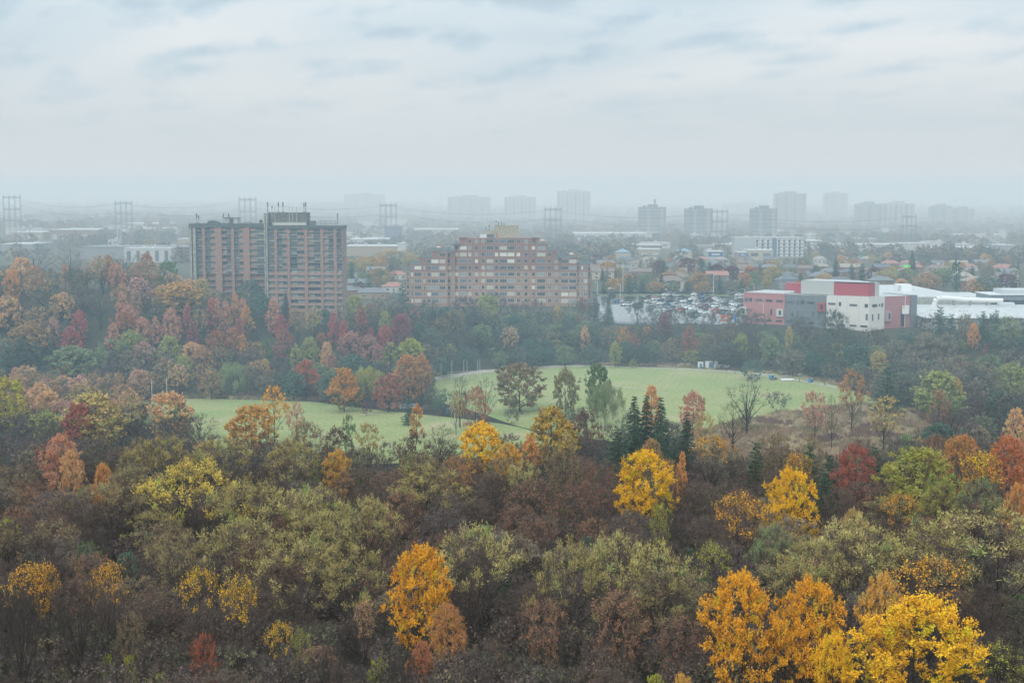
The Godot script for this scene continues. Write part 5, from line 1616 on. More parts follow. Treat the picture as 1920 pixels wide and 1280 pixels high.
const TREES := [
	["B3", 34.3, -169.6, 9.6, 8.8, "bark", 2, 16],
	["B0", -30, -170.2, 9.7, 6.8, "brown_bark", 2, 34],
	["B1", 10.5, -170.9, 9.2, 6.4, "brown_bark", 1, 24],
	["B2", 55.5, -172.1, 9.1, 8.9, "brown_bark", 0, 17],
	["B1", -1.4, -174.1, 8.5, 7, "brown_bark", 2, 18],
	["B1", -7.9, -175, 8, 6.1, "bark", 8, 24],
	["D2", -69.8, -175.5, 8, 7.7, "plum_brown", 1, 33],
	["D1", 15.1, -176.5, 9, 10.8, "brown", 0, 24],
	["M3", 21.9, -177, 10, 4.8, "peach_gold", 0, 24],
	["D1", 67.5, -177.3, 8.2, 9.6, "plum_brown", 6, 17],
	["B1", 34, -177.4, 7.8, 7.2, "plum_bark", 2, 16],
	["M3", 53, -179.5, 20, 19.6, "gold", "broad golden maple filling the lower corner, the largest yellow crown"],
	["M1", 42.3, -179.5, 15, 6.5, "gold", 3, 16],
	["B1", -55.8, -179.6, 8.9, 8.8, "brown_bark", 0, 33],
	["D0", -36.3, -179.8, 9.2, 10.6, "brown", 2, 34],
	["D3", -43.1, -180, 8.7, 10.4, "brown", 5, 33],
	["D3", 1.6, -181, 7.2, 6.9, "tan", 8, 24],
	["B3", -14.6, -181, 13, 5.1, "bark", 2, 18],
	["B2", -23.9, -182, 13, 4.7, "bark", 1, 18],
	["D1", 28.7, -182, 6.7, 6, "plum_brown", 3, 24],
	["D1", 47.4, -184.3, 6.5, 6.1, "plum_brown", 15, 17],
	["D0", 12.9, -184.3, 8.3, 7.3, "brown", 15, 24],
	["D3", -39.5, -185.7, 7.8, 8.5, "brown", 2, 32],
	["B2", 66.6, -186, 14, 7.5, "bark", 7, 17],
	["S1", 66, -186, 11, 9.5, "lime", 7, 17],
	["S2", -31.7, -187.5, 14, 4.2, "gold", 3, 34],
	["S0", -28.9, -188, 13, 3.3, "lime", 6, 34],
	["B3", -5, -188.2, 7.8, 6.5, "plum_bark", 2, 18],
	["B1", -21.7, -188.4, 6.8, 6.3, "bark", 6, 34],
	["M3", 31.7, -188.5, 21, 12.9, "amber", "amber maple beside the large golden maple, its crown reaching farthest from it"],
	["U2", 19.8, -188.5, 6, 3.5, "lime", 9, 24],
	["B3", 59.9, -189.2, 7.7, 7.3, "bark", 0, 17],
	["M2", 41.1, -189.5, 20, 12.1, "amber", "amber maple standing between another amber maple and the large golden maple"],
	["D0", 4.6, -189.6, 6.9, 6.8, "plum_brown", 8, 24],
	["B0", -68.1, -190, 18, 9, "bark", 10, 33],
	["B3", -75, -190.5, 8.9, 7.6, "plum_bark", 1, 33],
	["M3", 51.9, -191.5, 20, 8.3, "peach_gold", 10, 17],
	["D0", -43, -191.5, 11, 4.4, "red_rust", 0, 34],
	["U0", -49.9, -192, 5, 4.2, "lime", 2, 34],
	["B2", -61, -193.5, 19, 9.2, "bark", 11, 33],
	["M1", -12.9, -194.5, 9, 4.2, "rust", 0, 18],
	["D2", -3.7, -195.4, 8.6, 8.3, "brown", 6, 18],
	["U0", -19.1, -196, 6, 3.2, "lime", 2, 18],
	["B0", 11.6, -196.3, 6.8, 5, "brown_bark", 4, 24],
	["D0", -28, -196.4, 7.4, 8.6, "rust_pale", 6, 34],
	["D2", 38.9, -196.9, 8.1, 9.6, "brown", 0, 16],
	["D3", 24.9, -197, 12, 10.5, "russet", 11, 24],
	["U2", -55, -197, 6, 2.7, "lime", 3, 33],
	["U0", -58.4, -197.5, 6, 2.4, "lime", 1, 34],
	["S3", -39.2, -198, 18, 6.2, "gold", 12, 34],
	["D1", 77.7, -198.3, 7.1, 8.5, "russet", 5, 17],
	["D1", 70.4, -198.7, 7.9, 8.1, "russet", 7, 17],
	["D0", -55.5, -199, 12, 5.3, "tan", 7, 33],
	["D2", 4.4, -199.5, 14, 8.3, "rust_pale", 8, 24],
	["B0", -74.1, -200.2, 9, 7, "plum_bark", 15, 33],
	["S2", 61, -200.5, 20, 12.1, "amber", 13, 17],
	["D0", 46.2, -201, 7.2, 7.4, "rust_pale", 3, 16],
	["M2", -9.5, -201, 13, 7.8, "rust_orange", 0, 18],
	["S2", -45.8, -201.5, 18, 6.3, "gold", 14, 34],
	["B2", -64.1, -201.8, 6.8, 5.4, "bark", 9, 33],
	["D3", 15.8, -204, 14, 10.4, "rust_pale", 10, 24],
	["U2", -3.3, -204, 3.4, 4.2, "grey_green", 6, 18],
	["U1", -31.2, -204.2, 4, 5, "lime", 6, 34],
	["S1", -22, -204.5, 12, 4, "peach", 15, 18],
	["U1", 37.6, -205.5, 4.9, 6.9, "grey_green", 9, 16],
	["B2", 80.2, -205.5, 10.2, 8.3, "bark", 2, 31],
	["S2", -72.9, -207, 17, 8.6, "amber", 16, 33],
	["S1", -70.1, -207, 17, 4.8, "amber", 17, 33],
	["B2", 45.8, -207.8, 12.2, 8.7, "brown_bark", 11, 16],
	["M3", -13.9, -208, 20, 11.8, "amber", "upright amber maple alone among olive willows and bare brown wood"],
	["S2", -61.1, -208, 17, 7.2, "amber", 7, 33],
	["N0", 53.2, -208.5, 6.3, 4.4, "pine", 4, 17],
	["B1", 31.2, -208.7, 14, 11.4, "plum_bark", 4, 16],
	["B3", 71.8, -208.8, 13.7, 10.1, "brown_bark", 7, 17],
	["B2", 60, -209.4, 9.3, 9, "bark", 25, 17],
	["W2", 23.6, -210, 17, 17.1, "olive_brown", 13, 24],
	["B2", 3, -210.5, 13.3, 12, "brown_bark", 5, 18],
	["B1", -23.3, -211.1, 9.5, 8.8, "bark", 15, 18],
	["D0", -54.1, -211.4, 11.9, 13, "brown", 4, 34],
	["D0", -46.1, -211.8, 10, 11.6, "brown", 9, 34],
	["W3", 22.3, -212, 20, 11, "olive_light", 18, 24],
	["B1", -34.3, -212.8, 12, 8.3, "brown_bark", 7, 34],
	["B0", -7.7, -213.1, 12.8, 11.7, "brown_bark", 3, 18],
	["B0", -78.1, -213.4, 13.5, 13.3, "brown_bark", 10, 33],
	["W1", 8.9, -214.5, 20, 13.2, "olive", 19, 24],
	["W3", 16.3, -214.5, 21, 11.6, "olive_light", 20, 24],
	["B3", 84.1, -214.8, 11.4, 10, "plum_bark", 2, 31],
	["D3", 29.2, -215, 10.1, 10.2, "tan", 11, 24],
	["D1", 41.6, -215.1, 9.6, 9.4, "brown", 29, 16],
	["D2", 77.2, -215.5, 9.6, 10.1, "brown", 7, 17],
	["D0", 56.6, -215.5, 11.5, 11.9, "plum_brown", 10, 17],
	["D3", 69.4, -217.3, 10.4, 9.6, "russet", 21, 17],
	["D3", -57.2, -218.1, 9.3, 10.3, "russet", 4, 34],
	["B1", -84.3, -218.4, 13.9, 12.6, "plum_bark", 4, 33],
	["D2", -41.5, -218.7, 9.7, 10.3, "brown", 12, 34],
	["D2", -67.9, -219.9, 10.8, 13.2, "russet", 11, 33],
	["B2", -50.7, -220.6, 10.7, 9.1, "plum_bark", 14, 34],
	["D2", 20.6, -220.8, 12.3, 12.5, "russet", 13, 24],
	["D3", 13.5, -221, 12, 13.1, "plum_brown", 4, 24],
	["W0", 47.5, -221.5, 18, 14.2, "olive", 21, 16],
	["U0", 81.1, -221.5, 8, 7.7, "green", 2, 31],
	["W2", -5.6, -221.5, 21, 15.3, "olive_light", 7, 18],
	["S2", 32.2, -222, 17, 7.4, "lime", 4, 16],
	["W0", -17.1, -222.3, 10.4, 11.6, "grey_tan", 9, 18],
	["W1", -26.8, -223.5, 17, 14.3, "olive", 4, 18],
	["W3", 78.5, -224, 22, 29.8, "olive", 9, 31],
	["W2", -34.7, -224.5, 17, 17.2, "olive", 0, 32],
	["W2", 68.1, -225, 20, 18.9, "olive", 18, 17],
	["B1", -77, -225.5, 18, 9.6, "bark", 18, 33],
	["D1", -61.7, -225.6, 10.4, 11.8, "tan", 4, 34],
	["D2", -87.1, -226.2, 12, 11.2, "brown", 4, 33],
	["D0", -43, -226.2, 10.8, 12.1, "brown", 11, 34],
	["W3", 86.1, -226.8, 12.2, 12.8, "grey_tan", 0, 31],
	["U1", 27.5, -227.2, 4.9, 8, "lime", 21, 24],
	["D1", 7.4, -227.4, 12, 13.9, "brown", 8, 24],
	["W1", 55.8, -228, 20, 20.2, "olive_light", 3, 13],
	["W3", 45, -228.3, 12.1, 14.2, "olive_brown", 17, 16],
	["B1", -4.3, -228.6, 9.9, 9.4, "plum_bark", 7, 18],
	["B1", 74.3, -229.6, 12.1, 9.1, "bark", 22, 17],
	["U1", 14.7, -230, 4.4, 5.6, "grey_green", 4, 24],
	["W1", -56, -230.5, 17, 13.1, "olive_brown", 10, 34],
	["D0", 64.1, -231.6, 12.5, 12.9, "brown", 18, 17],
	["N0", 22.6, -232.1, 6.9, 5, "pine", 13, 24],
	["D0", -20.8, -232.2, 10.9, 13.2, "russet", 10, 18],
	["B1", -90.6, -233, 9.3, 7.2, "plum_bark", 1, 20],
	["D0", -32.2, -233.5, 9.9, 10, "brown", 0, 32],
	["U2", 32.9, -235, 8, 5.1, "green", 22, 24],
	["N1", -2.1, -235.2, 8.4, 6.9, "pine", 7, 18],
	["D2", -72.2, -235.2, 11.4, 9.8, "rust_pale", 22, 33],
	["W2", -47.2, -235.5, 18, 17.4, "olive", 13, 34],
	["D2", 91.6, -235.5, 10.7, 11.5, "tan", 3, 31],
	["B2", -64.3, -235.8, 10.8, 9, "brown_bark", 4, 34],
	["B3", -15, -236.2, 12.2, 8.8, "brown_bark", 26, 18],
	["D0", -39.6, -236.2, 11, 12.9, "russet", 7, 34],
	["D2", 73.6, -236.7, 12.8, 12.4, "brown", 15, 31],
	["W1", 45, -238, 17, 10.6, "sage", 18, 16],
	["D1", 52.5, -238.3, 11.1, 13.2, "rust_pale", 21, 16],
	["B2", 19.1, -238.4, 12.6, 8.8, "brown_bark", 18, 24],
	["D2", 60.8, -238.7, 9.3, 10.7, "tan", 20, 17],
	["B2", -93.8, -239.6, 10.5, 7.3, "bark", 4, 33],
	["B3", -21.5, -240.3, 10.2, 7.9, "brown_bark", 10, 18],
	["D3", -58.5, -240.4, 11.2, 10.1, "brown", 10, 34],
	["D0", -77.4, -240.6, 12.2, 13.9, "plum_brown", 18, 33],
	["N0", 6.3, -240.9, 7.4, 5.6, "pine", 8, 24],
	["W3", -33, -241.5, 18, 14.9, "olive", 12, 32],
	["B0", 83.2, -241.9, 9.6, 8.3, "brown_bark", 0, 31],
	["B3", 92.6, -242.5, 11.4, 9.1, "brown_bark", 3, 31],
	["D0", -6.1, -242.6, 12.6, 13.1, "brown", 7, 18],
	["D0", -45, -242.7, 11.9, 12.3, "russet", 11, 34],
	["B3", 58.7, -245.1, 13.1, 11.1, "plum_bark", 3, 13],
	["B3", 69.3, -245.6, 13.4, 10.2, "brown_bark", 0, 15],
	["U1", -68.9, -246, 9, 8, "teal", 22, 33],
	["D1", 38.1, -246.1, 11.8, 11.7, "plum_brown", 20, 16],
	["D1", -17.7, -247, 11.5, 10.9, "brown", 17, 18],
	["S1", 26.4, -247, 18, 4.6, "lime", 0, 12],
	["W2", -1.2, -247.3, 13.2, 15.7, "grey_tan", 7, 18],
	["N1", -86, -247.8, 7.9, 6, "pine", 13, 33],
	["W0", 12.2, -247.8, 10.5, 13.3, "grey_tan", 1, 12],
	["D3", 76, -248, 11.6, 13.7, "brown", 4, 31],
	["D2", 95.5, -249.5, 12.6, 14, "tan", 12, 31],
	["D3", -97.4, -249.7, 10, 10.5, "plum_brown", 19, 33],
	["D0", 19.6, -249.7, 12, 10.4, "tan", 0, 12],
	["W2", 51.3, -250.5, 11.9, 13.6, "olive_brown", 18, 16],
	["D1", 64.1, -250.9, 12.5, 13.2, "tan", 0, 14],
	["U0", -12, -251, 4.5, 6.3, "green", 11, 18],
	["D1", -56.8, -251.5, 10.5, 11.9, "brown", 16, 34],
	["U0", -78, -252.5, 9, 6.8, "green", 18, 33],
	["B1", 6.8, -252.9, 10.3, 9.9, "bark", 1, 12],
	["N0", 85.3, -253, 7.1, 6, "pine", 0, 31],
	["S3", 41.5, -253.5, 19, 10.8, "amber", 4, 13],
	["W3", -27.1, -253.5, 18, 14.4, "olive", 7, 32],
	["D1", -49.6, -253.5, 12.9, 13.8, "tan", 21, 34],
	["D0", 24.9, -253.7, 11.2, 11.3, "brown", 0, 12],
	["N0", 32.6, -253.7, 8.1, 5.6, "pine", 18, 24],
	["D1", -3.2, -254.5, 10, 11.6, "brown", 2, 23],
	["D0", -84.6, -254.8, 12.6, 12.8, "tan", 18, 33],
	["B1", 77.8, -255.1, 11.8, 10, "plum_bark", 0, 15],
	["B1", 93.2, -256.1, 10.7, 8.3, "brown_bark", 9, 31],
	["D2", -98.6, -257.2, 11.6, 12.6, "tan", 19, 33],
	["W2", -41.1, -257.5, 19, 16.5, "olive_light", 25, 32],
	["M2", 63.7, -257.5, 15, 7.3, "straw", 0, 14],
	["U0", 11.9, -258, 4.7, 6.3, "grey_green", 19, 24],
	["D2", -65.8, -259, 11.3, 12.5, "tan", 0, 19],
	["W3", 53.1, -259.5, 12.7, 14.5, "grey_tan", 9, 13],
	["D1", 27.4, -259.9, 10, 10.7, "brown", 18, 24],
	["D3", -23.4, -259.9, 12.8, 14.2, "russet", 16, 18],
	["S2", 73.4, -260.5, 17, 7.7, "amber", 9, 15],
	["D2", -92.3, -260.5, 11.6, 9.9, "brown", 18, 33],
	["B1", -78.9, -260.8, 10.3, 9.1, "plum_bark", 18, 33],
	["W0", -49, -261, 20, 19.3, "olive", 10, 32],
	["D2", 80.2, -261.3, 11.7, 13.8, "rust_pale", 0, 15],
	["D2", 98.1, -261.6, 11.6, 12.8, "tan", 5, 15],
	["D1", -12.6, -262.1, 9.9, 9.6, "russet", 21, 18],
	["B3", -58.4, -262.4, 10.4, 7.7, "bark", 13, 34],
	["D0", 37.6, -262.6, 12.4, 11.2, "brown", 3, 12],
	["D2", -29.6, -263.7, 11.4, 13.8, "brown", 4, 18],
	["D3", -100.7, -263.9, 11.6, 13.6, "brown", 19, 33],
	["D3", 4.6, -264, 11.5, 10.8, "russet", 2, 10],
	["B0", 88.6, -265.1, 11.6, 11.5, "plum_bark", 14, 31],
	["N1", 14.5, -265.2, 7.5, 5.7, "pine", 15, 12],
	["W1", -37.6, -265.5, 18, 12, "olive_light", 26, 32],
	["B1", 29.6, -266.2, 11.7, 10.2, "bark", 0, 12],
	["D3", 43.6, -266.2, 9.7, 8.3, "rust_pale", 15, 13],
	["D1", -88.2, -266.3, 11.4, 9.8, "russet", 18, 33],
	["D2", 51.1, -266.6, 12.1, 11.5, "tan", 9, 13],
	["D0", 21.3, -267.4, 11, 10.3, "brown", 24, 24],
	["D2", 64.6, -268.2, 10.6, 10.9, "brown", 3, 13],
	["N0", -5.2, -269.2, 8.9, 7.2, "pine", 2, 23],
	["W0", -69.5, -269.4, 11.5, 14.5, "olive", 15, 19],
	["D1", 105.8, -270, 10.3, 12.3, "plum_brown", 7, 31],
	["W1", -27.6, -270.5, 15, 7.5, "olive_light", 7, 32],
	["D1", -44.8, -270.9, 10.8, 9.7, "rust_pale", 28, 32],
	["B0", -78.4, -271.1, 13.3, 11.8, "brown_bark", 4, 19],
	["W1", -62, -271.5, 22, 22.1, "yellow_lime", "yellow-topped willow above the dense olive willow clump"],
	["U0", -99.2, -271.5, 9, 5.3, "lime", 18, 33],
	["D2", 5.5, -271.9, 10.5, 12.5, "brown", 2, 10],
	["D1", 73.7, -272, 9.9, 9.5, "brown", 0, 15],
	["W2", 91.5, -272, 18, 9.9, "sage", 10, 31],
	["B1", -37.3, -272.4, 13.1, 12.6, "brown_bark", 11, 32],
	["D2", -52, -272.8, 10.8, 9.5, "russet", 10, 32],
	["W2", 84.5, -273, 17, 11, "lime_olive", 12, 15],
	["M2", 54.9, -273, 20, 12.7, "gold", "vivid yellow maple with dark pines beside it, facing the bare meadow"],
	["M0", 99.9, -273.5, 16, 6.5, "orange", 26, 31],
	["D0", -13.2, -273.6, 10.9, 11.9, "plum_brown", 13, 18],
	["B3", 34.9, -273.9, 10.7, 9.4, "plum_bark", 3, 12],
	["D0", 16.3, -274.2, 9.2, 8.1, "rust_pale", 2, 10],
	["D3", 45.7, -274.3, 11.3, 13.2, "brown", 15, 13],
	["B2", -20.9, -274.4, 11.3, 9.1, "bark", 13, 18],
	["D2", -88.1, -275.4, 12.6, 12.7, "brown", 0, 20],
	["W3", -75, -277, 19, 17.1, "olive_brown", 4, 19],
	["B3", -108.4, -278.3, 12.4, 10.4, "plum_bark", 19, 33],
	["D1", 24.1, -278.4, 10.5, 11.9, "plum_brown", 9, 12],
	["D2", 93.7, -278.5, 10.6, 11.7, "russet", 10, 31],
	["D3", -42.9, -278.9, 11.5, 12, "russet", 29, 32],
	["D0", 1.6, -279.1, 10.6, 11.9, "russet", 0, 23],
	["D0", -100.1, -279.5, 9.5, 8.1, "rust_pale", 24, 33],
	["B1", 57.8, -279.8, 13.6, 11, "brown_bark", 29, 13],
	["B1", 41.9, -280.2, 10.7, 9.3, "brown_bark", 4, 13],
	["B1", -67, -280.6, 10.7, 10.3, "brown_bark", 9, 19],
	["B3", -8.7, -280.9, 11.2, 8.5, "brown_bark", 22, 18],
	["D0", 66, -281, 14, 8.3, "brown", 9, 14],
	["D2", -92.3, -281, 12.6, 14.2, "plum_brown", 0, 20],
	["D2", -83.6, -281.4, 9.6, 10.8, "plum_brown", 2, 20],
	["B3", -35.2, -281.5, 10, 9.9, "bark", 11, 32],
	["B0", 17.3, -282, 10.4, 8, "plum_bark", 15, 12],
	["D0", 107, -282.5, 11.8, 11, "russet", 11, 31],
	["B2", 86.7, -282.9, 12.5, 11, "plum_bark", 9, 15],
	["W3", 51.8, -283.5, 11.4, 13.5, "grey_tan", 14, 13],
	["W3", 79.5, -283.6, 11.6, 15.9, "olive_brown", 9, 15],
	["D2", -22.7, -283.8, 12.3, 11.8, "rust_pale", 18, 18],
	["B3", 35, -284.2, 12.7, 10.7, "bark", 12, 12],
	["D1", -46.3, -284.8, 9.3, 11.2, "rust_pale", 25, 32],
	["D1", 4.4, -285.5, 16, 14.8, "russet", 0, 10],
	["W1", 100.4, -285.8, 10.8, 12.3, "olive", 31, 31],
	["D3", -13.8, -286.4, 11.8, 10.5, "plum_brown", 18, 18],
	["S1", 58.8, -286.5, 20, 6.9, "amber", 17, 13],
	["D3", -112.2, -287.3, 10.5, 12.2, "russet", 19, 33],
	["D1", 13.8, -288, 15, 12.3, "russet", 4, 12],
	["B3", -103.9, -288.2, 9, 8.7, "brown_bark", 1, 20],
	["D3", 94.1, -288.4, 9.9, 12.1, "plum_brown", 10, 31],
	["D2", -62, -288.4, 9.4, 9.8, "brown", 12, 19],
	["D2", -74.5, -288.5, 11.1, 12.8, "tan", 10, 19],
	["W3", 111.3, -288.8, 11.9, 14.1, "grey_tan", 11, 31],
	["W2", -92.8, -289, 10.8, 13.4, "olive_brown", 0, 20],
	["B2", -51.8, -289.1, 11, 9.8, "brown_bark", 10, 32],
	["D1", 48.6, -290.2, 12.3, 11.2, "russet", 10, 13],
	["D1", -7.1, -291.8, 10, 11.3, "brown", 0, 23],
	["M0", 28.3, -292.5, 20, 15.7, "gold", "golden maple in front of the dark spruces at the meadow"],
	["M0", 85.9, -292.5, 20, 22, "lime_olive", "wide lime green dome-shaped tree in front of the dry meadow"],
	["B3", -79.9, -292.5, 11.5, 9.9, "bark", 4, 19],
	["D3", 74.6, -292.8, 12.7, 15.1, "brown", 4, 15],
	["W2", -86.9, -293, 12.1, 15.5, "olive_brown", 2, 4],
	["B2", -40.4, -293.1, 10.7, 10.2, "plum_bark", 26, 32],
	["W2", -17.5, -293.5, 17, 20.5, "olive", 15, 23],
	["D3", 39.6, -293.9, 12.6, 11.3, "brown", 7, 12],
	["B0", 4.6, -294, 13.4, 13.2, "brown_bark", 0, 10],
	["S3", 99.9, -294, 19, 10.3, "gold", 13, 31],
	["D1", -97.3, -294.1, 10.8, 10.4, "rust_pale", 0, 20],
	["B2", -26.7, -294.3, 10.7, 10, "plum_bark", 18, 18],
	["W1", -110.8, -295.8, 11.7, 14.9, "grey_tan", 1, 20],
	["N1", 67.1, -296, 14, 6.9, "pine", 11, 13],
	["D1", -68.1, -296.1, 10.8, 12.2, "plum_brown", 29, 19],
	["D2", -53.2, -296.2, 9.4, 11.1, "brown", 10, 32],
	["W2", -19.2, -297.5, 19, 14.4, "olive_brown", 4, 23],
	["D1", 80.3, -297.9, 10.8, 12.5, "rust_pale", 14, 15],
	["B1", -59.5, -298, 9.3, 6.7, "bark", 11, 19],
	["D1", -33.8, -298, 16, 12.7, "brown", 7, 32],
	["D3", -104.4, -298.2, 9.7, 8.8, "rust_pale", 15, 20],
	["D0", 105.6, -298.5, 10.8, 11.8, "plum_brown", 17, 31],
	["D2", 59.4, -298.5, 9.3, 8.3, "tan", 29, 13],
	["U2", 10.5, -298.5, 5.6, 9.3, "green", 0, 10],
	["B0", 93, -299, 10.5, 8.9, "bark", 12, 15],
	["D0", 28.1, -299.2, 9, 10, "rust_pale", 9, 12],
	["D0", -77.7, -299.3, 10.3, 8.9, "brown", 10, 19],
	["B2", 49.6, -299.5, 13, 10, "brown_bark", 10, 13],
	["M0", -88.4, -299.5, 15, 5.7, "orange", 0, 20],
	["D3", -40.4, -299.7, 9.9, 9, "plum_brown", 11, 32],
	["B1", -3.4, -299.8, 13.7, 11.4, "brown_bark", 0, 23],
	["D1", 19, -300.5, 17, 11.4, "russet", 10, 12],
	["N0", -115.6, -300.6, 8.1, 6.5, "pine", 1, 20],
	["W3", 2.3, -304, 16, 8.7, "olive_light", 3, 23],
	["B3", -24.7, -305.5, 8.4, 7.9, "brown_bark", 18, 18],
	["B3", -51.6, -305.6, 11.4, 10.7, "plum_bark", 16, 32],
	["B3", 68.6, -305.6, 11.9, 11.4, "brown_bark", 11, 13],
	["B0", 40.6, -308.4, 10.3, 8.4, "plum_bark", 11, 12],
	["B0", 89.7, -310.4, 8.5, 7.4, "bark", 29, 15],
	["D0", -87.5, -310.4, 9.2, 11.1, "russet", 4, 19],
	["M2", 76.8, -310.5, 18, 12.2, "red_dull", "dull red maple with scarlet top beside the dark pines"],
	["D2", -108.4, -311.5, 8.6, 10.2, "russet", 15, 20],
	["D2", -47.8, -311.8, 8.9, 10, "grey_tan", 17, 32],
	["D2", -26.8, -312.9, 11.5, 13.5, "russet", 0, 7],
	["D3", 83.8, -313.4, 9.2, 9.1, "brown", 12, 14],
	["D2", 35.6, -314.5, 14, 6.1, "rust_orange", 26, 12],
	["M2", 112.4, -314.5, 19, 13.2, "red_orange", 18, 31],
	["U1", -93.1, -315.5, 4.1, 6.4, "lime_dull", 0, 20],
	["M3", -100.3, -316, 15, 6.6, "peach", 9, 20],
	["N1", 72.2, -316, 14, 6.1, "pine", 10, 14],
	["D2", -115.5, -316.6, 10.8, 13.1, "tan", 15, 20],
	["D2", 11.6, -317, 16, 10.6, "tan", 9, 10],
	["f2", 39, -317.5, 15, 3.3, "orange", 11, 12],
	["D3", 96.1, -318.1, 9.2, 7.9, "tan", 27, 15],
	["W3", -67, -319, 18, 17.6, "olive", 21, 19],
	["B1", 88, -319.9, 11.7, 10.6, "bark", 10, 15],
	["W1", -50.9, -320, 18, 15.1, "olive", 3, 25],
	["M0", 103.7, -320, 18, 12.8, "rust_orange", 11, 15],
	["D1", -13.6, -321, 14, 9.2, "rust_orange", 14, 23],
	["W1", -80.5, -321.5, 18, 17.8, "olive", 16, 19],
	["W1", -86.2, -322, 17, 13, "olive_brown", 0, 4],
	["D2", 61.4, -322.2, 9.7, 11.4, "brown", 31, 13],
	["B0", 125.9, -323.4, 8.8, 7, "plum_bark", 22, 31],
	["N1", 69.5, -323.5, 15, 7, "pine", 21, 13],
	["B1", -58.5, -324.1, 11.4, 11, "plum_bark", 9, 25],
	["M2", -41, -325.5, 14, 8.3, "peach_gold", 22, 32],
	["B3", -22.6, -326.2, 10.2, 9.1, "bark", 0, 7],
	["U2", -122.8, -326.5, 5.8, 8.5, "lime_dull", 1, 20],
	["B2", -99.9, -327.1, 8.2, 7.3, "plum_bark", 0, 20],
	["S2", 47.1, -327.5, 17, 10.9, "amber", 0, 11],
	["N0", 85.5, -327.5, 14, 6.3, "pine", 26, 14],
	["M2", -106.6, -328, 17, 11.6, "salmon", "salmon pink maple at the front of the straw maple"],
	["D1", 114.3, -328.9, 8, 7, "brown", 13, 31],
	["D2", -1.9, -328.9, 11.4, 10.6, "tan", 12, 23],
	["B3", 14.7, -329.1, 10.9, 9.7, "bark", 9, 10],
	["D0", -51, -330.2, 9.1, 8.5, "grey_tan", 13, 32],
	["N1", 97.6, -330.3, 6.6, 5.8, "pine", 29, 15],
	["D0", 129, -331.2, 10.6, 10.4, "tan", 22, 31],
	["B0", -74.9, -332.6, 11, 10.2, "brown_bark", 17, 19],
	["B2", 27.7, -334.4, 8.2, 8, "brown_bark", 25, 12],
	["N0", 58.8, -334.5, 14, 6.4, "pine", 16, 13],
	["D2", 72, -334.7, 9.8, 10.4, "tan", 21, 13],
	["M1", -1, -335.5, 14, 7.6, "peach_gold", 12, 23],
	["B2", -105.7, -337.2, 10.2, 9.9, "brown_bark", 9, 20],
	["B0", 98.2, -338.1, 8.9, 7.8, "bark", 31, 15],
	["B1", 88.3, -338.6, 10.2, 8.5, "brown_bark", 26, 14],
	["D3", -94.7, -338.9, 11.9, 14, "brown", 3, 20],
	["D1", 16.8, -341.9, 9.9, 9.1, "russet", 12, 10],
	["B3", 43.2, -342.3, 9.7, 8.1, "bark", 11, 12],
	["D0", -10.7, -342.6, 9, 9.9, "russet", 9, 23],
	["D3", -58.7, -343.2, 9, 10.3, "tan", 9, 25],
	["D1", 63.4, -344.5, 15, 7.3, "tan", 13, 13],
	["D2", 105.4, -345, 14, 6.7, "rust", 21, 15],
	["D0", -18.6, -345.6, 8.2, 8.5, "brown", 14, 23],
	["B0", 9.4, -346, 11.4, 8.7, "plum_bark", 9, 10],
	["D1", 49.3, -346.5, 9.3, 10.4, "grey_tan", 7, 12],
	["M0", 34.8, -346.5, 13, 6.9, "tan_orange", 17, 12],
	["D1", -85.2, -349.1, 10.5, 12.6, "brown", 16, 19],
	["d2", 67.1, -350, 14, 8.1, "tan", 3, 11],
	["d2", -118.3, -350.8, 10.3, 10.3, "russet", 14, 20],
	["N1", 41.2, -352, 12, 5.9, "pine", 21, 12],
	["b1", 123, -352.1, 8.5, 6.8, "plum_bark", 18, 31],
	["d0", 134.1, -352.4, 9.4, 10.6, "grey_tan", 22, 31],
	["N0", -48.9, -353.1, 6.2, 4.7, "pine", 13, 32],
	["P0", 44.5, -353.5, 18, 8, "spruce", "single dark spruce standing apart from the row of three"],
	["d1", -24.2, -354.5, 14, 11.3, "brown", 12, 7],
	["m2", 4.5, -354.5, 12, 6.5, "orange", 14, 10],
	["U1", -110.6, -355.6, 4.1, 5.9, "sage", 9, 20],
	["d1", 76.4, -356, 13, 7.3, "tan", 10, 14],
	["m0", -7.8, -357, 16, 11.9, "gold", "bright yellow maple at the near edge of the lower field"],
	["b0", -18.5, -357, 15, 10.7, "bark", 10, 23],
	["d1", -125.2, -357.8, 8, 8.4, "grey_tan", 15, 20],
	["d0", -45.1, -358.5, 14, 9.9, "brown", 0, 22],
	["N0", 37.8, -358.5, 12, 7.5, "pine", 9, 9],
	["d2", -80.2, -358.9, 10.1, 9.8, "tan", 13, 19],
	["N0", 27.7, -361, 13, 10.4, "pine", 14, 9],
	["U0", 87.7, -362.6, 5.3, 8.1, "green", 25, 14],
	["m0", 14.2, -364.5, 12, 5.7, "straw", 27, 10],
	["b2", -96, -364.8, 9.8, 8.4, "brown_bark", 9, 4],
	["s0", -37.5, -365, 14, 8.4, "straw", 14, 7],
	["N1", 32.4, -365, 13, 7.3, "pine", 28, 9],
	["P0", 39.2, -366.5, 20, 9.3, "spruce", "dark spruce at the end of the row towards the leafless trees"],
	["d1", -126.2, -367.4, 8.2, 6.7, "grey_tan", 14, 20],
	["d0", -54.2, -367.5, 14, 11.8, "tan", 7, 25],
	["g0", 10.4, -368.5, 18, 16.4, "gold_olive", "cone-shaped gold and olive tree near the field corner"],
	["P0", 32.4, -368.5, 20, 10.1, "spruce", "dark spruce at the outer end of the spruce row, nearest the sage willow"],
	["b2", 124.5, -368.6, 9.2, 6.9, "plum_bark", 7, 15],
	["P1", 35.7, -369.5, 20, 9.1, "spruce", "dark spruce in the middle of the spruce row"],
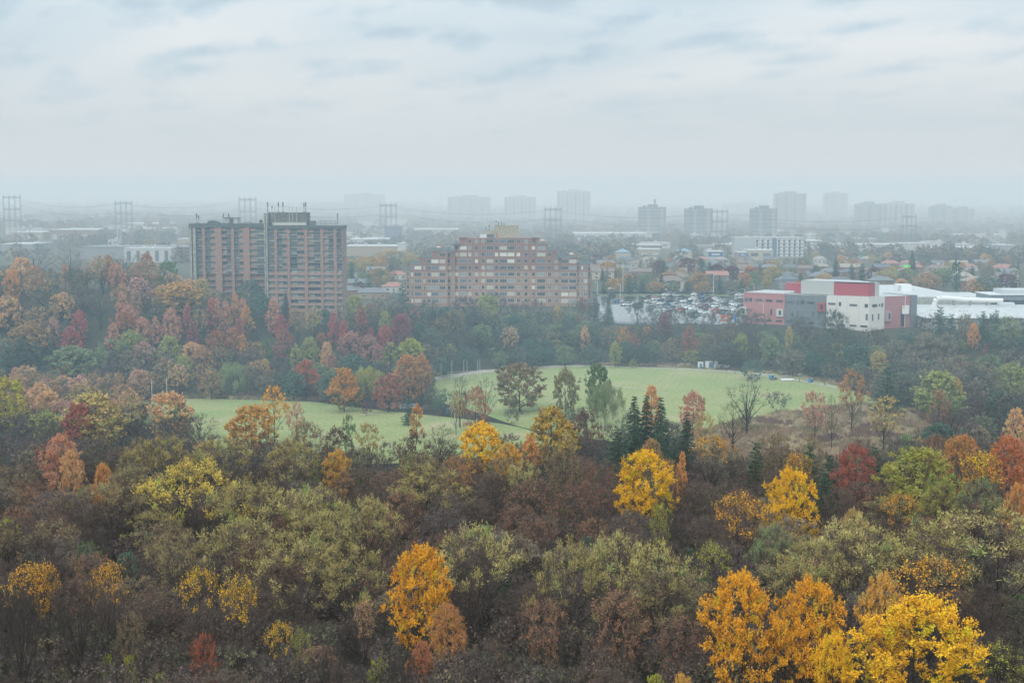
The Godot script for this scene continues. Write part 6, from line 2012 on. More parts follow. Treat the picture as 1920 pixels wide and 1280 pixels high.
	["U2", 144.3, -369.7, 6, 8.8, "sage", 22, 31],
	["b0", -140.2, -371.4, 10, 7.4, "plum_bark", 4, 20],
	["U2", 106.8, -376.5, 9, 4.3, "green_light", 13, 15],
	["d2", 127.5, -378.3, 11.1, 9.6, "grey_tan", 22, 15],
	["U1", 111.2, -378.5, 8, 4.3, "straw", 13, 15],
	["d1", 20.3, -379.5, 16, 10.5, "rust_dark", 14, 35],
	["b2", -114.7, -383.2, 8.8, 6.7, "brown_bark", 12, 20],
	["m1", -71.9, -383.5, 16, 16.4, "amber_dull", "dull amber maple overlapping the near edge of the lower field"],
	["b1", -126.1, -383.8, 11.6, 9.3, "plum_bark", 10, 20],
	["m1", 139.3, -384, 15, 7.4, "peach", 18, 31],
	["b0", -86.5, -384.5, 14, 14.3, "plum_bark", 10, 25],
	["w1", 53.3, -384.5, 14, 6.6, "straw", 14, 11],
	["d2", 127.4, -385.3, 11.4, 11, "plum_brown", 22, 15],
	["b1", 145.3, -387.6, 10.8, 7.9, "plum_bark", 5, 15],
	["m1", -121, -388, 16, 10.5, "red_dull", 17, 20],
	["m1", 119.4, -388.3, 10.1, 11.4, "teal", 13, 15],
	["U1", -46.3, -393, 12, 5.3, "green", 9, 22],
	["m1", 132.5, -393.2, 11.5, 12.1, "grey_green", 22, 15],
	["b0", 62.6, -393.5, 16, 11.8, "bark", "smaller leafless tree in front of the tall leafless one"],
	["U2", -99.5, -393.7, 4.2, 5.2, "green", 9, 4],
	["m1", -118.4, -394.5, 18, 20.7, "straw", "large straw-yellow maple with a red maple at its shoulder"],
	["s0", 105.9, -395.5, 17, 12.6, "straw", "round thinning straw-coloured tree alone in the dry meadow"],
	["d2", 150.6, -397.3, 9.7, 11.3, "grey_tan", 18, 31],
	["b0", 91.7, -398.5, 17, 4.9, "bark", 10, 26],
	["U0", 143.5, -399.7, 4.3, 5.4, "sage", 18, 31],
	["b0", 126.4, -400.5, 13, 13.1, "plum_bark", 18, 15],
	["b3", 135.5, -402.5, 15, 11.4, "bark", 22, 15],
	["s2", -62.4, -403, 14, 6.4, "salmon", 11, 25],
	["s0", 88.1, -404.5, 17, 9.3, "salmon", 4, 26],
	["b3", 141, -407.3, 10.4, 7.7, "plum_bark", 22, 15],
	["b2", 149.7, -408.6, 9.9, 8.3, "bark", 18, 31],
	["U0", -137.8, -410.5, 11, 12, "lime_dull", 10, 20],
	["C0", -28.3, -411, 12, 4.8, "turning_orange", 11, 7],
	["s2", -70.4, -411.5, 18, 10.6, "amber", 21, 25],
	["U0", -98.5, -412, 11, 10.7, "sage", 12, 4],
	["m1", -101.4, -412.5, 16, 15.9, "peach", "peach-coloured maple in front of the white goal posts"],
	["s1", -113.8, -413.5, 15, 9.5, "straw", 10, 4],
	["m2", 53.7, -413.5, 15, 8.7, "salmon", 9, 8],
	["U0", 132.3, -413.8, 5, 7.1, "straw", 22, 15],
	["N1", 160.5, -415.1, 8.2, 6.3, "teal", 24, 31],
	["U2", 153.9, -415.8, 5.8, 6.7, "straw", 18, 31],
	["f2", 41.7, -416.5, 16, 7.3, "orange", 17, 9],
	["b2", 70.6, -418, 18, 14.8, "bark", "tall leafless tree with open limbs against the upper field"],
	["d0", 138.1, -419.1, 9.6, 10.6, "plum_brown", 7, 26],
	["d2", 128.9, -420.5, 15, 9, "rust_pale", 7, 26],
	["s1", -17, -422.5, 14, 5.3, "straw", 9, 21],
	["H0", 28.4, -424.5, 16, 12.9, "sage", "sage weeping willow standing in front of the upper field"],
	["d0", -11.1, -425.5, 15, 9.8, "rust", 9, 21],
	["N0", 154.2, -426.2, 10.3, 8, "teal", 2, 5],
	["m2", 134, -426.5, 12, 11.5, "sage", 7, 26],
	["s2", 104.3, -427, 20, 9.9, "rust_orange", "tall thinning tree with rust leaves at the end of the upper field"],
	["d2", 165.4, -427.1, 11.6, 12.7, "grey_green", 24, 31],
	["m2", -155.4, -427.5, 19, 15.9, "yellow_green", "yellow-green tree cut by the edge of the view"],
	["d1", -167.1, -430.4, 10.8, 9.3, "tan_orange", 8, 20],
	["d2", 134.8, -433.8, 9.4, 9.4, "grey_tan", 7, 26],
	["m0", 165.9, -434.1, 11.5, 12.5, "teal", 2, 5],
	["m2", -137.2, -435, 10.7, 9.5, "soft_pink", 17, 20],
	["b0", -16.3, -436, 17, 8.3, "bark", 9, 21],
	["m2", 153.3, -436.2, 11.5, 11.6, "teal", 0, 5],
	["d1", -147.3, -437.3, 9.8, 8.1, "tan_orange", 10, 20],
	["b0", -8.4, -437.5, 16, 8.4, "bark", 12, 21],
	["s1", -119.7, -437.9, 13.6, 11.4, "peach", 25, 4],
	["d1", -160.5, -438.1, 9.2, 8.4, "tan", 4, 20],
	["m0", -127.8, -439.5, 11.4, 10.1, "soft_pink", 11, 20],
	["m2", 140.6, -440, 15, 5.4, "straw", 7, 26],
	["m1", 134.7, -441, 17, 17.7, "sage_lime", 7, 26],
	["m0", -142.5, -441.1, 10.3, 10.1, "soft_rust", 31, 20],
	["U2", 171.2, -441.9, 5.7, 6.9, "sage", 24, 31],
	["N1", -33, -442.5, 9, 5.3, "teal", 26, 7],
	["d2", -157.4, -443.9, 9.5, 10, "tan", 15, 27],
	["m1", 27.4, -444, 18, 10.1, "green", 17, 35],
	["s2", -136.7, -444.5, 16, 12.2, "straw", 13, 20],
	["d1", 157.1, -445.7, 9.1, 9.2, "plum_brown", 0, 5],
	["m1", -148.8, -446.3, 12, 12.3, "peach", 0, 27],
	["m0", 17.1, -447, 17, 9, "tan_green", 10, 35],
	["U1", 136.7, -447.4, 5.3, 7.1, "straw", 11, 26],
	["s2", -173.8, -447.6, 12.4, 10.1, "peach", 8, 20],
	["b3", 163.6, -448.2, 11, 9.9, "plum_bark", 0, 5],
	["s1", -125.6, -448.9, 13.6, 12.5, "tan_orange", 10, 4],
	["d1", -161.6, -450.6, 10.3, 9.1, "tan_orange", 4, 20],
	["d1", 171.1, -452.3, 11.3, 11, "plum_brown", 6, 5],
	["N1", 121.9, -453, 17, 12, "teal", 13, 26],
	["m0", -169.3, -453, 12.8, 10.6, "soft_pink", 4, 20],
	["d1", -130.1, -453.1, 10, 9.5, "grey_tan", 11, 20],
	["d2", -138.5, -453.3, 9.3, 8.7, "tan", 17, 20],
	["g1", -176.1, -453.6, 11.5, 7, "soft_rust", 8, 20],
	["U1", 140.4, -453.8, 5.8, 8.4, "straw", 7, 26],
	["d1", -144.1, -453.9, 11.3, 9.8, "tan", 0, 27],
	["m0", -154.2, -455, 14, 10.3, "peach", 16, 20],
	["m0", -173.4, -459.5, 11.4, 11.2, "tan_orange", 4, 20],
	["U0", -22.9, -460, 8, 6.9, "teal", 9, 21],
	["m2", 2.6, -460, 17, 18.5, "tan", 9, 36],
	["d1", 156.2, -460, 17, 12.7, "grey_tan", 0, 5],
	["m2", 164.9, -460, 17, 12.5, "sage_lime", 0, 5],
	["d0", 145.2, -460.5, 8.3, 8.6, "grey_green", 7, 26],
	["b3", -153, -460.6, 12.8, 11.4, "plum_bark", 16, 20],
	["d2", -133.1, -462.2, 9.8, 8.4, "grey_tan", 21, 20],
	["f1", -161.8, -462.8, 10.3, 5.2, "soft_pink", 4, 20],
	["b1", -169.2, -463.5, 13.4, 9.9, "mauve_bark", 4, 20],
	["d2", 137.7, -463.5, 11.8, 12.2, "grey_green", 21, 26],
	["U2", -48.5, -464, 5, 5.1, "plum", 25, 7],
	["f1", -152.8, -466.5, 11.1, 5.5, "tan_orange", 16, 20],
	["N1", 176.6, -466.6, 9.5, 7.7, "teal", 6, 5],
	["f0", -159.8, -468.3, 10.7, 5.3, "tan_orange", 0, 27],
	["d0", 124.5, -468.4, 11.1, 11.8, "grey_tan", 13, 26],
	["b3", -30.4, -468.5, 14, 11.9, "plum_bark", 21, 7],
	["s2", -176.7, -468.8, 13.9, 10.4, "peach", 8, 27],
	["m2", -144.7, -470.2, 10.5, 9.1, "tan_orange", 13, 20],
	["d2", 169.6, -470.4, 10.1, 11.8, "grey_green", 0, 5],
	["f0", -134.4, -470.5, 10.6, 5.9, "salmon", 10, 4],
	["d0", 154, -471, 8.2, 9, "grey_tan", 24, 15],
	["m2", -42, -472, 14, 11.5, "rust_pink", 13, 7],
	["s1", -166.7, -472.3, 11.8, 8.8, "peach", 4, 20],
	["s0", -156.1, -474.1, 12.2, 8.7, "tan_orange", 16, 20],
	["d0", 134.9, -474.5, 11.1, 12.9, "grey_green", 18, 15],
	["T1", -57.3, -475, 16, 13.7, "turning_orange", "round orange maple with green lower leaves beside the blue bins"],
	["b2", -183.9, -475, 11.4, 8.7, "mauve_bark", 8, 20],
	["d1", 147.2, -476.5, 17, 16.1, "grey_tan", 22, 26],
	["b3", -136.7, -477.4, 13.6, 11.2, "mauve_bark", 10, 4],
	["b3", -165.1, -477.6, 12.7, 10.7, "plum_bark", 20, 20],
	["m0", -148.6, -478.5, 13, 12.4, "soft_pink", 13, 20],
	["U1", 180.1, -479.1, 5.3, 8, "sage", 2, 5],
	["d2", 141.3, -480.2, 9.1, 10.5, "plum_brown", 21, 26],
	["m2", 131.1, -481, 10, 9.5, "grey_green", 13, 26],
	["f0", -161, -481.7, 12.3, 6.9, "soft_rust", 16, 20],
	["f2", -142.4, -482.1, 11.9, 6.3, "soft_rust", 21, 20],
	["b0", 163.6, -482.2, 9.7, 8.9, "bark", 0, 5],
	["m1", -178.9, -482.5, 11.7, 11.9, "soft_pink", 2, 28],
	["d2", 186.5, -483.9, 8.6, 8.3, "plum_brown", 24, 31],
	["d2", -147.4, -485.1, 9.9, 9.8, "grey_tan", 13, 20],
	["s0", -188.8, -485.3, 13.7, 11.1, "peach", 2, 28],
	["m0", -172.2, -485.5, 12.6, 12.8, "tan_orange", 2, 28],
	["d2", -157.2, -486, 11.9, 12.3, "grey_tan", 9, 27],
	["H1", -49.8, -486.5, 15, 12.1, "lime_dull", 11, 22],
	["b0", -181.2, -487.6, 11.8, 9.7, "plum_bark", 15, 27],
	["m2", 182.2, -489.1, 10.8, 10.4, "sage", 3, 5],
	["s2", -140.7, -489.9, 12.5, 11.1, "tan_orange", 21, 20],
	["m2", 188.9, -490.2, 7.6, 8.3, "teal", 3, 5],
	["d0", 126.8, -490.6, 9.5, 10.7, "plum_brown", 13, 26],
	["d0", 144.3, -490.8, 9, 8.9, "grey_tan", 21, 26],
	["b2", -58.1, -491, 11.7, 10.1, "plum_bark", 30, 22],
	["s2", -170.9, -491.2, 13.7, 12.6, "tan", 15, 27],
	["b2", 161.1, -491.3, 9.8, 8.4, "bark", 7, 26],
	["m1", -36.6, -492, 18, 13.3, "rust_orange", 13, 7],
	["b2", -45, -492.4, 10.1, 8.7, "plum_bark", 13, 7],
	["m0", -159, -494.4, 11.2, 11.7, "peach", 13, 20],
	["d0", -65, -494.8, 11.7, 9.8, "grey_green", 25, 22],
	["f1", -166.1, -494.8, 10.5, 5.2, "tan_orange", 8, 4],
	["m2", 170.3, -495.5, 7.7, 7.3, "teal", 5, 26],
	["f2", -146.5, -495.7, 10.1, 5.7, "tan_orange", 13, 20],
	["m2", 177.7, -496.1, 8.1, 9.5, "sage", 0, 5],
	["f0", -152.8, -496.3, 11.8, 5.8, "soft_rust", 13, 20],
	["f0", -187, -496.4, 11.9, 6.7, "salmon", 4, 27],
	["s0", -172.9, -496.4, 13.7, 10.6, "peach", 15, 27],
	["m1", 193, -497.2, 7, 6.8, "teal", 24, 31],
	["d0", 184.1, -497.5, 11.2, 12, "grey_tan", 3, 5],
	["m2", 124.4, -497.6, 10, 9.6, "grey_green", 0, 2],
	["d2", 159.5, -498.1, 8.7, 10.6, "tan", 0, 5],
	["m2", -56.2, -498.8, 11.7, 11.6, "grey_green", 26, 22],
	["f1", -178, -499.9, 13, 6.7, "salmon", 15, 27],
	["d0", 150.3, -500, 11.4, 13.4, "grey_green", 22, 26],
	["m0", -32.4, -500, 18, 7.9, "rust_orange", 10, 21],
	["d2", -166.7, -500.4, 11.6, 11.5, "tan", 9, 27],
	["m0", -48.8, -501, 11.2, 11.6, "sage", 13, 7],
	["b2", -41.6, -501.1, 11.7, 8.9, "plum_bark", 11, 22],
	["g0", -141.4, -501.6, 11.4, 6.8, "tan_orange", 10, 4],
	["m2", -66, -501.9, 10.4, 9.5, "teal", 25, 22],
	["m1", -134.6, -502.2, 12.3, 10.7, "soft_rust", 16, 4],
	["m0", -79.1, -503.7, 11.1, 10.6, "teal", 10, 22],
	["m0", 172.8, -503.9, 10, 11.8, "sage", 5, 26],
	["U0", 187.6, -504, 6, 7.1, "sage", 3, 5],
	["m0", 194.9, -504.3, 7.1, 7.6, "teal", 23, 15],
	["d1", 162.2, -504.4, 11, 14, "tan", 22, 26],
	["b3", -181.5, -504.5, 12.3, 10.2, "plum_bark", 2, 28],
	["d1", 179.4, -505.4, 10.2, 11.8, "grey_tan", 5, 26],
	["d0", -168.3, -505.6, 10.4, 10.7, "tan_orange", 9, 27],
	["d0", -152.4, -505.8, 10.5, 10.9, "tan_orange", 13, 20],
	["d2", 141.9, -505.9, 9.8, 10, "grey_green", 13, 26],
	["d2", -187.2, -506.3, 11.7, 12.4, "tan", 4, 27],
	["d0", -90.2, -506.8, 9.4, 8.5, "grey_tan", 11, 6],
	["d2", 155.4, -507, 8.4, 8.1, "grey_green", 15, 5],
	["s0", -176.4, -507.1, 12.9, 10.4, "peach", 20, 20],
	["b2", -55.1, -507.1, 10.9, 9.9, "plum_bark", 26, 22],
	["d2", -109.6, -508.6, 11.6, 11.2, "tan_orange", 25, 6],
	["b2", -46.1, -509.2, 12.9, 10.2, "plum_bark", 0, 29],
	["U1", 194.6, -509.3, 4.5, 6.1, "grey_tan", 3, 5],
	["T1", -75.2, -509.5, 15, 12.5, "turning_red", "red and green turning maple at the edge of the lower field"],
	["d1", 147.7, -509.6, 11.3, 13.7, "grey_tan", 15, 5],
	["f1", -192.5, -509.7, 12.9, 6.3, "orange", 4, 27],
	["d0", -132.8, -510.1, 10.6, 10.4, "tan_orange", 17, 4],
	["m2", -64.3, -510.3, 9.4, 7.7, "grey_green", 25, 22],
	["s0", -121.6, -510.7, 13.2, 9.7, "peach", 21, 4],
	["U1", 181.3, -511.4, 5, 7.3, "teal", 9, 5],
	["H1", -102.1, -511.5, 14, 15.6, "sage", "pale green weeping willow at the foot of the wooded hill"],
	["m2", 134.5, -511.5, 12, 7.6, "straw", 13, 26],
	["m2", 188.3, -511.8, 8.7, 9, "teal", 3, 5, "low"],
	["m1", 126.9, -511.8, 7.2, 7.8, "sage", 16, 26],
	["f0", 173.4, -512, 9, 2.8, "red", 9, 5],
	["s2", -163.8, -512, 11.3, 9.3, "peach", 9, 27],
	["m0", -38, -512.3, 11, 9.7, "teal", 21, 7],
	["U0", 166.7, -512.9, 4.4, 5.5, "teal", 0, 5],
	["f0", -139.3, -513.1, 10.9, 5.1, "soft_pink", 16, 4],
	["d2", -156, -513.2, 11.8, 11, "grey_tan", 4, 4],
	["d1", -86.4, -513.5, 9.9, 10.1, "grey_green", 11, 6],
	["d1", -107.4, -513.7, 10.4, 9.7, "tan", 25, 6],
	["d2", -54, -514.1, 9.2, 8, "soft_rust", 26, 22],
	["w0", 159.8, -514.5, 14, 10.7, "grey_tan", 14, 5],
	["U0", 199.4, -515, 3.5, 4.8, "grey_green", 7, 5],
	["N0", -185.8, -515, 14, 10.7, "teal", 4, 27],
	["d1", -148.3, -515, 12, 16.5, "plum_brown", 16, 4],
	["s1", -114.3, -515.3, 11.9, 10.5, "tan_orange", 10, 6],
	["d1", 118, -515.3, 9.3, 10.1, "teal", 0, 2],
	["w0", 153.1, -515.5, 14, 15.6, "grey_tan", 4, 5],
	["d0", 142, -515.5, 13, 12.4, "grey_tan", 18, 26],
	["m2", 178.4, -515.5, 5, 5.3, "grey_green", 9, 5],
	["d1", -79.5, -515.8, 11.4, 11.7, "grey_tan", 10, 22],
	["d1", -125.7, -515.9, 9.6, 9.2, "tan_orange", 21, 4],
	["s2", -94.3, -516, 13.8, 12.8, "tan_orange", 26, 6],
	["U1", 88.6, -516, 8, 10.4, "teal", 13, 11],
	["m1", 194.2, -516.9, 9.4, 10.6, "teal", 7, 5],
	["b3", -200.2, -517.4, 13, 9.6, "mauve_bark", 8, 27],
	["m0", -163.5, -517.5, 15, 20.8, "sage", 29, 27],
	["m1", -65.7, -517.9, 10.2, 10.4, "sage", 31, 22],
	["w2", 183.6, -518, 15, 13.2, "sage", 12, 5],
	["m0", 156.7, -518.5, 4.6, 5.2, "tan", 15, 5],
	["U0", 147.7, -518.6, 3.5, 4.2, "sage", 18, 26],
	["N1", -182.4, -519, 14, 8.7, "teal", 10, 27],
	["N1", -176.4, -519, 13, 5.8, "teal", 18, 20],
	["m2", -41, -519, 11.8, 9.6, "sage", 7, 22],
	["m2", 201.6, -519.3, 7.5, 8.4, "teal", 7, 5, "low"],
	["m2", -73, -519.8, 11.7, 9.8, "sage", 10, 22],
	["m2", 112.5, -519.8, 10.5, 10.7, "teal", 0, 2],
	["b3", -170, -520, 13.3, 11.4, "plum_bark", 28, 27],
	["s1", -129.4, -520.7, 11.7, 10.9, "peach", 13, 4],
	["s0", -143.5, -520.7, 13.2, 9.9, "tan", 16, 4],
	["m1", 135.5, -520.8, 9.1, 10.8, "sage", 18, 26],
	["m0", -53.2, -521.1, 9.1, 9, "grey_green", 11, 22],
	["d0", -188.4, -521.2, 10.6, 10.4, "grey_tan", 4, 27],
	["m2", 128.8, -521.4, 10.4, 12.4, "teal", 3, 2],
	["m2", 167.1, -521.7, 5.9, 6.2, "sage", 14, 5],
	["U0", 152.8, -521.9, 5.3, 7.7, "teal", 18, 26],
	["m1", 172.2, -522, 11, 5.5, "orange", 9, 5],
	["N0", 180.6, -522, 15, 6.3, "teal", 27, 5],
	["U2", 192.2, -522.2, 4, 5.6, "sage", 12, 5],
	["m1", -123.1, -522.5, 12, 9.1, "lime_dull", 21, 4],
	["d1", -135, -522.5, 14, 23.7, "grey_tan", 13, 4],
	["d0", 105.2, -522.9, 10.8, 13.7, "grey_tan", 15, 2],
	["f0", -196.2, -523, 10.9, 5.3, "tan_orange", 0, 28],
	["U1", 185.1, -523, 4.6, 5.9, "lime_dull", 12, 5],
	["d0", 158.2, -523.1, 8.6, 10.7, "grey_green", 5, 2],
	["d0", -87.4, -523.5, 12, 10.2, "plum_brown", 11, 6],
	["w1", -149.3, -524, 14, 14.4, "sage", 11, 27],
	["m0", -92.7, -524, 11, 5.5, "straw", 11, 6],
	["N1", 176.3, -524, 14, 5.9, "teal", 29, 5],
	["d2", 148.8, -525.2, 8.5, 10.7, "teal", 18, 26],
	["d1", -33.3, -525.6, 11.3, 12, "tan", 10, 21],
	["m0", -181.1, -526, 13, 16.5, "tan_orange", 10, 27],
	["m0", -59.8, -526, 13, 14.2, "teal", 17, 22],
	["m2", 198.3, -526.1, 4.9, 5.4, "sage", 7, 5],
	["m2", -139, -526.1, 12.6, 10.9, "soft_pink", 13, 4],
	["b1", 140.6, -526.3, 8.9, 9, "bark", 18, 26],
	["g0", -166.1, -526.5, 13, 10.1, "red", 26, 27],
	["N1", 165.2, -526.5, 13, 6.7, "teal", 10, 5],
	["d1", -68.3, -527, 12, 9.8, "rust_pink", 13, 22],
	["d0", -98.4, -527, 13, 12.6, "plum_brown", 30, 6],
	["U2", 124.3, -527, 5.5, 6.3, "lime_dull", 9, 2],
	["C0", -81.8, -527.5, 14, 5.7, "lime_dull", 4, 22],
	["d0", -117.3, -528, 13, 10.8, "rust_orange", 10, 6],
	["d0", 171.2, -528, 12, 8, "tan", 14, 5],
	["U0", 204.9, -528.1, 5.1, 6.7, "sage", 7, 5],
	["d1", -40.4, -528.2, 11.8, 11.8, "grey_green", 13, 7],
	["m0", -50.4, -528.2, 10.1, 8.5, "grey_green", 13, 7],
	["U2", 135.6, -528.4, 3.8, 5.5, "grey_green", 18, 26],
	["U1", 188.5, -528.7, 4.3, 6.6, "lime_dull", 23, 26],
	["m1", 155.8, -528.7, 6.1, 7.6, "tan", 4, 5],
	["f1", -173.1, -529, 12.6, 6.1, "soft_pink", 31, 27],
	["m1", -129.9, -529, 14, 11.1, "lime_dull", 13, 4],
	["d0", -110.3, -529, 12, 11.3, "tan", 31, 6],
	["m2", 130.8, -529.2, 5.9, 6.4, "grey_green", 3, 2],
	["U0", 177.2, -529.5, 3.9, 4.9, "teal", 23, 26],
	["m2", -144.1, -529.5, 13, 12, "lime_dull", 7, 27],
	["N0", 161.8, -529.5, 15, 8.5, "teal", 24, 26],
	["d1", 116, -529.8, 8.4, 10.6, "grey_green", 9, 2],
	["U0", 151, -530.1, 5.3, 8.4, "teal", 4, 5],
	["f1", -151.2, -530.3, 12.9, 7, "salmon", 11, 27],
	["s2", -179.4, -530.5, 14, 14.6, "tan_orange", 10, 27],
	["m0", -198.5, -531.1, 12.8, 12.4, "soft_rust", 4, 27],
	["U2", 143.8, -531.2, 3.6, 4, "grey_green", 7, 2],
	["m0", -121.7, -531.4, 11.4, 11.1, "peach", 10, 6],
	["f1", -163.9, -531.5, 14, 7.6, "red", 30, 27],
	["m1", -70.5, -532, 13, 6.3, "peach", 13, 22],
	["m2", -192.1, -532.5, 14, 14.4, "peach", 0, 28],
	["C1", -93.1, -532.5, 13, 5.3, "green", 21, 6],
	["m1", 108.6, -532.7, 9.3, 9, "grey_green", 14, 2],
	["b2", -187.2, -533, 15, 15, "mauve_bark", 9, 28],
	["m1", -77.1, -534, 13, 8.9, "lime_dull", 16, 22],
	["U2", 129.3, -534.3, 5.1, 8.4, "teal", 12, 2],
	["U0", 124.5, -534.5, 4.7, 6.6, "lime_dull", 20, 26],
	["m2", -51, -535, 12, 6.3, "pink", 9, 29],
	["C1", -46.5, -535, 13, 6.9, "lime_dull", 12, 29],
	["m0", 99.2, -535, 13, 10.3, "sage", 18, 11],
	["d1", -98.2, -535.2, 10.6, 11, "tan_orange", 21, 6],
	["m0", -141.5, -535.5, 13, 7, "salmon", 14, 30],
	["U2", 134.2, -535.5, 5, 6.2, "teal", 24, 14],
	["m0", -147.9, -536, 13, 10.8, "rust", 7, 27],
	["U0", 111.8, -536.2, 3.6, 4, "sage", 9, 2],
	["f1", -103.6, -536.5, 12, 5.8, "orange", 13, 6],
	["f0", -136.8, -537, 13, 5.4, "salmon", 9, 30],
	["b0", 88.3, -537, 8.4, 8.7, "bark", 11, 8],
	["m1", -27, -537.2, 7.8, 8.8, "teal", 25, 21],
	["m1", -113.1, -537.5, 12, 10.8, "rust", 13, 6],
	["m0", -38.9, -537.5, 14, 12.2, "lime", 4, 21],
	["b0", -197.6, -537.5, 13.2, 12.5, "plum_bark", 14, 28],
	["U0", 118.1, -537.8, 5.3, 7.6, "teal", 9, 2],
	["b2", -158.2, -538.5, 15, 13.2, "mauve_bark", 21, 27],
	["g0", -147.3, -538.5, 13, 9.5, "salmon", 10, 30],
	["g0", -122.7, -538.5, 12, 7, "plum_red", 9, 30],
	["m1", -107.4, -538.5, 13, 8.5, "rust", 3, 30],
	["g0", -87.5, -538.5, 13, 10.4, "rust_pink", 22, 6],
	["f1", -73.6, -538.5, 12, 6.1, "rust", 14, 29],
	["m2", -55.4, -538.5, 13, 9.9, "pink", 13, 22],
	["m2", -172.7, -538.8, 11.6, 10.6, "peach", 13, 27],
	["b2", -165, -539, 16, 15.7, "mauve_bark", 13, 27],
	["g0", -131.6, -540, 15, 9.5, "salmon", 18, 4],
	["m0", -62.1, -540, 13, 11.3, "pink", 18, 7],
	["f1", 107.1, -540, 12, 3.8, "straw", 14, 2],
	["d1", 83, -540.9, 11.1, 11.7, "teal", 21, 8],
	["s1", -181.3, -541.5, 16, 14.9, "tan_orange", 9, 28],
	["f2", -150.7, -541.5, 14, 6.8, "salmon", 4, 30],
	["m1", -193.1, -542, 15, 8.1, "orange", 14, 28],
	["U1", 121.5, -542.2, 5.4, 8.4, "teal", 20, 26],
	["d0", -33.1, -542.3, 8.7, 10.6, "grey_tan", 10, 21],
	["U2", 116.1, -542.5, 4.6, 5.7, "sage", 22, 11],
	["b3", 96.5, -542.9, 10.6, 11.3, "bark", 7, 8],
	["U1", 47, -543, 4, 3.6, "lime_dull", 21, 35],
	["f1", -126.1, -544, 14, 5.5, "red", 9, 30],
	["s1", -121.6, -544, 14, 8.7, "tan_orange", 12, 30],
	["f2", -54.9, -544, 12, 5.5, "plum_red", 29, 29],
	["m2", 89.1, -544, 12, 6.7, "lime_dull", 21, 8],
	["b2", -98.8, -544.2, 11.3, 8.5, "plum_bark", 13, 6],
	["b3", -25.3, -544.3, 9.2, 9.3, "plum_bark", 31, 21],
	["d2", -200.1, -544.3, 9.1, 7.7, "grey_tan", 14, 28],
	["m0", -49.4, -545, 13, 7.1, "red", 12, 29],
	["f1", -106.2, -545.5, 12, 4.6, "red", 13, 6],
	["f2", -65.8, -545.5, 13, 5.3, "red", 28, 29],
	["m0", 40.3, -546, 11, 5.2, "lime_dull", 13, 35],
	["f0", -146.5, -546.3, 11.9, 6.6, "soft_rust", 10, 30],
	["f1", -206.4, -546.4, 11.9, 6.7, "salmon", 4, 28],
	["f1", -90.2, -546.5, 13, 6.9, "red", 0, 0],
	["f1", -69.6, -546.5, 15, 5.7, "red", 10, 29],
	["d1", 79.6, -546.8, 8.8, 10.4, "grey_green", 17, 8],
	["U1", 109.5, -546.9, 5.9, 7.7, "sage", 14, 2],
	["U2", 101, -547, 3.6, 5.5, "teal", 18, 11],
	["d2", -17.9, -548, 8.3, 8.5, "teal", 17, 21],
	["U1", 94, -548.4, 4.6, 6.4, "sage", 11, 8],
	["d2", -152.6, -548.5, 9.9, 9.4, "tan_orange", 24, 4],
	["s1", -84, -548.5, 15, 8.8, "tan_orange", 0, 0],
	["d2", -138.6, -548.5, 10.1, 8.7, "grey_tan", 25, 30],
	["s1", -77.6, -549, 15, 7.8, "straw", 10, 29],
	["m1", -43.8, -549, 15, 10.1, "plum_red", 11, 29],
	["d0", -31.6, -549.4, 9.9, 10.9, "grey_green", 16, 21],
	["m1", -192.1, -549.5, 15, 12.5, "peach", 28, 28],
	["f1", -104.2, -549.5, 14, 6.2, "orange", 0, 0],
	["f2", -117.8, -550, 15, 6.9, "red", 11, 30],
	["U2", 70.4, -550.1, 5.9, 9, "lime_dull", 31, 8],
	["f0", -115.8, -550.5, 15, 6, "salmon", 11, 30],
	["f1", -112.6, -551, 14, 5.5, "salmon", 15, 0],
	["d0", -169.9, -551.1, 9.7, 8.2, "tan", 11, 28],
	["U1", -24.3, -551.1, 5.4, 6.1, "lime_dull", 31, 21],
	["m1", 104, -551.5, 5.5, 5.7, "grey_green", 4, 2],
	["f0", -59.4, -552, 16, 6.2, "red_dull", 26, 29],
	["m1", -147.2, -552.1, 12.1, 12.6, "soft_pink", 10, 30],
	["m2", 30.6, -552.2, 9, 8.4, "grey_green", 13, 35],
	["m0", -204.1, -552.5, 10.2, 8.8, "peach", 10, 28],
	["m2", -155.7, -553, 15, 8.7, "salmon", 4, 30],
	["m1", -50.2, -553, 13, 5.8, "lime_dull", 11, 29],
	["m2", 51.8, -553.4, 8.2, 9.6, "teal", 15, 3],
	["m0", -132.3, -553.5, 15, 19.8, "amber_dull", 29, 30],
	["m0", 44.8, -553.8, 9.8, 9.5, "teal", 18, 35],
	["d2", 77.4, -553.9, 10.3, 11.9, "tan", 13, 8],
	["f2", -94.5, -554, 15, 7.9, "salmon", 9, 0],
	["d2", 63.4, -554, 11.1, 10.7, "tan", 9, 3],
	["m2", -4.6, -554.2, 7.4, 7.6, "sage", 29, 36],
	["s0", 85.7, -554.5, 12, 7.4, "tan", 13, 8],
	["m2", 20.9, -554.7, 8.6, 8.6, "sage", 7, 36],
	["U0", 95, -554.8, 4.5, 5, "teal", 21, 8],
	["U0", 100.2, -554.9, 4.5, 6.7, "sage", 7, 8],
	["U1", -18.1, -554.9, 4.4, 4.9, "teal", 17, 21],
	["s2", -161.8, -555, 16, 15.3, "tan_orange", 18, 27],
	["f1", -106.5, -555, 14, 5.1, "salmon", 18, 6],
	["d1", 3.3, -555.1, 9.8, 10.5, "grey_green", 27, 36],
	["m0", 11, -555.2, 8.4, 8.9, "teal", 11, 36],
	["f1", -188, -555.3, 10.5, 5.6, "salmon", 29, 28],
	["m0", -138.5, -555.8, 10.2, 9.8, "peach", 25, 30],
	["m2", -74.6, -555.8, 10.3, 9.6, "teal", 10, 29],
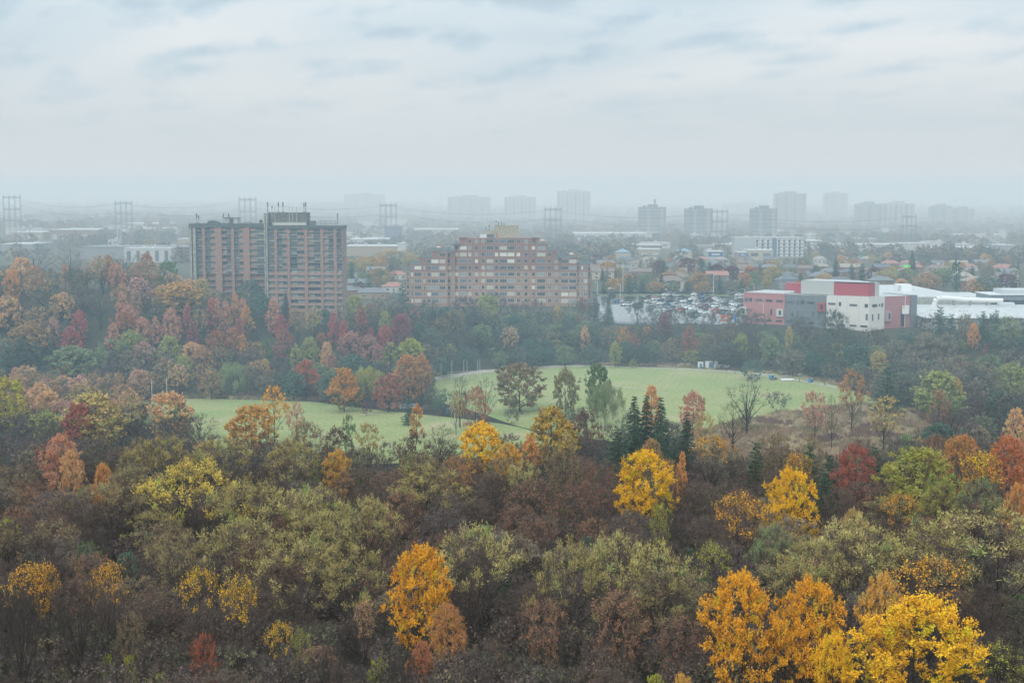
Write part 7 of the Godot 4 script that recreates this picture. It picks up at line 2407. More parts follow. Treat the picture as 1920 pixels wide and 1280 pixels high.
	["m2", -36.1, -555.9, 7.3, 7.9, "teal", 20, 21],
	["g0", -214, -555.9, 10.9, 6.6, "salmon", 19, 27],
	["f1", -109.8, -556, 15, 5.1, "orange", 14, 0],
	["d2", -66.5, -556, 14, 7.9, "grey_tan", 25, 29],
	["P0", -89.8, -556.5, 17, 6.3, "spruce", "dark spruce in front of the brick tower block"],
	["f1", -118.3, -556.7, 10.2, 4.6, "tan_orange", 11, 30],
	["d0", -44.2, -556.9, 10.1, 9.9, "rust_pink", 11, 29],
	["U0", 35.3, -557.9, 5.3, 6.7, "teal", 13, 35],
	["b3", 27.2, -557.9, 10.8, 9.9, "bark", 18, 35],
	["b0", -12.8, -557.9, 10.7, 11.4, "plum_bark", 21, 21],
	["b2", -21.9, -558, 9.3, 9.4, "plum_bark", 13, 21],
	["m0", 91.4, -558.3, 5.3, 5.8, "tan", 21, 8],
	["g0", 70.8, -558.5, 13, 7.9, "rust_pink", 9, 3],
	["s0", -146.1, -559, 16, 15.4, "tan_orange", 10, 30],
	["d0", -155.6, -559.3, 10.6, 10.3, "tan_orange", 4, 30, 4],
	["s1", -130.2, -559.6, 13.1, 9.9, "peach", 26, 30],
	["U2", 79, -559.8, 5.4, 7.4, "grey_green", 13, 8],
	["U2", -7.3, -559.8, 4.9, 6.8, "lime_dull", 28, 36],
	["d0", -28.5, -559.8, 8.7, 10.2, "tan", 13, 21],
	["m1", -62.7, -560, 15, 10.3, "lime_dull", 17, 29],
	["d1", -54, -560, 15, 10.4, "grey_tan", 26, 29],
	["d1", 48.5, -561, 12, 7, "rust_pink", 15, 3],
	["m1", 56.7, -561.2, 8, 8.4, "sage", 9, 3],
	["m2", 13, -561.9, 8.3, 8.9, "teal", 20, 35],
	["f1", -161.3, -562, 15, 6.1, "rust", 4, 30],
	["b1", -49.5, -562, 16, 10.7, "plum_bark", 11, 29],
	["s2", 44.9, -562, 13, 6.5, "orange", 4, 3],
	["U2", -16.2, -562.5, 5.1, 7.2, "teal", 13, 21],
	["m0", -100, -562.5, 14, 10.8, "teal", 9, 0],
	["s0", -0.9, -562.5, 14, 8.5, "peach", 17, 36],
	["s0", -118.8, -562.5, 11.9, 9.6, "tan", 11, 30],
	["d0", -40.1, -562.8, 10, 9.2, "rust_pink", 20, 21],
	["d2", -192.8, -562.9, 10.3, 9.8, "grey_tan", 29, 28],
	["m1", -124.3, -563, 15, 8.9, "straw", 11, 30],
	["U2", 88, -563.1, 4.2, 5.2, "grey_tan", 13, 8],
	["d0", -207.6, -563.3, 10.4, 9.7, "tan", 10, 28],
	["b3", -177.1, -563.6, 12.5, 11.9, "mauve_bark", 18, 27],
	["m1", 6.6, -563.8, 7.9, 8, "teal", 26, 36],
	["s2", -149.7, -564, 13.3, 11.8, "tan", 10, 30],
	["U2", 76, -564.4, 5.7, 8.3, "sage", 13, 8],
	["m2", -11.8, -564.5, 10, 10.6, "sage", 10, 36],
	["s0", -143.2, -564.8, 11.3, 9.2, "tan_orange", 25, 30],
	["m1", -4.9, -565.5, 5.3, 6.4, "grey_green", 28, 36],
	["f0", 29.5, -565.5, 12, 5.4, "peach", 18, 35],
	["b0", -30.7, -566.3, 8.9, 9.6, "bark", 18, 21],
	["d2", -56.9, -566.4, 10, 9.8, "rust_pink", 26, 29],
	["b1", -135.2, -566.5, 11.8, 9.8, "plum_bark", 17, 30],
	["U1", 68.2, -566.9, 5.4, 6.3, "teal", 9, 3],
	["f1", -218, -566.9, 11.6, 5.7, "tan_orange", 19, 27],
	["d0", -23.3, -566.9, 10.1, 12, "tan", 4, 36],
	["d0", 41.1, -567.6, 10.7, 11.4, "tan", 18, 35],
	["U2", 3.4, -567.7, 4, 4.7, "teal", 27, 36],
	["U2", 18.3, -568.5, 4.6, 7, "lime_dull", 11, 36],
	["d2", -203.7, -569.6, 10, 10.1, "grey_tan", 20, 27],
	["U2", 50.3, -569.7, 4.8, 5.3, "grey_tan", 15, 3],
	["m1", 54.9, -570, 10, 5, "orange", 14, 3],
	["U0", 11.9, -570.4, 4.5, 5.4, "teal", 11, 36],
	["f0", -123.5, -570.5, 10.7, 4.7, "salmon", 4, 0],
	["d0", 34.5, -570.6, 10.4, 12, "teal", 18, 35],
	["m0", -33.3, -570.9, 6.8, 8.9, "grey_green", 20, 21],
	["b1", -172.7, -570.9, 11.5, 9.1, "mauve_bark", 7, 28],
	["U1", -18.3, -570.9, 4, 5.8, "grey_green", 13, 21],
	["m2", -8.8, -571, 5.2, 6.8, "teal", 25, 36],
	["U2", 75.9, -571.1, 4.4, 6.7, "sage", 12, 3],
	["f1", -181.7, -571.3, 10.1, 4.6, "orange", 11, 28],
	["s2", -138.1, -571.7, 12.8, 10.3, "peach", 17, 30],
	["U0", 45.6, -572.4, 5.2, 6.6, "sage", 4, 3],
	["m0", -0.6, -572.4, 8.3, 10, "teal", 17, 36],
	["m0", 24.1, -572.5, 6.7, 7.6, "sage", 18, 35],
	["f0", -152.8, -572.6, 10.7, 5.7, "salmon", 22, 27],
	["m2", -27.2, -572.8, 8, 8.5, "teal", 18, 21],
	["s2", -167.6, -573.3, 12.6, 11.5, "tan_orange", 24, 4],
	["d1", -41.6, -573.4, 9.4, 8.5, "grey_green", 11, 29],
	["m2", -132.1, -574.2, 11.9, 12, "peach", 26, 30],
	["d1", 6.7, -574.2, 10.5, 10.1, "grey_green", 26, 36],
	["m1", 28.1, -574.8, 7.6, 7.2, "sage", 8, 3],
	["U2", 37.2, -575.3, 5.4, 7.3, "grey_tan", 18, 35],
	["d0", -19.7, -575.5, 13, 13.8, "plum_brown", 14, 1],
	["f1", 62.8, -575.5, 12, 6.3, "plum_red", 28, 3],
	["d0", -48.2, -575.9, 10, 9.7, "grey_tan", 11, 29],
	["d0", -11.2, -576.2, 9.6, 11, "grey_tan", 16, 36],
	["m2", 18.1, -576.6, 7.2, 8.6, "sage", 11, 36],
	["m0", 50.4, -576.6, 6.6, 8.1, "tan", 10, 3],
	["m2", -24.5, -576.9, 4.8, 5.9, "grey_green", 13, 21],
	["m1", -4.2, -577.1, 5.7, 7.8, "sage", 31, 36],
	["m1", 2.9, -577.2, 6.8, 8, "grey_green", 30, 36],
	["U1", 44.5, -577.3, 5.9, 7.9, "lime_dull", 4, 3],
	["m0", 56.1, -577.6, 5.4, 7, "teal", 14, 3],
	["U0", 11.7, -578.5, 5.7, 8.3, "sage", 11, 36],
	["m0", 30.8, -579.3, 5.4, 5.7, "tan", 18, 35],
	["m2", -30.1, -579.6, 6, 7.8, "grey_green", 18, 21],
	["m1", -14.6, -579.6, 6.3, 8.4, "teal", 16, 36],
	["U2", 37.7, -579.9, 4, 6.1, "lime_dull", 18, 35],
	["d2", -58, -580.5, 9.1, 9.1, "grey_green", 26, 29],
	["U2", 60, -580.9, 4, 4.8, "sage", 14, 3],
	["m2", 0.9, -581.3, 8.2, 8.2, "teal", 0, 1],
	["d0", 23.3, -582, 8.2, 8.3, "teal", 7, 36],
	["U2", 16.1, -582.3, 3.7, 5, "sage", 3, 1],
	["U1", -6.4, -582.4, 3.6, 6, "sage", 31, 36],
	["U2", -24.8, -582.6, 5.1, 6.6, "sage", 13, 21],
	["m2", -18.3, -583.7, 6.2, 7.2, "sage", 13, 21],
	["U0", 30.4, -584, 4.7, 6.6, "sage", 7, 36],
	["b1", 52.4, -584.5, 14, 8, "bark", 10, 3],
	["m2", -10, -585.5, 13, 10.2, "lime_dull", 9, 1],
	["m2", 2.8, -586.6, 6.4, 8.3, "grey_green", 17, 36],
	["U0", 10, -586.7, 5, 6.2, "lime_dull", 21, 36],
	["m1", -144.2, -587.5, 15, 12.3, "green", 17, 30],
	["m0", 26.3, -587.7, 5.7, 7.5, "tan", 7, 36],
	["U2", -1.6, -587.9, 4.7, 6, "lime_dull", 17, 36],
	["m1", 19, -588, 9, 5.7, "straw", 11, 36],
	["U0", -20.8, -588.8, 5, 6.3, "grey_green", 10, 36],
	["b2", -162.9, -589.5, 15, 16.6, "mauve_bark", 4, 30],
	["N1", -46.1, -589.5, 16, 9.9, "teal", 11, 29],
	["U2", -13.9, -589.7, 3.6, 5.9, "lime_dull", 16, 36],
	["U0", -8.6, -592, 5.4, 8.9, "lime_dull", 9, 1],
	["U2", -1.8, -593.9, 3.9, 6.1, "teal", 17, 36],
	["P0", 40.9, -594.5, 11, 6.5, "pine", 4, 3],
	["m1", -14.8, -594.5, 5.8, 7.1, "teal", 9, 1],
	["b2", -202.2, -595.5, 16, 20.1, "mauve_bark", 27, 28],
	["U0", 16.3, -595.6, 4, 5.5, "teal", 3, 1],
	["U0", 6.9, -595.7, 4.1, 5.6, "sage", 21, 36],
	["U0", 26.9, -597, 3.8, 5.2, "lime_dull", 7, 36],
	["U0", 14.5, -600, 3.6, 4.8, "sage", 7, 21],
	["m1", -111.7, -601, 16, 13.7, "teal", 14, 0],
	["U1", 4.9, -602.9, 4.1, 5.5, "lime_dull", 13, 36],
	["N1", 35.5, -604, 12, 7.7, "teal", 4, 3],
	["U1", 9.9, -605.2, 3.7, 5.9, "grey_green", 21, 36],
	["m1", -132.7, -609, 15, 10.6, "tan_orange", 11, 30],
	["b3", -191.9, -611.5, 16, 17.8, "mauve_bark", 11, 28],
	["m1", -128.7, -612, 17, 15.5, "teal", 11, 30],
	["f2", 30.6, -615, 9, 4.6, "plum_red", "plum red small tree nearer the stepped brick block's corner"],
	["m1", -160.6, -617.5, 14, 8.6, "rust", 16, 30],
	["f2", 36.9, -618.5, 9, 4.7, "plum_red", "plum red small tree at the parking lot end of the stepped block"],
	["m1", -125, -634.5, 18, 16.6, "teal", 10, 0],
	["N0", -83.7, -755.5, 10, 6.7, "pine", 31, 48],
	["N1", -78, -761.5, 12, 7.9, "teal", 30, 48],
	["C0", 243.6, -770, 20, 6.2, "pine", 17, 43],
	["m1", 257.1, -770, 6, 11.4, "gold", 9, 45],
	["m1", 265.3, -770, 5, 6.1, "amber", 29, 45],
	["m0", 259.9, -770, 11, 16.8, "grey_green", 28, 45],
	["P0", 158.3, -770, 12, 7.7, "teal", 26, 41],
	["m1", 213.2, -770, 9, 10.1, "peach", 27, 53],
	["m1", 252.7, -770, 9, 8.7, "peach", 26, 43],
	["N1", 64.2, -770, 11, 7.4, "pine", 27, 37],
	["m1", 157.7, -770, 8, 11.4, "rust_orange", 26, 41],
	["N1", 114.8, -772, 8, 8, "teal", 27, 38],
	["N0", 50.4, -772, 8, 7.4, "teal", 29, 50],
	["m1", 105.1, -774, 7, 11.5, "tan_orange", 28, 38],
	["N1", 127, -775, 9, 6.8, "pine", 25, 55],
	["m0", 79.3, -779.5, 7, 11.6, "tan_orange", 25, 51],
	["N0", 97.6, -779.5, 7, 8.1, "pine", 26, 51],
	["m1", 275.4, -782.5, 11, 17.1, "plum", 29, 54],
	["m2", 122.4, -783, 8, 11.6, "grey_tan", 25, 55],
	["N0", 73.5, -791, 7, 9.5, "teal", 26, 37],
	["m2", 90.6, -791, 7, 10.4, "grey_green", 17, 51],
	["m2", 57.3, -795, 8, 10.4, "amber_dull", 25, 37],
	["P0", 84.4, -795, 11, 6.5, "spruce", 31, 51],
	["m1", 267.1, -798.1, 7, 6.8, "amber_dull", 25, 45],
	["m1", 236, -798.8, 7.4, 7.1, "tan_orange", 9, 44],
	["m2", -86.8, -803, 5.7, 4.9, "plum", 17, 48],
	["m0", 178.6, -805, 9, 12, "tan_orange", 28, 52],
	["m0", 239, -808, 11, 17.6, "tan_orange", 29, 44],
	["m1", 139, -808.5, 6.8, 7.1, "sage", 26, 55],
	["P0", 120.1, -811.7, 8.6, 4.2, "spruce", 27, 38],
	["m1", 291.6, -812, 6.1, 5.1, "grey_green", 29, 54],
	["N0", 71.1, -812.2, 9, 5.1, "teal", 11, 50],
	["N0", 257.4, -814.1, 9.8, 4.4, "teal", 17, 43],
	["m1", 108.4, -816.5, 10, 15.7, "tan_orange", 25, 38],
	["m0", 182.4, -820.2, 9.9, 11.9, "straw", 28, 52],
	["d2", -78.9, -821.3, 10, 8.2, "tan", 30, 48],
	["m2", 78.6, -821.3, 9.7, 10.9, "sage", 26, 37],
	["m1", 136.5, -823.1, 9.1, 10.7, "rust_orange", 31, 55],
	["d2", 272.2, -824.4, 8.1, 9.5, "tan", 25, 45],
	["m1", 68.2, -824.5, 9, 10.8, "tan_orange", 26, 37],
	["m2", 117.2, -824.5, 9, 18, "grey_tan", 28, 38],
	["m1", 149.5, -827.3, 5.6, 6, "straw", 26, 55],
	["m2", 92.8, -829.5, 10, 18.1, "tan_orange", 17, 51],
	["d1", 172.9, -831.2, 9.3, 10.6, "grey_tan", 26, 41],
	["P0", 217.3, -831.7, 7, 4, "spruce", 28, 53],
	["d1", 64.7, -832.4, 7.9, 8.2, "tan", 25, 37],
	["m2", -75.6, -834, 8, 6.8, "straw", 25, 49],
	["d1", 82, -836.3, 9.8, 8.8, "grey_tan", 16, 51],
	["m0", 258.4, -841.5, 12, 16.2, "sage", 31, 43],
	["m2", -80.6, -841.7, 6.5, 5.4, "amber_dull", 26, 48],
	["d1", 105.1, -849.5, 5.9, 5.9, "tan", 30, 51],
	["m2", 225.7, -850.5, 10, 16.3, "straw", 17, 53],
	["m2", 147.6, -855.5, 9.4, 10.8, "sage", 30, 55],
	["d1", 87.8, -859.5, 8.7, 9.2, "plum_brown", 31, 51],
	["m0", 266, -860.5, 7.1, 5.8, "grey_green", 31, 43],
	["d0", 204.5, -861.1, 7.9, 9.6, "tan", 31, 42],
	["N1", -98.7, -862.5, 15, 6.9, "teal", 17, 48],
	["m0", -75.7, -864.4, 6.1, 7.1, "tan", 25, 49],
	["m0", 242.5, -864.5, 11, 15.1, "sage", 29, 40],
	["d1", -64.6, -867.6, 8.9, 8, "tan", 26, 49],
	["m2", 158.1, -869.1, 6.5, 7.2, "straw", 25, 41],
	["d2", 313.3, -875.5, 9.6, 8.7, "tan", 29, 54],
	["m1", -82.3, -882.1, 8.6, 8.4, "grey_green", 25, 49],
	["m0", 116.5, -883.4, 9, 10.2, "tan", 25, 38],
	["m1", 298.2, -887.5, 8.8, 7.3, "grey_tan", 25, 45],
	["m1", 151.4, -887.5, 10, 17.1, "rust_pink", 17, 55],
	["m1", 228.8, -887.5, 10, 11.6, "plum", 25, 53],
	["N0", 221.4, -888, 13, 6.4, "spruce", 30, 42],
	["N0", 191.8, -888, 12, 12.1, "pine", 25, 52],
	["m2", 78.1, -893.4, 5.9, 6.2, "tan", 26, 37],
	["m0", 139.9, -896, 11, 12.5, "plum", 26, 38],
	["N1", 216.7, -896.5, 12, 6.5, "spruce", 17, 42],
	["N0", 158, -896.5, 12, 6.5, "pine", 30, 55],
	["m1", -105.1, -900.2, 8.1, 6.7, "grey_tan", 31, 48],
	["N1", 60.7, -900.2, 8.9, 4.8, "teal", 28, 50],
	["m0", -96, -901.5, 6.7, 5.7, "sage", 17, 48],
	["N0", 316.5, -904, 8.4, 3.8, "pine", 25, 54],
	["m1", 273.9, -908, 5.6, 6.6, "grey_green", 27, 44],
	["P0", 58.5, -908.8, 8.7, 5.3, "spruce", 25, 50],
	["d1", -77.3, -909.2, 7.2, 6.9, "tan", 31, 49],
	["m0", -86.3, -910.5, 9, 15.9, "tan_orange", 25, 49],
	["m1", 169.3, -911.5, 10, 14.3, "straw", 31, 41],
	["m0", 110, -914.4, 7.9, 8.8, "straw", 29, 46],
	["m2", 310.1, -914.9, 10, 10.3, "grey_tan", 17, 45],
	["N1", 133.6, -920.2, 7.9, 4.3, "teal", 17, 38],
	["d2", -83.6, -921.5, 7.7, 9, "tan", 25, 49],
	["N1", -104.9, -921.8, 7.7, 4, "pine", 10, 49],
	["d2", 276.1, -923.3, 6.7, 5.9, "tan", 29, 44],
	["d0", 176, -929.1, 9.5, 11.4, "grey_tan", 17, 41],
	["m0", 135.6, -929.5, 11, 12.2, "plum", 17, 38],
	["m0", 251.1, -930.1, 9, 9.9, "straw", 30, 53],
	["N0", 81.3, -930.9, 7.7, 4.1, "pine", 26, 37],
	["N0", 130.5, -931, 12, 8.9, "spruce", 31, 38],
	["N0", 224.1, -934.2, 7.4, 4.2, "teal", 17, 42],
	["m1", 51.7, -935.6, 6.1, 5.2, "sage", 10, 50],
	["m0", 186.5, -936.4, 8.1, 8.1, "sage", 17, 41],
	["N1", 307.7, -939.8, 9.1, 4.6, "pine", 25, 45],
	["N0", 148.5, -942.1, 7.9, 3.4, "teal", 31, 55],
	["m2", 70.2, -942.8, 5.8, 6.9, "grey_tan", 27, 50],
	["m0", 338.1, -948.4, 9.3, 8.8, "grey_green", 26, 45],
	["m0", 160.5, -949.2, 9.1, 9, "amber_dull", 17, 55],
	["d0", 310.1, -949.2, 6.2, 7.1, "tan", 30, 43],
	["N1", -80.2, -949.2, 7.8, 4.1, "teal", 17, 49],
	["m0", -115, -949.3, 9.6, 11.1, "amber_dull", 16, 48],
	["d2", 282.3, -949.5, 6.7, 6.1, "tan", 12, 40],
	["N1", 128, -951.5, 13, 8.4, "spruce", 25, 47],
	["N1", 219.6, -953.5, 14, 6.9, "spruce", 30, 52],
	["m2", 94.1, -955.2, 7.5, 8.6, "grey_tan", 11, 37],
	["m1", -111.2, -957.4, 8.4, 9.5, "sage", 16, 48],
	["N0", 103.5, -958.5, 12, 9.2, "teal", 25, 46],
	["d2", 243.4, -959.9, 5.9, 7, "tan", 25, 53],
	["m2", 73.5, -960.1, 7.3, 6.1, "straw", 26, 50],
	["d1", 235.4, -962.9, 6.9, 7.1, "grey_tan", 17, 42],
	["m2", 65.8, -965.5, 11, 15.2, "amber_dull", 25, 50],
	["N1", -97.3, -966.2, 6.6, 3.6, "teal", 10, 49],
	["d1", 114, -967.9, 9.4, 10.2, "grey_tan", 28, 46],
	["m2", 241, -975, 6.9, 6.9, "tan", 17, 42],
	["m1", 101.6, -975, 11, 12.8, "plum", 10, 46],
	["d2", 150.6, -979.9, 8, 7, "tan", 26, 38],
	["N1", 217.6, -981.1, 7.1, 3.3, "teal", 25, 52],
	["m2", -113.9, -988, 9.1, 10.6, "grey_tan", 13, 48],
	["N0", 164.2, -991.4, 7.4, 3.3, "pine", 17, 55],
	["N1", 181.9, -1000, 6.2, 3.2, "pine", 29, 39],
	["N0", -121.1, -1000.7, 7.4, 3.9, "teal", 16, 48],
	["N1", 360.4, -1001.1, 9.7, 4.2, "pine", 26, 54],
	["d1", -80.9, -1004.7, 6.1, 5.9, "plum_brown", 17, 49],
	["N1", 73, -1005.4, 7.8, 3.4, "teal", 30, 50],
	["m0", 313.3, -1006.3, 9.3, 10, "straw", 17, 43],
	["P0", 286.5, -1007.5, 17, 9.2, "spruce", 26, 40],
	["m2", 125.3, -1008.5, 12, 15, "plum", 29, 46],
	["d1", 146.4, -1009, 5.8, 5.6, "grey_tan", 17, 38],
	["m2", -87.8, -1010.9, 6.1, 5.4, "plum", 31, 49],
	["m0", -115.4, -1014.9, 9.4, 7.8, "sage", 13, 48],
	["m2", 189.9, -1015.4, 6, 7.2, "sage", 29, 39],
	["d2", 275.4, -1015.8, 7.4, 9, "tan", 30, 53],
	["d0", 123.4, -1022.1, 5.6, 6.7, "plum_brown", 29, 46],
	["d1", 211.3, -1024.3, 9, 9.2, "plum_brown", 21, 41],
	["m1", -107, -1027.7, 9.5, 11.5, "straw", 13, 48],
	["m2", -119.8, -1028.8, 5.9, 5.6, "sage", 10, 49],
	["P1", 294.9, -1030.5, 9.4, 4.6, "spruce", 27, 40],
	["m1", 329.8, -1031.8, 7.5, 8.5, "tan_orange", 17, 43],
	["m1", 193.6, -1032.1, 9.9, 8.4, "straw", 29, 39],
	["d1", 347, -1032.2, 6.7, 5.9, "tan", 17, 45],
	["d1", 153.3, -1035.9, 8.2, 9.8, "plum_brown", 27, 47],
	["m2", -107.1, -1047.5, 11, 22.9, "amber_dull", 13, 48],
	["N1", 95.9, -1049.4, 8.8, 4.8, "teal", 30, 37],
	["m1", 307.7, -1052.6, 7.7, 6.4, "tan", 29, 44],
	["m1", 129.2, -1053.2, 7.3, 7.9, "tan", 29, 46],
	["m2", 82.6, -1055.7, 8.4, 7.9, "grey_tan", 26, 50],
	["m0", 217.7, -1056.3, 7.6, 7, "straw", 21, 41],
	["d0", 189.7, -1057.6, 6.6, 6.3, "plum_brown", 29, 39],
	["m1", 275.1, -1057.8, 7.9, 8.5, "grey_green", 17, 53],
	["m0", -115.2, -1058.3, 9.2, 9, "straw", 10, 49],
	["m0", 109, -1058.6, 5.6, 6.4, "sage", 10, 46],
	["m2", -89.8, -1060.9, 9.9, 11.1, "grey_tan", 17, 49],
	["m0", -122.6, -1066.6, 8.7, 10, "amber_dull", 10, 49],
	["d0", 169, -1071.6, 9.6, 9.2, "tan", 26, 47],
	["m0", 260.7, -1073.3, 8.9, 9.6, "tan_orange", 17, 42],
	["m1", 356.8, -1073.8, 6.5, 6.7, "tan", 31, 45],
	["d2", -112.6, -1075, 6.6, 5.6, "grey_tan", 13, 48],
	["N0", 307.9, -1076.5, 8.5, 4.4, "teal", 27, 40],
	["m0", 196.9, -1077.1, 7.4, 6.6, "rust_orange", 29, 39],
	["m2", -90.6, -1077.3, 8.6, 9.9, "sage", 17, 49],
	["d1", 222.9, -1078.1, 9.7, 9.2, "plum_brown", 10, 52],
	["d2", 211.1, -1081.4, 9, 9.7, "grey_tan", 27, 39],
	["N0", 164.7, -1083.5, 6.8, 3.6, "pine", 26, 47],
	["d1", -108.9, -1084.1, 8.8, 10, "plum_brown", 13, 48],
	["m2", -100, -1086.9, 8.4, 9, "amber_dull", 31, 49],
	["m1", 227.4, -1087.2, 8.3, 8, "sage", 10, 52],
	["m0", 372, -1091.9, 7.4, 7.5, "tan_orange", 17, 45],
	["m1", -77.9, -1093.5, 11, 22, "straw", 21, 49],
	["m1", -116.9, -1094.2, 9.9, 8.8, "tan_orange", 13, 48],
	["m2", -130.5, -1096.6, 7.3, 8.3, "tan_orange", 16, 48],
	["m1", 115.5, -1096.9, 8.9, 7.9, "sage", 13, 51],
	["m0", 375.4, -1101.3, 7, 6.1, "tan_orange", 25, 54],
	["m1", -101.8, -1103.3, 6.2, 6.4, "tan_orange", 31, 49],
	["m1", -111.5, -1108.4, 7.5, 9, "grey_tan", 16, 49],
	["d2", -94.3, -1111, 7.8, 6.8, "plum_brown", 21, 48],
	["d1", 109.1, -1112.9, 8.9, 10, "tan", 21, 37],
	["m2", 98.6, -1121.7, 6.6, 7.5, "tan_orange", 30, 37],
	["d1", 341.2, -1122, 9.5, 8, "plum_brown", 26, 44],
	["N1", 152.9, -1122.6, 6.7, 3.8, "pine", 25, 47],
	["P1", 225.4, -1122.8, 7, 4.1, "spruce", 13, 41],
	["N0", -111.2, -1125.1, 9.7, 4.6, "teal", 16, 49],
	["N1", -82.6, -1128.7, 7, 3.4, "pine", 30, 49],
	["m1", -104.4, -1131.4, 9.1, 10.3, "rust_orange", 16, 49],
	["m2", 265, -1132.5, 9.6, 9.9, "peach", 30, 52],
	["d1", -131.7, -1134.1, 7.8, 7.3, "grey_tan", 10, 49],
	["m1", 300.1, -1134.6, 7.7, 6.3, "grey_green", 10, 40],
	["m2", 68.7, -1136, 9.8, 11.7, "plum", 25, 50],
	["m1", 310.6, -1136.8, 9.8, 10.3, "plum", 25, 40],
	["m1", 385.1, -1138.9, 6.5, 6.8, "rust_orange", 17, 45],
	["d1", 404.9, -1139.1, 6.9, 6.4, "grey_tan", 17, 54],
	["m1", -130.6, -1146.8, 8.2, 9.7, "sage", 8, 50],
	["m1", 240.8, -1150.4, 6.5, 7, "sage", 21, 41],
	["m2", 270.7, -1151, 7.1, 6.1, "tan_orange", 30, 52],
	["P1", 324, -1151.2, 8.9, 5.6, "spruce", 28, 40],
	["m2", 349.7, -1156.7, 6, 4.8, "rust_orange", 26, 44],
	["m1", 392.1, -1157.1, 8.6, 8.4, "tan_orange", 10, 54],
	["m0", 81.1, -1157.5, 8.5, 9.3, "tan_orange", 17, 50],
	["P0", -92.4, -1158.3, 7.5, 4.4, "spruce", 17, 49],
	["m1", 154.5, -1158.9, 6.1, 7.2, "plum", 26, 46],
	["m1", 297, -1160.2, 8.6, 8.8, "straw", 31, 53],
	["N0", -108.5, -1164.7, 6.6, 2.8, "pine", 16, 49],
	["P1", 238.7, -1168.3, 6.2, 3.9, "spruce", 10, 52],
	["N1", 115.5, -1169.7, 6, 3.2, "teal", 21, 37],
	["m0", -84.8, -1170.3, 8.4, 7.8, "rust_orange", 13, 49],
	["m0", 393.3, -1171.3, 9.4, 7.9, "peach", 17, 45],
	["d2", 248.8, -1172.6, 5.9, 6.1, "plum_brown", 25, 52],
	["m2", 413.9, -1175.6, 7.6, 8.1, "rust_orange", 17, 54],
	["m0", 282.9, -1176.7, 5.7, 5.5, "sage", 26, 52],
	["m2", 132.5, -1185, 5.5, 5.5, "rust_orange", 25, 46],
	["P1", -93.8, -1186.2, 6.1, 3.4, "spruce", 21, 48],
	["m0", 315.2, -1193.4, 7.2, 7.3, "straw", 10, 40],
	["d2", 134.8, -1193.5, 6.9, 5.8, "tan", 25, 46],
	["m0", -101.8, -1195, 12, 32.4, "straw", 13, 49],
	["m1", 320.8, -1201, 9.4, 9.7, "peach", 17, 53],
	["m0", 384.4, -1201.8, 7.6, 8.4, "sage", 13, 43],
	["m1", 291.3, -1203.7, 8.8, 8.5, "tan_orange", 26, 52],
	["m2", -87.1, -1208.4, 8.3, 7.9, "straw", 22, 48],
	["P1", 164.6, -1209.8, 6.7, 3.4, "spruce", 25, 47],
	["m2", 346.8, -1212.8, 6, 6.7, "sage", 26, 40],
	["m2", 329.2, -1217.1, 9.4, 9.8, "grey_green", 25, 40],
	["P1", 269.7, -1227.3, 6.7, 3.9, "spruce", 31, 52],
	["P0", 426.3, -1227.5, 6.9, 4.5, "spruce", 31, 54],
	["m2", 401.7, -1230.5, 7.4, 7.3, "amber_dull", 16, 45],
	["m1", -117.5, -1238.9, 5.6, 6.2, "peach", 16, 49],
	["m2", 356.5, -1240.2, 9.8, 8, "grey_tan", 25, 44],
	["m1", 82.1, -1243.4, 7.7, 7.5, "tan", 31, 50],
	["m1", 171.4, -1243.4, 8.9, 9.1, "grey_green", 25, 47],
	["m0", 117.7, -1250.2, 5.9, 4.9, "grey_green", 21, 37],
	["m1", 419.6, -1251.3, 6.8, 7.1, "grey_green", 17, 45],
	["m2", 271, -1252.8, 8.7, 8.8, "straw", 31, 52],
	["N1", 86.1, -1254.6, 7.9, 4.4, "teal", 17, 50],
	["N1", 423.8, -1262.9, 7.1, 4, "teal", 13, 45],
	["m0", 144.7, -1262.9, 7.8, 6.7, "tan_orange", 25, 46],
	["P0", 166.3, -1268.3, 7.5, 4.1, "spruce", 26, 46],
	["m1", 297.2, -1269.2, 9.2, 7.9, "peach", 13, 42],
	["m1", 318.7, -1269.7, 8.3, 10, "sage", 16, 53],
	["m2", -92.9, -1270.5, 9.8, 10.9, "tan_orange", 13, 49],
	["m0", 146.4, -1279.1, 8, 8.4, "grey_green", 25, 46],
	["m1", 82.2, -1282.7, 7.8, 9.2, "plum", 31, 50],
	["N0", 96.4, -1288.3, 8.1, 3.5, "pine", 17, 50],
	["N1", 356.1, -1292.4, 6.9, 3.5, "pine", 25, 40],
]
const FIELD_EDGES := [[Vector2(-142, -498), Vector2(-118.9, -509.5), Vector2(-76.8, -502), Vector2(-59.9, -489), Vector2(-47.7, -479), Vector2(-34.1, -468.5), Vector2(-17.4, -453), Vector2(4.9, -428), Vector2(12.1, -393), Vector2(-37.7, -377.5), Vector2(-77.2, -394.5), Vector2(-119.6, -446)], [Vector2(-28.4, -502.5), Vector2(-28.6, -535.5), Vector2(-18.7, -543.5), Vector2(-4.2, -553.5), Vector2(12.7, -554.5), Vector2(29.5, -552), Vector2(70.3, -541.5), Vector2(96.8, -528), Vector2(110.7, -517.5), Vector2(118.3, -503.5), Vector2(124.3, -483.5), Vector2(122, -469), Vector2(90.8, -456), Vector2(72.7, -441.5), Vector2(54.9, -421.5), Vector2(34.4, -408), Vector2(6.6, -427.5), Vector2(-10.6, -461.5)]]
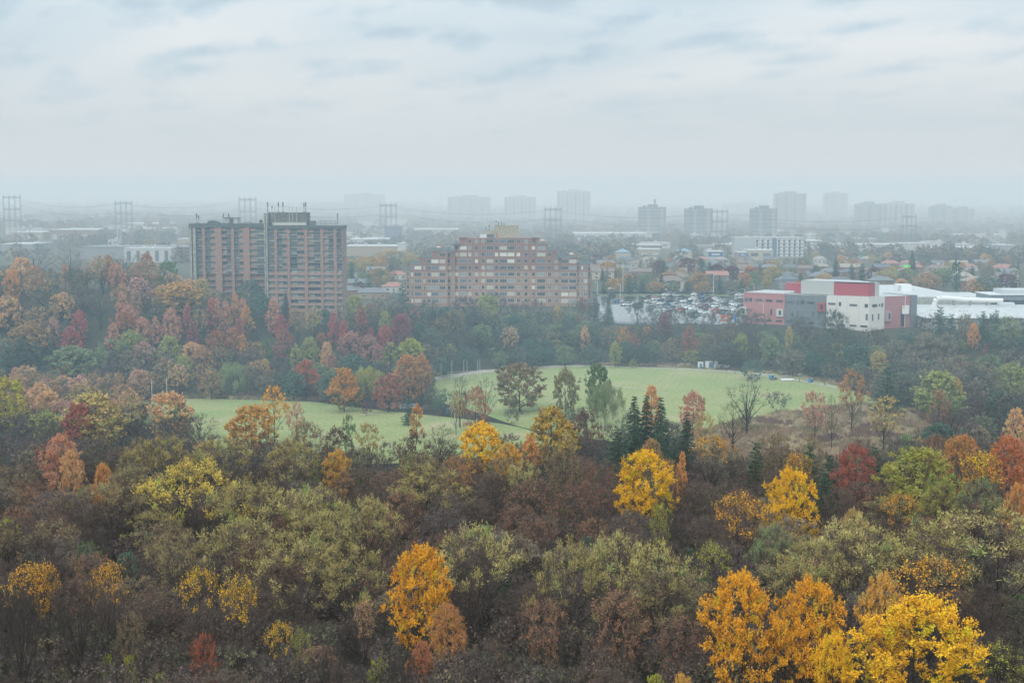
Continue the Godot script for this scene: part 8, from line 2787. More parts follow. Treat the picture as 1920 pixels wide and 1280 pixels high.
const WHERE := ["some way in front of", "far in front and left of", "far in front of", "some way in front and right of", "some way to the left of", "far to the right of", "far in front and right of", "some way to the right of", "far to the left of", "in front of", "to the left of", "to the right of", "in front and right of", "behind", "in front and left of", "some way in front and left of", "behind and left of", "just behind", "some way behind", "far behind and left of", "some way behind and left of", "behind and right of", "some way behind and right of", "far behind and right of", "far behind", "just to the left of", "just to the right of", "just in front and right of", "just in front and left of", "just in front of", "just behind and right of", "just behind and left of"]
const LANDMARK := ["the brick tower", "the stepped brick block", "the red and white school", "the parking lot", "the goal posts", "the white-roofed sports hall", "the pale weeping willow", "the silver bleachers", "the white equipment sheds", "the spruce row", "the cone-shaped gold tree", "the tall leafless tree", "the golden maple by the spruces", "the vivid yellow maple", "the dull red maple", "the wide lime tree", "the amber maples", "the large golden maple", "the upright amber maple", "the yellow-topped willow", "the straw maple", "the backstop poles", "the round orange maple", "the bright yellow maple", "the glint of the creek", "the dull amber maple", "the round straw tree", "the scarlet maples on the hill", "the bare crest of the hill", "the red maples under the tower", "the amber dome on the hill", "the tree with forked trunk", "the olive willow clump", "the bare trunks with amber tops", "the pair with golden tops", "the sage willow", "the peach tree on the slope", "the tall white lamp post", "the dark plum trees", "the pale apartment house", "the last pylon", "the red roof box of the school", "the school's crimson upper block", "the dark poplar", "the green shop sign", "the workshop block", "the blue-hatted cream shop", "the store with the blue sign", "the brick tower's shoulder", "the stepped block's end", "the stepped block's corner", "the far side of the lot", "the dark spruces", "the pale warehouse", "the edge of the view", "the lamp post over the school roof"]
const COLOUR_WORD := {"gold": "golden", "amber": "amber", "amber_dull": "dull amber", "peach_gold": "peach-gold", "tan_orange": "tan and orange", "rust_pale": "pale rust", "rust_pink": "pinkish rust", "rust_dark": "dark rust", "rust_orange": "rust-orange", "red_dull": "dull red", "red_rust": "rusty red", "red_orange": "red-orange", "plum_red": "plum red", "plum_brown": "purplish brown", "tan_green": "tan-green", "grey_tan": "grey-tan", "yellow_lime": "yellow-lime", "yellow_green": "yellow-green", "lime_dull": "dull lime", "lime_olive": "lime-olive", "gold_olive": "gold and olive", "olive_light": "light olive", "olive_brown": "brown-olive", "sage_lime": "lime-sage", "green_light": "light green", "grey_green": "grey-green", "turning_red": "red and green", "turning_orange": "orange and green", "spruce": "dark", "pine": "dark green", "bark": "leafless dark", "soft_rust": "soft rust", "soft_pink": "soft pink", "plum_bark": "leafless purplish", "mauve_bark": "leafless mauve", "brown_bark": "leafless brown", "teal": "blue-green"}
const MEADOW_EDGE := [Vector2(54.6, -419), Vector2(72.9, -440.5), Vector2(91, -455.5), Vector2(121.8, -468), Vector2(135.9, -455), Vector2(132, -430.5), Vector2(119.1, -403), Vector2(92.8, -377.5), Vector2(62.6, -370), Vector2(51.8, -385)]
const SCHOOL_WINDOWS := [
	[0, 0.72, 2.15, 30.40, 31.93],
	[0, 2.81, 4.02, 30.47, 32.01],
	[0, 5.66, 8.58, 30.78, 31.68],
	[0, 10.21, 13.16, 30.72, 31.66],
	[0, 14.85, 17.71, 30.77, 31.60],
	[0, 12.33, 13.13, 25.32, 27.86],
	[0, 1.22, 3.88, 22.75, 23.38],
	[0, 5.61, 8.38, 22.71, 23.46],
	[0, 10.30, 13.12, 22.69, 23.37],
	[0, 14.81, 17.74, 22.66, 23.33],
	[0, 19.24, 22.28, 30.46, 31.46],
	[0, 23.79, 24.89, 30.32, 31.89],
	[0, 25.52, 26.94, 30.41, 31.95],
	[0, 28.44, 31.36, 30.65, 31.52],
	[0, 21.49, 22.32, 25.37, 26.64],
	[0, 23.88, 24.66, 25.36, 27.55],
	[0, 30.57, 31.41, 25.30, 27.66],
	[0, 19.41, 22.11, 22.63, 23.37],
	[0, 24.57, 26.78, 22.48, 23.24],
	[0, 28.82, 31.41, 22.46, 23.26],
	[0, 33.36, 35.79, 22.44, 23.30],
	[0, 37.47, 40.53, 30.60, 31.45],
	[0, 41.97, 42.85, 30.21, 31.88],
	[0, 46.46, 49.59, 30.49, 31.27],
	[0, 52.71, 54.00, 30.20, 31.53],
	[0, 39.56, 40.46, 25.11, 27.69],
	[0, 41.95, 42.84, 25.10, 27.62],
	[0, 53.25, 54.12, 25.16, 27.58],
	[0, 37.47, 40.46, 22.42, 23.13],
	[0, 42.05, 44.83, 22.40, 23.11],
	[0, 46.60, 49.53, 22.40, 23.10],
	[0, 51.10, 54.01, 22.32, 23.08],
	[1, 1.73, 4.20, 30.31, 31.36],
	[1, 5.04, 5.78, 30.50, 31.37],
	[1, 6.45, 7.30, 30.21, 31.69],
	[1, 1.70, 2.33, 24.96, 27.39],
	[1, 4.77, 5.40, 25.32, 27.64],
	[1, 17.01, 19.38, 22.10, 27.26],
]
const CARS := [
	["suv", "black", 53.5, -752.0, 0.41, "black SUV parked between a green SUV and a red sedan"],
	["sedan", "blue", 53.2, -711.5, 0.39, "blue sedan parked between a white sedan and a white SUV"],
	["sedan", "white", 57.8, -812.0, 3.53, "white sedan parked between a grey SUV and a grey SUV"],
	["suv", "green", 71.0, -737.6, 3.67, "green SUV parked between a red sedan and a black sedan"],
	["sedan", "red", 74.8, -733.4, 0.47, "red sedan parked between a green SUV and a silver sedan"],
	["sedan", "white", 68.9, -705.7, 0.44, "white sedan parked between a navy SUV and a white SUV"],
	["suv", "white", 70.3, -700.3, 0.40, "white SUV parked between a white sedan and a navy SUV"],
	["sedan", "silver", 74.2, -723.0, 3.53, "silver sedan parked between a red sedan and a green SUV"],
	["suv", "navy", 74.3, -707.0, 3.51, "navy SUV parked between a black SUV and a white sedan"],
	["suv", "black", 79.6, -705.0, 0.44, "black SUV parked between a navy SUV and a white sedan"],
	["sedan", "white", 72.7, -688.3, 3.57, "white sedan parked between a navy sedan and a silver sedan"],
	["sedan", "navy", 75.4, -683.3, 0.41, "navy sedan parked between a silver sedan and a white sedan"],
	["suv", "grey", 87.3, -765.0, 0.38, "grey SUV parked between a white sedan and a black sedan"],
	["sedan", "white", 83.0, -756.5, 0.43, "white sedan parked between a silver SUV and a grey SUV"],
	["sedan", "black", 83.7, -742.5, 0.42, "black sedan parked between a black sedan and a silver SUV"],
	["suv", "silver", 88.2, -751.0, 0.45, "silver SUV parked between a white sedan and a black sedan"],
	["sedan", "black", 89.2, -740.5, 0.51, "black sedan parked by a black sedan and a silver SUV, nearer the school"],
	["suv", "grey", 96.2, -785.5, 3.53, "grey SUV parked between a black sedan and a grey SUV"],
	["sedan", "black", 98.0, -770.5, 0.52, "black sedan parked between a white sedan and a grey SUV"],
	["sedan", "white", 99.4, -761.0, 0.40, "white sedan parked between a navy SUV and a black sedan"],
	["suv", "navy", 101.3, -752.0, 0.46, "navy SUV parked between a white sedan and a silver SUV"],
	["suv", "navy", 101.7, -738.5, 3.65, "navy SUV parked between a red sedan and a black sedan"],
	["sedan", "red", 102.8, -729.5, 0.43, "red sedan parked between a white sedan and a navy SUV"],
	["suv", "black", 101.0, -719.9, 0.39, "black SUV parked between a white SUV and a white sedan"],
	["sedan", "white", 105.3, -723.7, 0.39, "white sedan parked between a black SUV and a red sedan"],
	["suv", "white", 105.9, -717.3, 0.48, "white SUV parked between a black SUV and a white sedan"],
	["sedan", "silver", 105.7, -708.5, 0.50, "silver sedan parked between a white SUV and a grey SUV"],
	["suv", "grey", 106.5, -699.5, 3.54, "grey SUV parked between a black sedan and a silver sedan"],
	["sedan", "black", 106.9, -692.9, 0.45, "black sedan parked between a white SUV and a grey SUV"],
	["suv", "white", 108.8, -687.6, 0.38, "white SUV parked between a black sedan and a white sedan"],
	["sedan", "white", 108.8, -680.5, 0.45, "white sedan parked between a white SUV and a grey sedan"],
	["suv", "navy", 108.4, -668.0, 3.55, "navy SUV parked between a silver sedan and a white SUV"],
	["sedan", "black", 119.9, -761.3, 3.51, "black sedan parked between a white SUV and a white sedan"],
	["suv", "white", 122.4, -756.2, 3.55, "white SUV parked between a black sedan and a navy SUV"],
	["suv", "grey", 85.0, -710.4, 0.43, "grey SUV parked between a white sedan and a black SUV"],
	["sedan", "white", 86.6, -705.1, 3.65, "white sedan parked between a grey SUV and a black SUV"],
	["suv", "navy", 88.0, -698.0, 3.57, "navy SUV parked between a white sedan and a white SUV"],
	["sedan", "white", 93.3, -723.0, 0.48, "white sedan parked by a black SUV and a red sedan, nearer the school"],
	["suv", "white", 91.0, -690.5, 0.40, "white SUV parked between a silver sedan and a navy SUV"],
	["sedan", "black", 95.5, -705.5, 3.56, "black sedan parked between a white sedan and a navy SUV"],
	["suv", "maroon", 91.9, -671.5, 3.63, "maroon SUV parked between a white SUV and a grey hatchback"],
	["sedan", "silver", 95.3, -683.7, 3.54, "silver sedan parked between a grey sedan and a grey hatchback"],
	["sedan", "grey", 96.8, -678.3, 3.55, "grey sedan parked between a silver sedan and a grey hatchback"],
	["suv", "white", 97.5, -670.5, 3.58, "white SUV parked between a maroon SUV and a silver sedan"],
	["sedan", "silver", 98.9, -664.0, 3.61, "silver sedan parked between a white SUV and a white SUV"],
	["sedan", "red", 94.1, -648.0, 3.53, "red sedan parked between a silver sedan and a black sedan"],
	["suv", "white", 96.3, -655.6, 0.39, "white SUV parked between a silver sedan and a red sedan"],
	["sedan", "black", 96.6, -641.5, 0.43, "black sedan parked between a red sedan and a white sedan"],
	["sedan", "white", 103.4, -646.9, 0.45, "white sedan parked between a silver sedan and a black sedan"],
	["sedan", "silver", 99.6, -651.0, 3.67, "silver sedan parked between a white SUV and a white sedan"],
	["sedan", "silver", 79.7, -686.9, 3.51, "silver sedan parked between a navy sedan and a white sedan"],
	["suv", "silver", 79.6, -677.1, 0.43, "silver SUV parked between a silver hatchback and a navy sedan"],
	["sedan", "green", 75.3, -664.0, 3.63, "green sedan parked between a white sedan and a red sedan"],
	["sedan", "red", 78.0, -652.0, 3.67, "red sedan parked between a white hatchback and a white sedan"],
	["sedan", "white", 83.4, -661.0, 3.65, "white sedan parked between a white hatchback and a green sedan"],
	["hatchback", "white", 84.4, -653.5, 3.65, "white hatchback parked between a red sedan and a white sedan"],
	["suv", "green", 81.9, -625.5, 0.52, "green SUV parked between a white sedan and a grey sedan"],
	["sedan", "white", 85.9, -630.0, 0.53, "white sedan parked between a green SUV and a grey sedan"],
	["sedan", "grey", 82.3, -639.0, 0.40, "grey sedan parked between a white sedan and a green SUV"],
	["suv", "white", 55.8, -682.3, 3.58, "white SUV parked between a grey sedan and a black SUV"],
	["sedan", "black", 55.7, -690.5, 0.47, "black sedan parked between a grey sedan and a white SUV"],
	["sedan", "grey", 60.6, -685.2, 3.59, "grey sedan parked between a white SUV and a black SUV"],
	["suv", "black", 61.2, -679.0, 0.39, "black SUV parked between a grey sedan and a white SUV"],
	["suv", "maroon", 69.8, -631.5, 3.58, "maroon SUV parked between a green SUV and a grey sedan"],
	["suv", "grey", 94.7, -611.0, 0.44, "grey SUV parked between a green SUV and a white sedan"],
	["hatchback", "silver", 85.0, -675.9, 0.48, "silver hatchback parked between a silver SUV and a grey hatchback"],
	["hatchback", "grey", 90.7, -679.0, 3.57, "grey hatchback parked between a grey sedan and a silver hatchback"],
]
const LOT_EDGE := [Vector2(28.3, -595.0), Vector2(65.3, -592.0), Vector2(93.4, -577.5), Vector2(113.0, -619.0), Vector2(139.7, -750.5), Vector2(136.7, -782.5), Vector2(40.6, -792.5)]
const LAMPS := [
	[62.2, -787.5, 17.0, 1, "tall white lamp post at the far end of the lot"],
	[54.7, -709.0, 9.0, 1, "short white lamp post with a bent arm beside a taller one"],
	[109.7, -764.0, 12.0, 1, "white lamp post among the cars in the middle of the lot"],
	[131.7, -764.0, 6.0, 1, "white lamp post showing above the school's roof edge"],
	[102.2, -570.0, 9.3, 1, "white lamp post standing before the red school wing"],
	[163.9, -543.0, 8.5, 2, "double-headed lamp post before the sports hall, nearest the school"],
	[173.8, -539.5, 8.5, 2, "double-headed lamp post before the sports hall, farther from the school"],
	[264.2, -733.0, 9.0, 1, "lamp post with curved arm near the workshop block"],
	[110.7, -668.0, 9.0, 1, "slim lamp post beside the school's red corner"],
	[46.7, -768.5, 7.0, 1, "lamp post near the stepped block's parking entry"],
]
const HOUSES := [
	[91.7, -807.2, 14.2, 10.0, 5.4, "cream", "brown", -0.01, "cream house with brown roof just behind the far side of the lot"],
	[114.9, -818.6, 10.8, 9.0, 3.0, "brown", "grey", -0.17, "brown house with grey roof just in front and left of the dark plum trees"],
	[162.2, -819.6, 11.3, 8.8, 5.4, "grey", "slate", -0.03, "grey house with slate roof in front and right of the pale apartment house"],
	[188.5, -805.4, 14.4, 8.4, 5.4, "brown", "slate", -0.04, "brown house with slate roof just to the left of the school's crimson upper block"],
	[214.7, -810.3, 12.9, 8.5, 5.4, "brown", "grey", 0.18, "brown house with grey roof just in front of the pale warehouse"],
	[241.7, -818.5, 13.4, 9.9, 3.0, "brown", "red", -0.14, "brown house with red roof in front of the green shop sign"],
	[267.3, -804.1, 12.9, 9.7, 5.4, "brick", "tan", 0.15, "brick house with tan roof just to the left of the workshop block"],
	[287.8, -816.8, 10.8, 9.7, 3.0, "cream", "slate", 0.13, "cream house with slate roof just to the right of the workshop block"],
	[308.0, -819.6, 12.9, 8.6, 3.0, "brick", "slate", -0.25, "brick house with slate roof to the right of the edge of the view"],
	[102.4, -855.5, 11.7, 9.7, 5.4, "grey", "brown", -0.06, "grey house with brown roof just behind and right of the far side of the lot"],
	[127.8, -870.5, 13.4, 9.6, 5.4, "grey", "red", 0.11, "grey house with red roof just in front and right of the dark plum trees"],
	[169.2, -860.5, 12.7, 9.2, 3.0, "grey", "slate", 0.04, "grey house with slate roof just behind the red roof box of the school"],
	[188.3, -859.4, 13.2, 9.8, 5.4, "brown", "grey", -0.24, "brown house with grey roof just in front and left of the dark spruces"],
	[227.2, -858.8, 12.3, 8.7, 5.4, "white", "slate", -0.12, "white house with slate roof just in front of the pale warehouse"],
	[276.4, -862.0, 13.4, 9.3, 5.4, "tan", "tan", -0.16, "tan house with tan roof just behind and right of the dark poplar"],
	[298.8, -858.8, 13.5, 8.7, 3.0, "grey", "brown", -0.21, "grey house with brown roof just to the right of the workshop block"],
	[322.8, -857.9, 11.1, 9.6, 3.0, "cream", "slate", -0.09, "cream house with slate roof to the right of the edge of the view"],
	[59.7, -920.9, 14.3, 8.2, 5.4, "cream", "brown", -0.04, "cream house with brown roof just in front and left of the stepped block's corner"],
	[83.6, -917.4, 14.2, 8.6, 5.4, "brick", "brown", -0.17, "brick house with brown roof just to the right of the tall white lamp post"],
	[180.2, -911.2, 13.3, 8.7, 3.0, "brick", "slate", 0.24, "brick house with slate roof just behind the red roof box of the school"],
	[198.5, -920.5, 11.2, 9.0, 3.0, "grey", "slate", -0.23, "grey house with slate roof just to the left of the dark spruces"],
	[218.8, -910.3, 10.6, 8.0, 5.4, "brick", "slate", -0.19, "brick house with slate roof just behind the school's crimson upper block"],
	[237.6, -920.6, 14.9, 8.1, 3.0, "tan", "grey", 0.02, "tan house with grey roof just to the left of the pale warehouse"],
	[324.9, -915.5, 11.4, 8.8, 5.4, "white", "grey", 0.18, "white house with grey roof just in front of the edge of the view"],
	[55.8, -966.6, 10.2, 9.4, 5.4, "white", "brown", -0.09, "white house with brown roof just to the left of the stepped block's corner"],
	[75.7, -972.5, 13.2, 8.4, 5.4, "grey", "grey", -0.19, "grey house with grey roof just behind the tall white lamp post"],
	[116.2, -977.7, 10.2, 9.1, 3.0, "cream", "brown", -0.22, "cream house with brown roof just in front of the blue-hatted cream shop"],
	[138.8, -983.1, 13.8, 8.8, 3.0, "tan", "slate", 0.02, "tan house with slate roof just behind and left of the dark plum trees"],
	[162.1, -973.7, 10.4, 9.8, 5.4, "white", "brown", 0.15, "white house with brown roof just behind the lamp post over the school roof"],
	[180.8, -980.6, 12.3, 9.3, 5.4, "brown", "grey", 0.12, "brown house with grey roof just in front of the pale apartment house"],
	[202.3, -966.1, 10.5, 8.3, 5.4, "brick", "brown", -0.20, "brick house with brown roof behind and right of the red roof box of the school"],
	[220.7, -966.4, 14.4, 9.7, 3.0, "brick", "grey", 0.09, "brick house with grey roof just in front of the dark spruces"],
	[247.8, -980.4, 14.8, 8.1, 3.0, "brick", "brown", 0.12, "brick house with brown roof just to the left of the pale warehouse"],
	[273.7, -976.2, 10.3, 9.7, 3.0, "tan", "red", -0.13, "tan house with red roof just in front of the last pylon"],
	[296.3, -972.6, 13.8, 8.8, 5.4, "cream", "brown", 0.23, "cream house with brown roof just behind and left of the dark poplar"],
	[342.8, -976.2, 14.8, 9.2, 5.4, "tan", "red", -0.05, "tan house with red roof just to the left of the edge of the view"],
	[368.6, -974.7, 10.8, 9.4, 5.4, "cream", "brown", -0.18, "cream house with brown roof to the right of the edge of the view"],
	[111.5, -1041.5, 14.3, 10.0, 3.2, "tan", "slate", -0.24, "tan house with slate roof to the left of the blue-hatted cream shop"],
	[133.9, -1037.5, 11.9, 8.6, 3.2, "tan", "brown", 0.25, "tan house with brown roof just in front and right of the blue-hatted cream shop"],
	[155.7, -1046.0, 13.0, 9.6, 3.2, "cream", "grey", -0.01, "cream house with grey roof just behind and right of the dark plum trees"],
	[180.8, -1044.2, 14.3, 9.9, 3.2, "grey", "slate", 0.20, "grey house with slate roof just behind the lamp post over the school roof"],
	[205.7, -1034.9, 13.9, 8.5, 3.2, "tan", "slate", -0.18, "tan house with slate roof just behind the red roof box of the school"],
	[230.0, -1047.8, 13.4, 8.3, 3.2, "brick", "tan", -0.16, "brick house with tan roof just to the left of the dark spruces"],
	[249.5, -1035.8, 14.0, 9.8, 3.2, "brick", "tan", -0.02, "brick house with tan roof just behind the school's crimson upper block"],
	[273.9, -1037.0, 11.7, 8.8, 3.2, "brick", "slate", 0.07, "brick house with slate roof just behind the pale warehouse"],
	[297.6, -1036.7, 12.4, 9.8, 3.2, "brick", "red", -0.03, "brick house with red roof just in front and right of the last pylon"],
	[319.1, -1040.5, 12.6, 9.4, 3.2, "brown", "tan", 0.13, "brown house with tan roof just to the right of the green shop sign"],
	[339.8, -1045.5, 13.4, 8.5, 3.2, "white", "red", 0.03, "white house with red roof just behind the dark poplar"],
	[362.9, -1032.1, 13.3, 8.6, 3.2, "brown", "slate", 0.12, "brown house with slate roof just to the left of the edge of the view"],
	[387.2, -1037.7, 13.7, 9.8, 3.2, "grey", "grey", -0.20, "grey house with grey roof just to the right of the edge of the view"],
	[73.8, -1108.6, 13.2, 8.6, 3.2, "tan", "grey", -0.01, "tan house with grey roof just to the left of the stepped block's corner"],
	[99.2, -1104.3, 13.5, 9.1, 3.2, "cream", "brown", -0.07, "cream house with brown roof just behind and right of the tall white lamp post"],
	[136.9, -1114.8, 12.5, 8.7, 3.2, "white", "brown", -0.03, "white house with brown roof just in front of the blue-hatted cream shop"],
	[160.6, -1118.9, 10.3, 8.3, 3.2, "cream", "grey", 0.09, "cream house with grey roof just in front of the store with the blue sign"],
	[183.1, -1113.6, 14.5, 9.1, 3.2, "brown", "brown", 0.16, "brown house with brown roof just behind the lamp post over the school roof"],
	[208.6, -1108.2, 13.0, 8.4, 3.2, "cream", "brown", 0.03, "cream house with brown roof just in front and right of the pale apartment house"],
	[272.0, -1111.5, 11.9, 9.3, 3.2, "cream", "red", 0.10, "cream house with red roof just behind the school's crimson upper block"],
	[297.6, -1104.4, 13.3, 9.3, 3.2, "brick", "red", -0.13, "brick house with red roof just behind the pale warehouse"],
	[317.4, -1115.1, 13.1, 8.4, 3.2, "cream", "red", 0.22, "cream house with red roof just in front of the last pylon"],
	[335.7, -1103.7, 11.4, 8.9, 3.2, "brick", "slate", 0.21, "brick house with slate roof just to the right of the green shop sign"],
	[353.2, -1110.0, 13.1, 8.0, 3.2, "white", "tan", -0.09, "white house with tan roof just behind the dark poplar"],
	[374.6, -1116.1, 13.5, 9.6, 3.2, "brick", "grey", 0.12, "brick house with grey roof just behind the workshop block"],
	[73.8, -1183.0, 13.8, 8.1, 3.2, "brick", "slate", 0.10, "brick house with slate roof just to the left of the stepped block's corner"],
	[95.4, -1196.3, 12.4, 8.4, 3.2, "grey", "slate", -0.24, "grey house with slate roof just behind and right of the stepped block's corner"],
	[117.4, -1189.2, 13.5, 8.1, 3.2, "white", "tan", 0.17, "white house with tan roof behind and right of the tall white lamp post"],
	[139.1, -1198.5, 11.8, 9.6, 3.2, "white", "tan", -0.18, "white house with tan roof just to the left of the blue-hatted cream shop"],
	[159.6, -1184.1, 11.0, 8.8, 3.2, "tan", "red", -0.24, "tan house with red roof just to the left of the store with the blue sign"],
	[176.5, -1182.1, 10.8, 8.0, 3.2, "grey", "tan", -0.05, "grey house with tan roof just to the right of the store with the blue sign"],
	[198.4, -1188.1, 10.3, 8.1, 3.2, "tan", "slate", -0.20, "tan house with slate roof just behind the lamp post over the school roof"],
	[218.2, -1187.2, 10.8, 8.2, 3.2, "brick", "slate", -0.11, "brick house with slate roof just in front of the pale apartment house"],
	[261.4, -1195.7, 11.2, 9.3, 3.2, "white", "tan", -0.20, "white house with tan roof just behind and left of the dark spruces"],
	[285.5, -1181.1, 14.8, 8.1, 3.2, "brick", "grey", -0.16, "brick house with grey roof just to the right of the dark spruces"],
	[303.4, -1197.2, 10.3, 8.4, 3.2, "grey", "tan", 0.15, "grey house with tan roof just behind and left of the pale warehouse"],
	[329.2, -1186.5, 14.7, 9.2, 3.2, "grey", "grey", 0.22, "grey house with grey roof just to the left of the last pylon"],
	[349.2, -1190.9, 12.1, 9.1, 3.2, "grey", "brown", 0.17, "grey house with brown roof just in front and right of the green shop sign"],
	[414.2, -1187.2, 12.2, 9.6, 3.2, "cream", "slate", 0.21, "cream house with slate roof just behind and left of the edge of the view"],
	[438.9, -1184.1, 14.7, 9.5, 3.2, "grey", "grey", 0.13, "grey house with grey roof to the right of the workshop block"],
	[-86.9, -750.5, 15.0, 9.0, 3.2, "brick", "grey", 0.10, "brick house with grey roof just to the left of the brick tower's shoulder"],
	[-72.4, -733.0, 16.0, 9.0, 3.2, "tan", "grey", 0.10, "tan house with grey roof just to the right of the brick tower's shoulder"],
	[-90.0, -823.0, 12.0, 9.0, 3.2, "brick", "grey", 0.10, "brick house with grey roof just behind and left of the brick tower's shoulder"],
	[-66.4, -787.5, 12.0, 9.0, 3.2, "white", "red", 0.10, "white house with red roof just in front of the stepped block's end"],
	[-109.5, -931.0, 13.0, 9.0, 3.2, "white", "grey", 0.10, "white house with grey roof just behind and left of the brick tower's shoulder"],
	[-95.6, -988.5, 13.0, 9.0, 3.2, "brick", "grey", 0.10, "brick house with grey roof just to the left of the stepped block's end"],
	[-75.4, -924.5, 12.0, 9.0, 3.2, "white", "red", 0.10, "white house with red roof just behind the stepped block's end"],
]
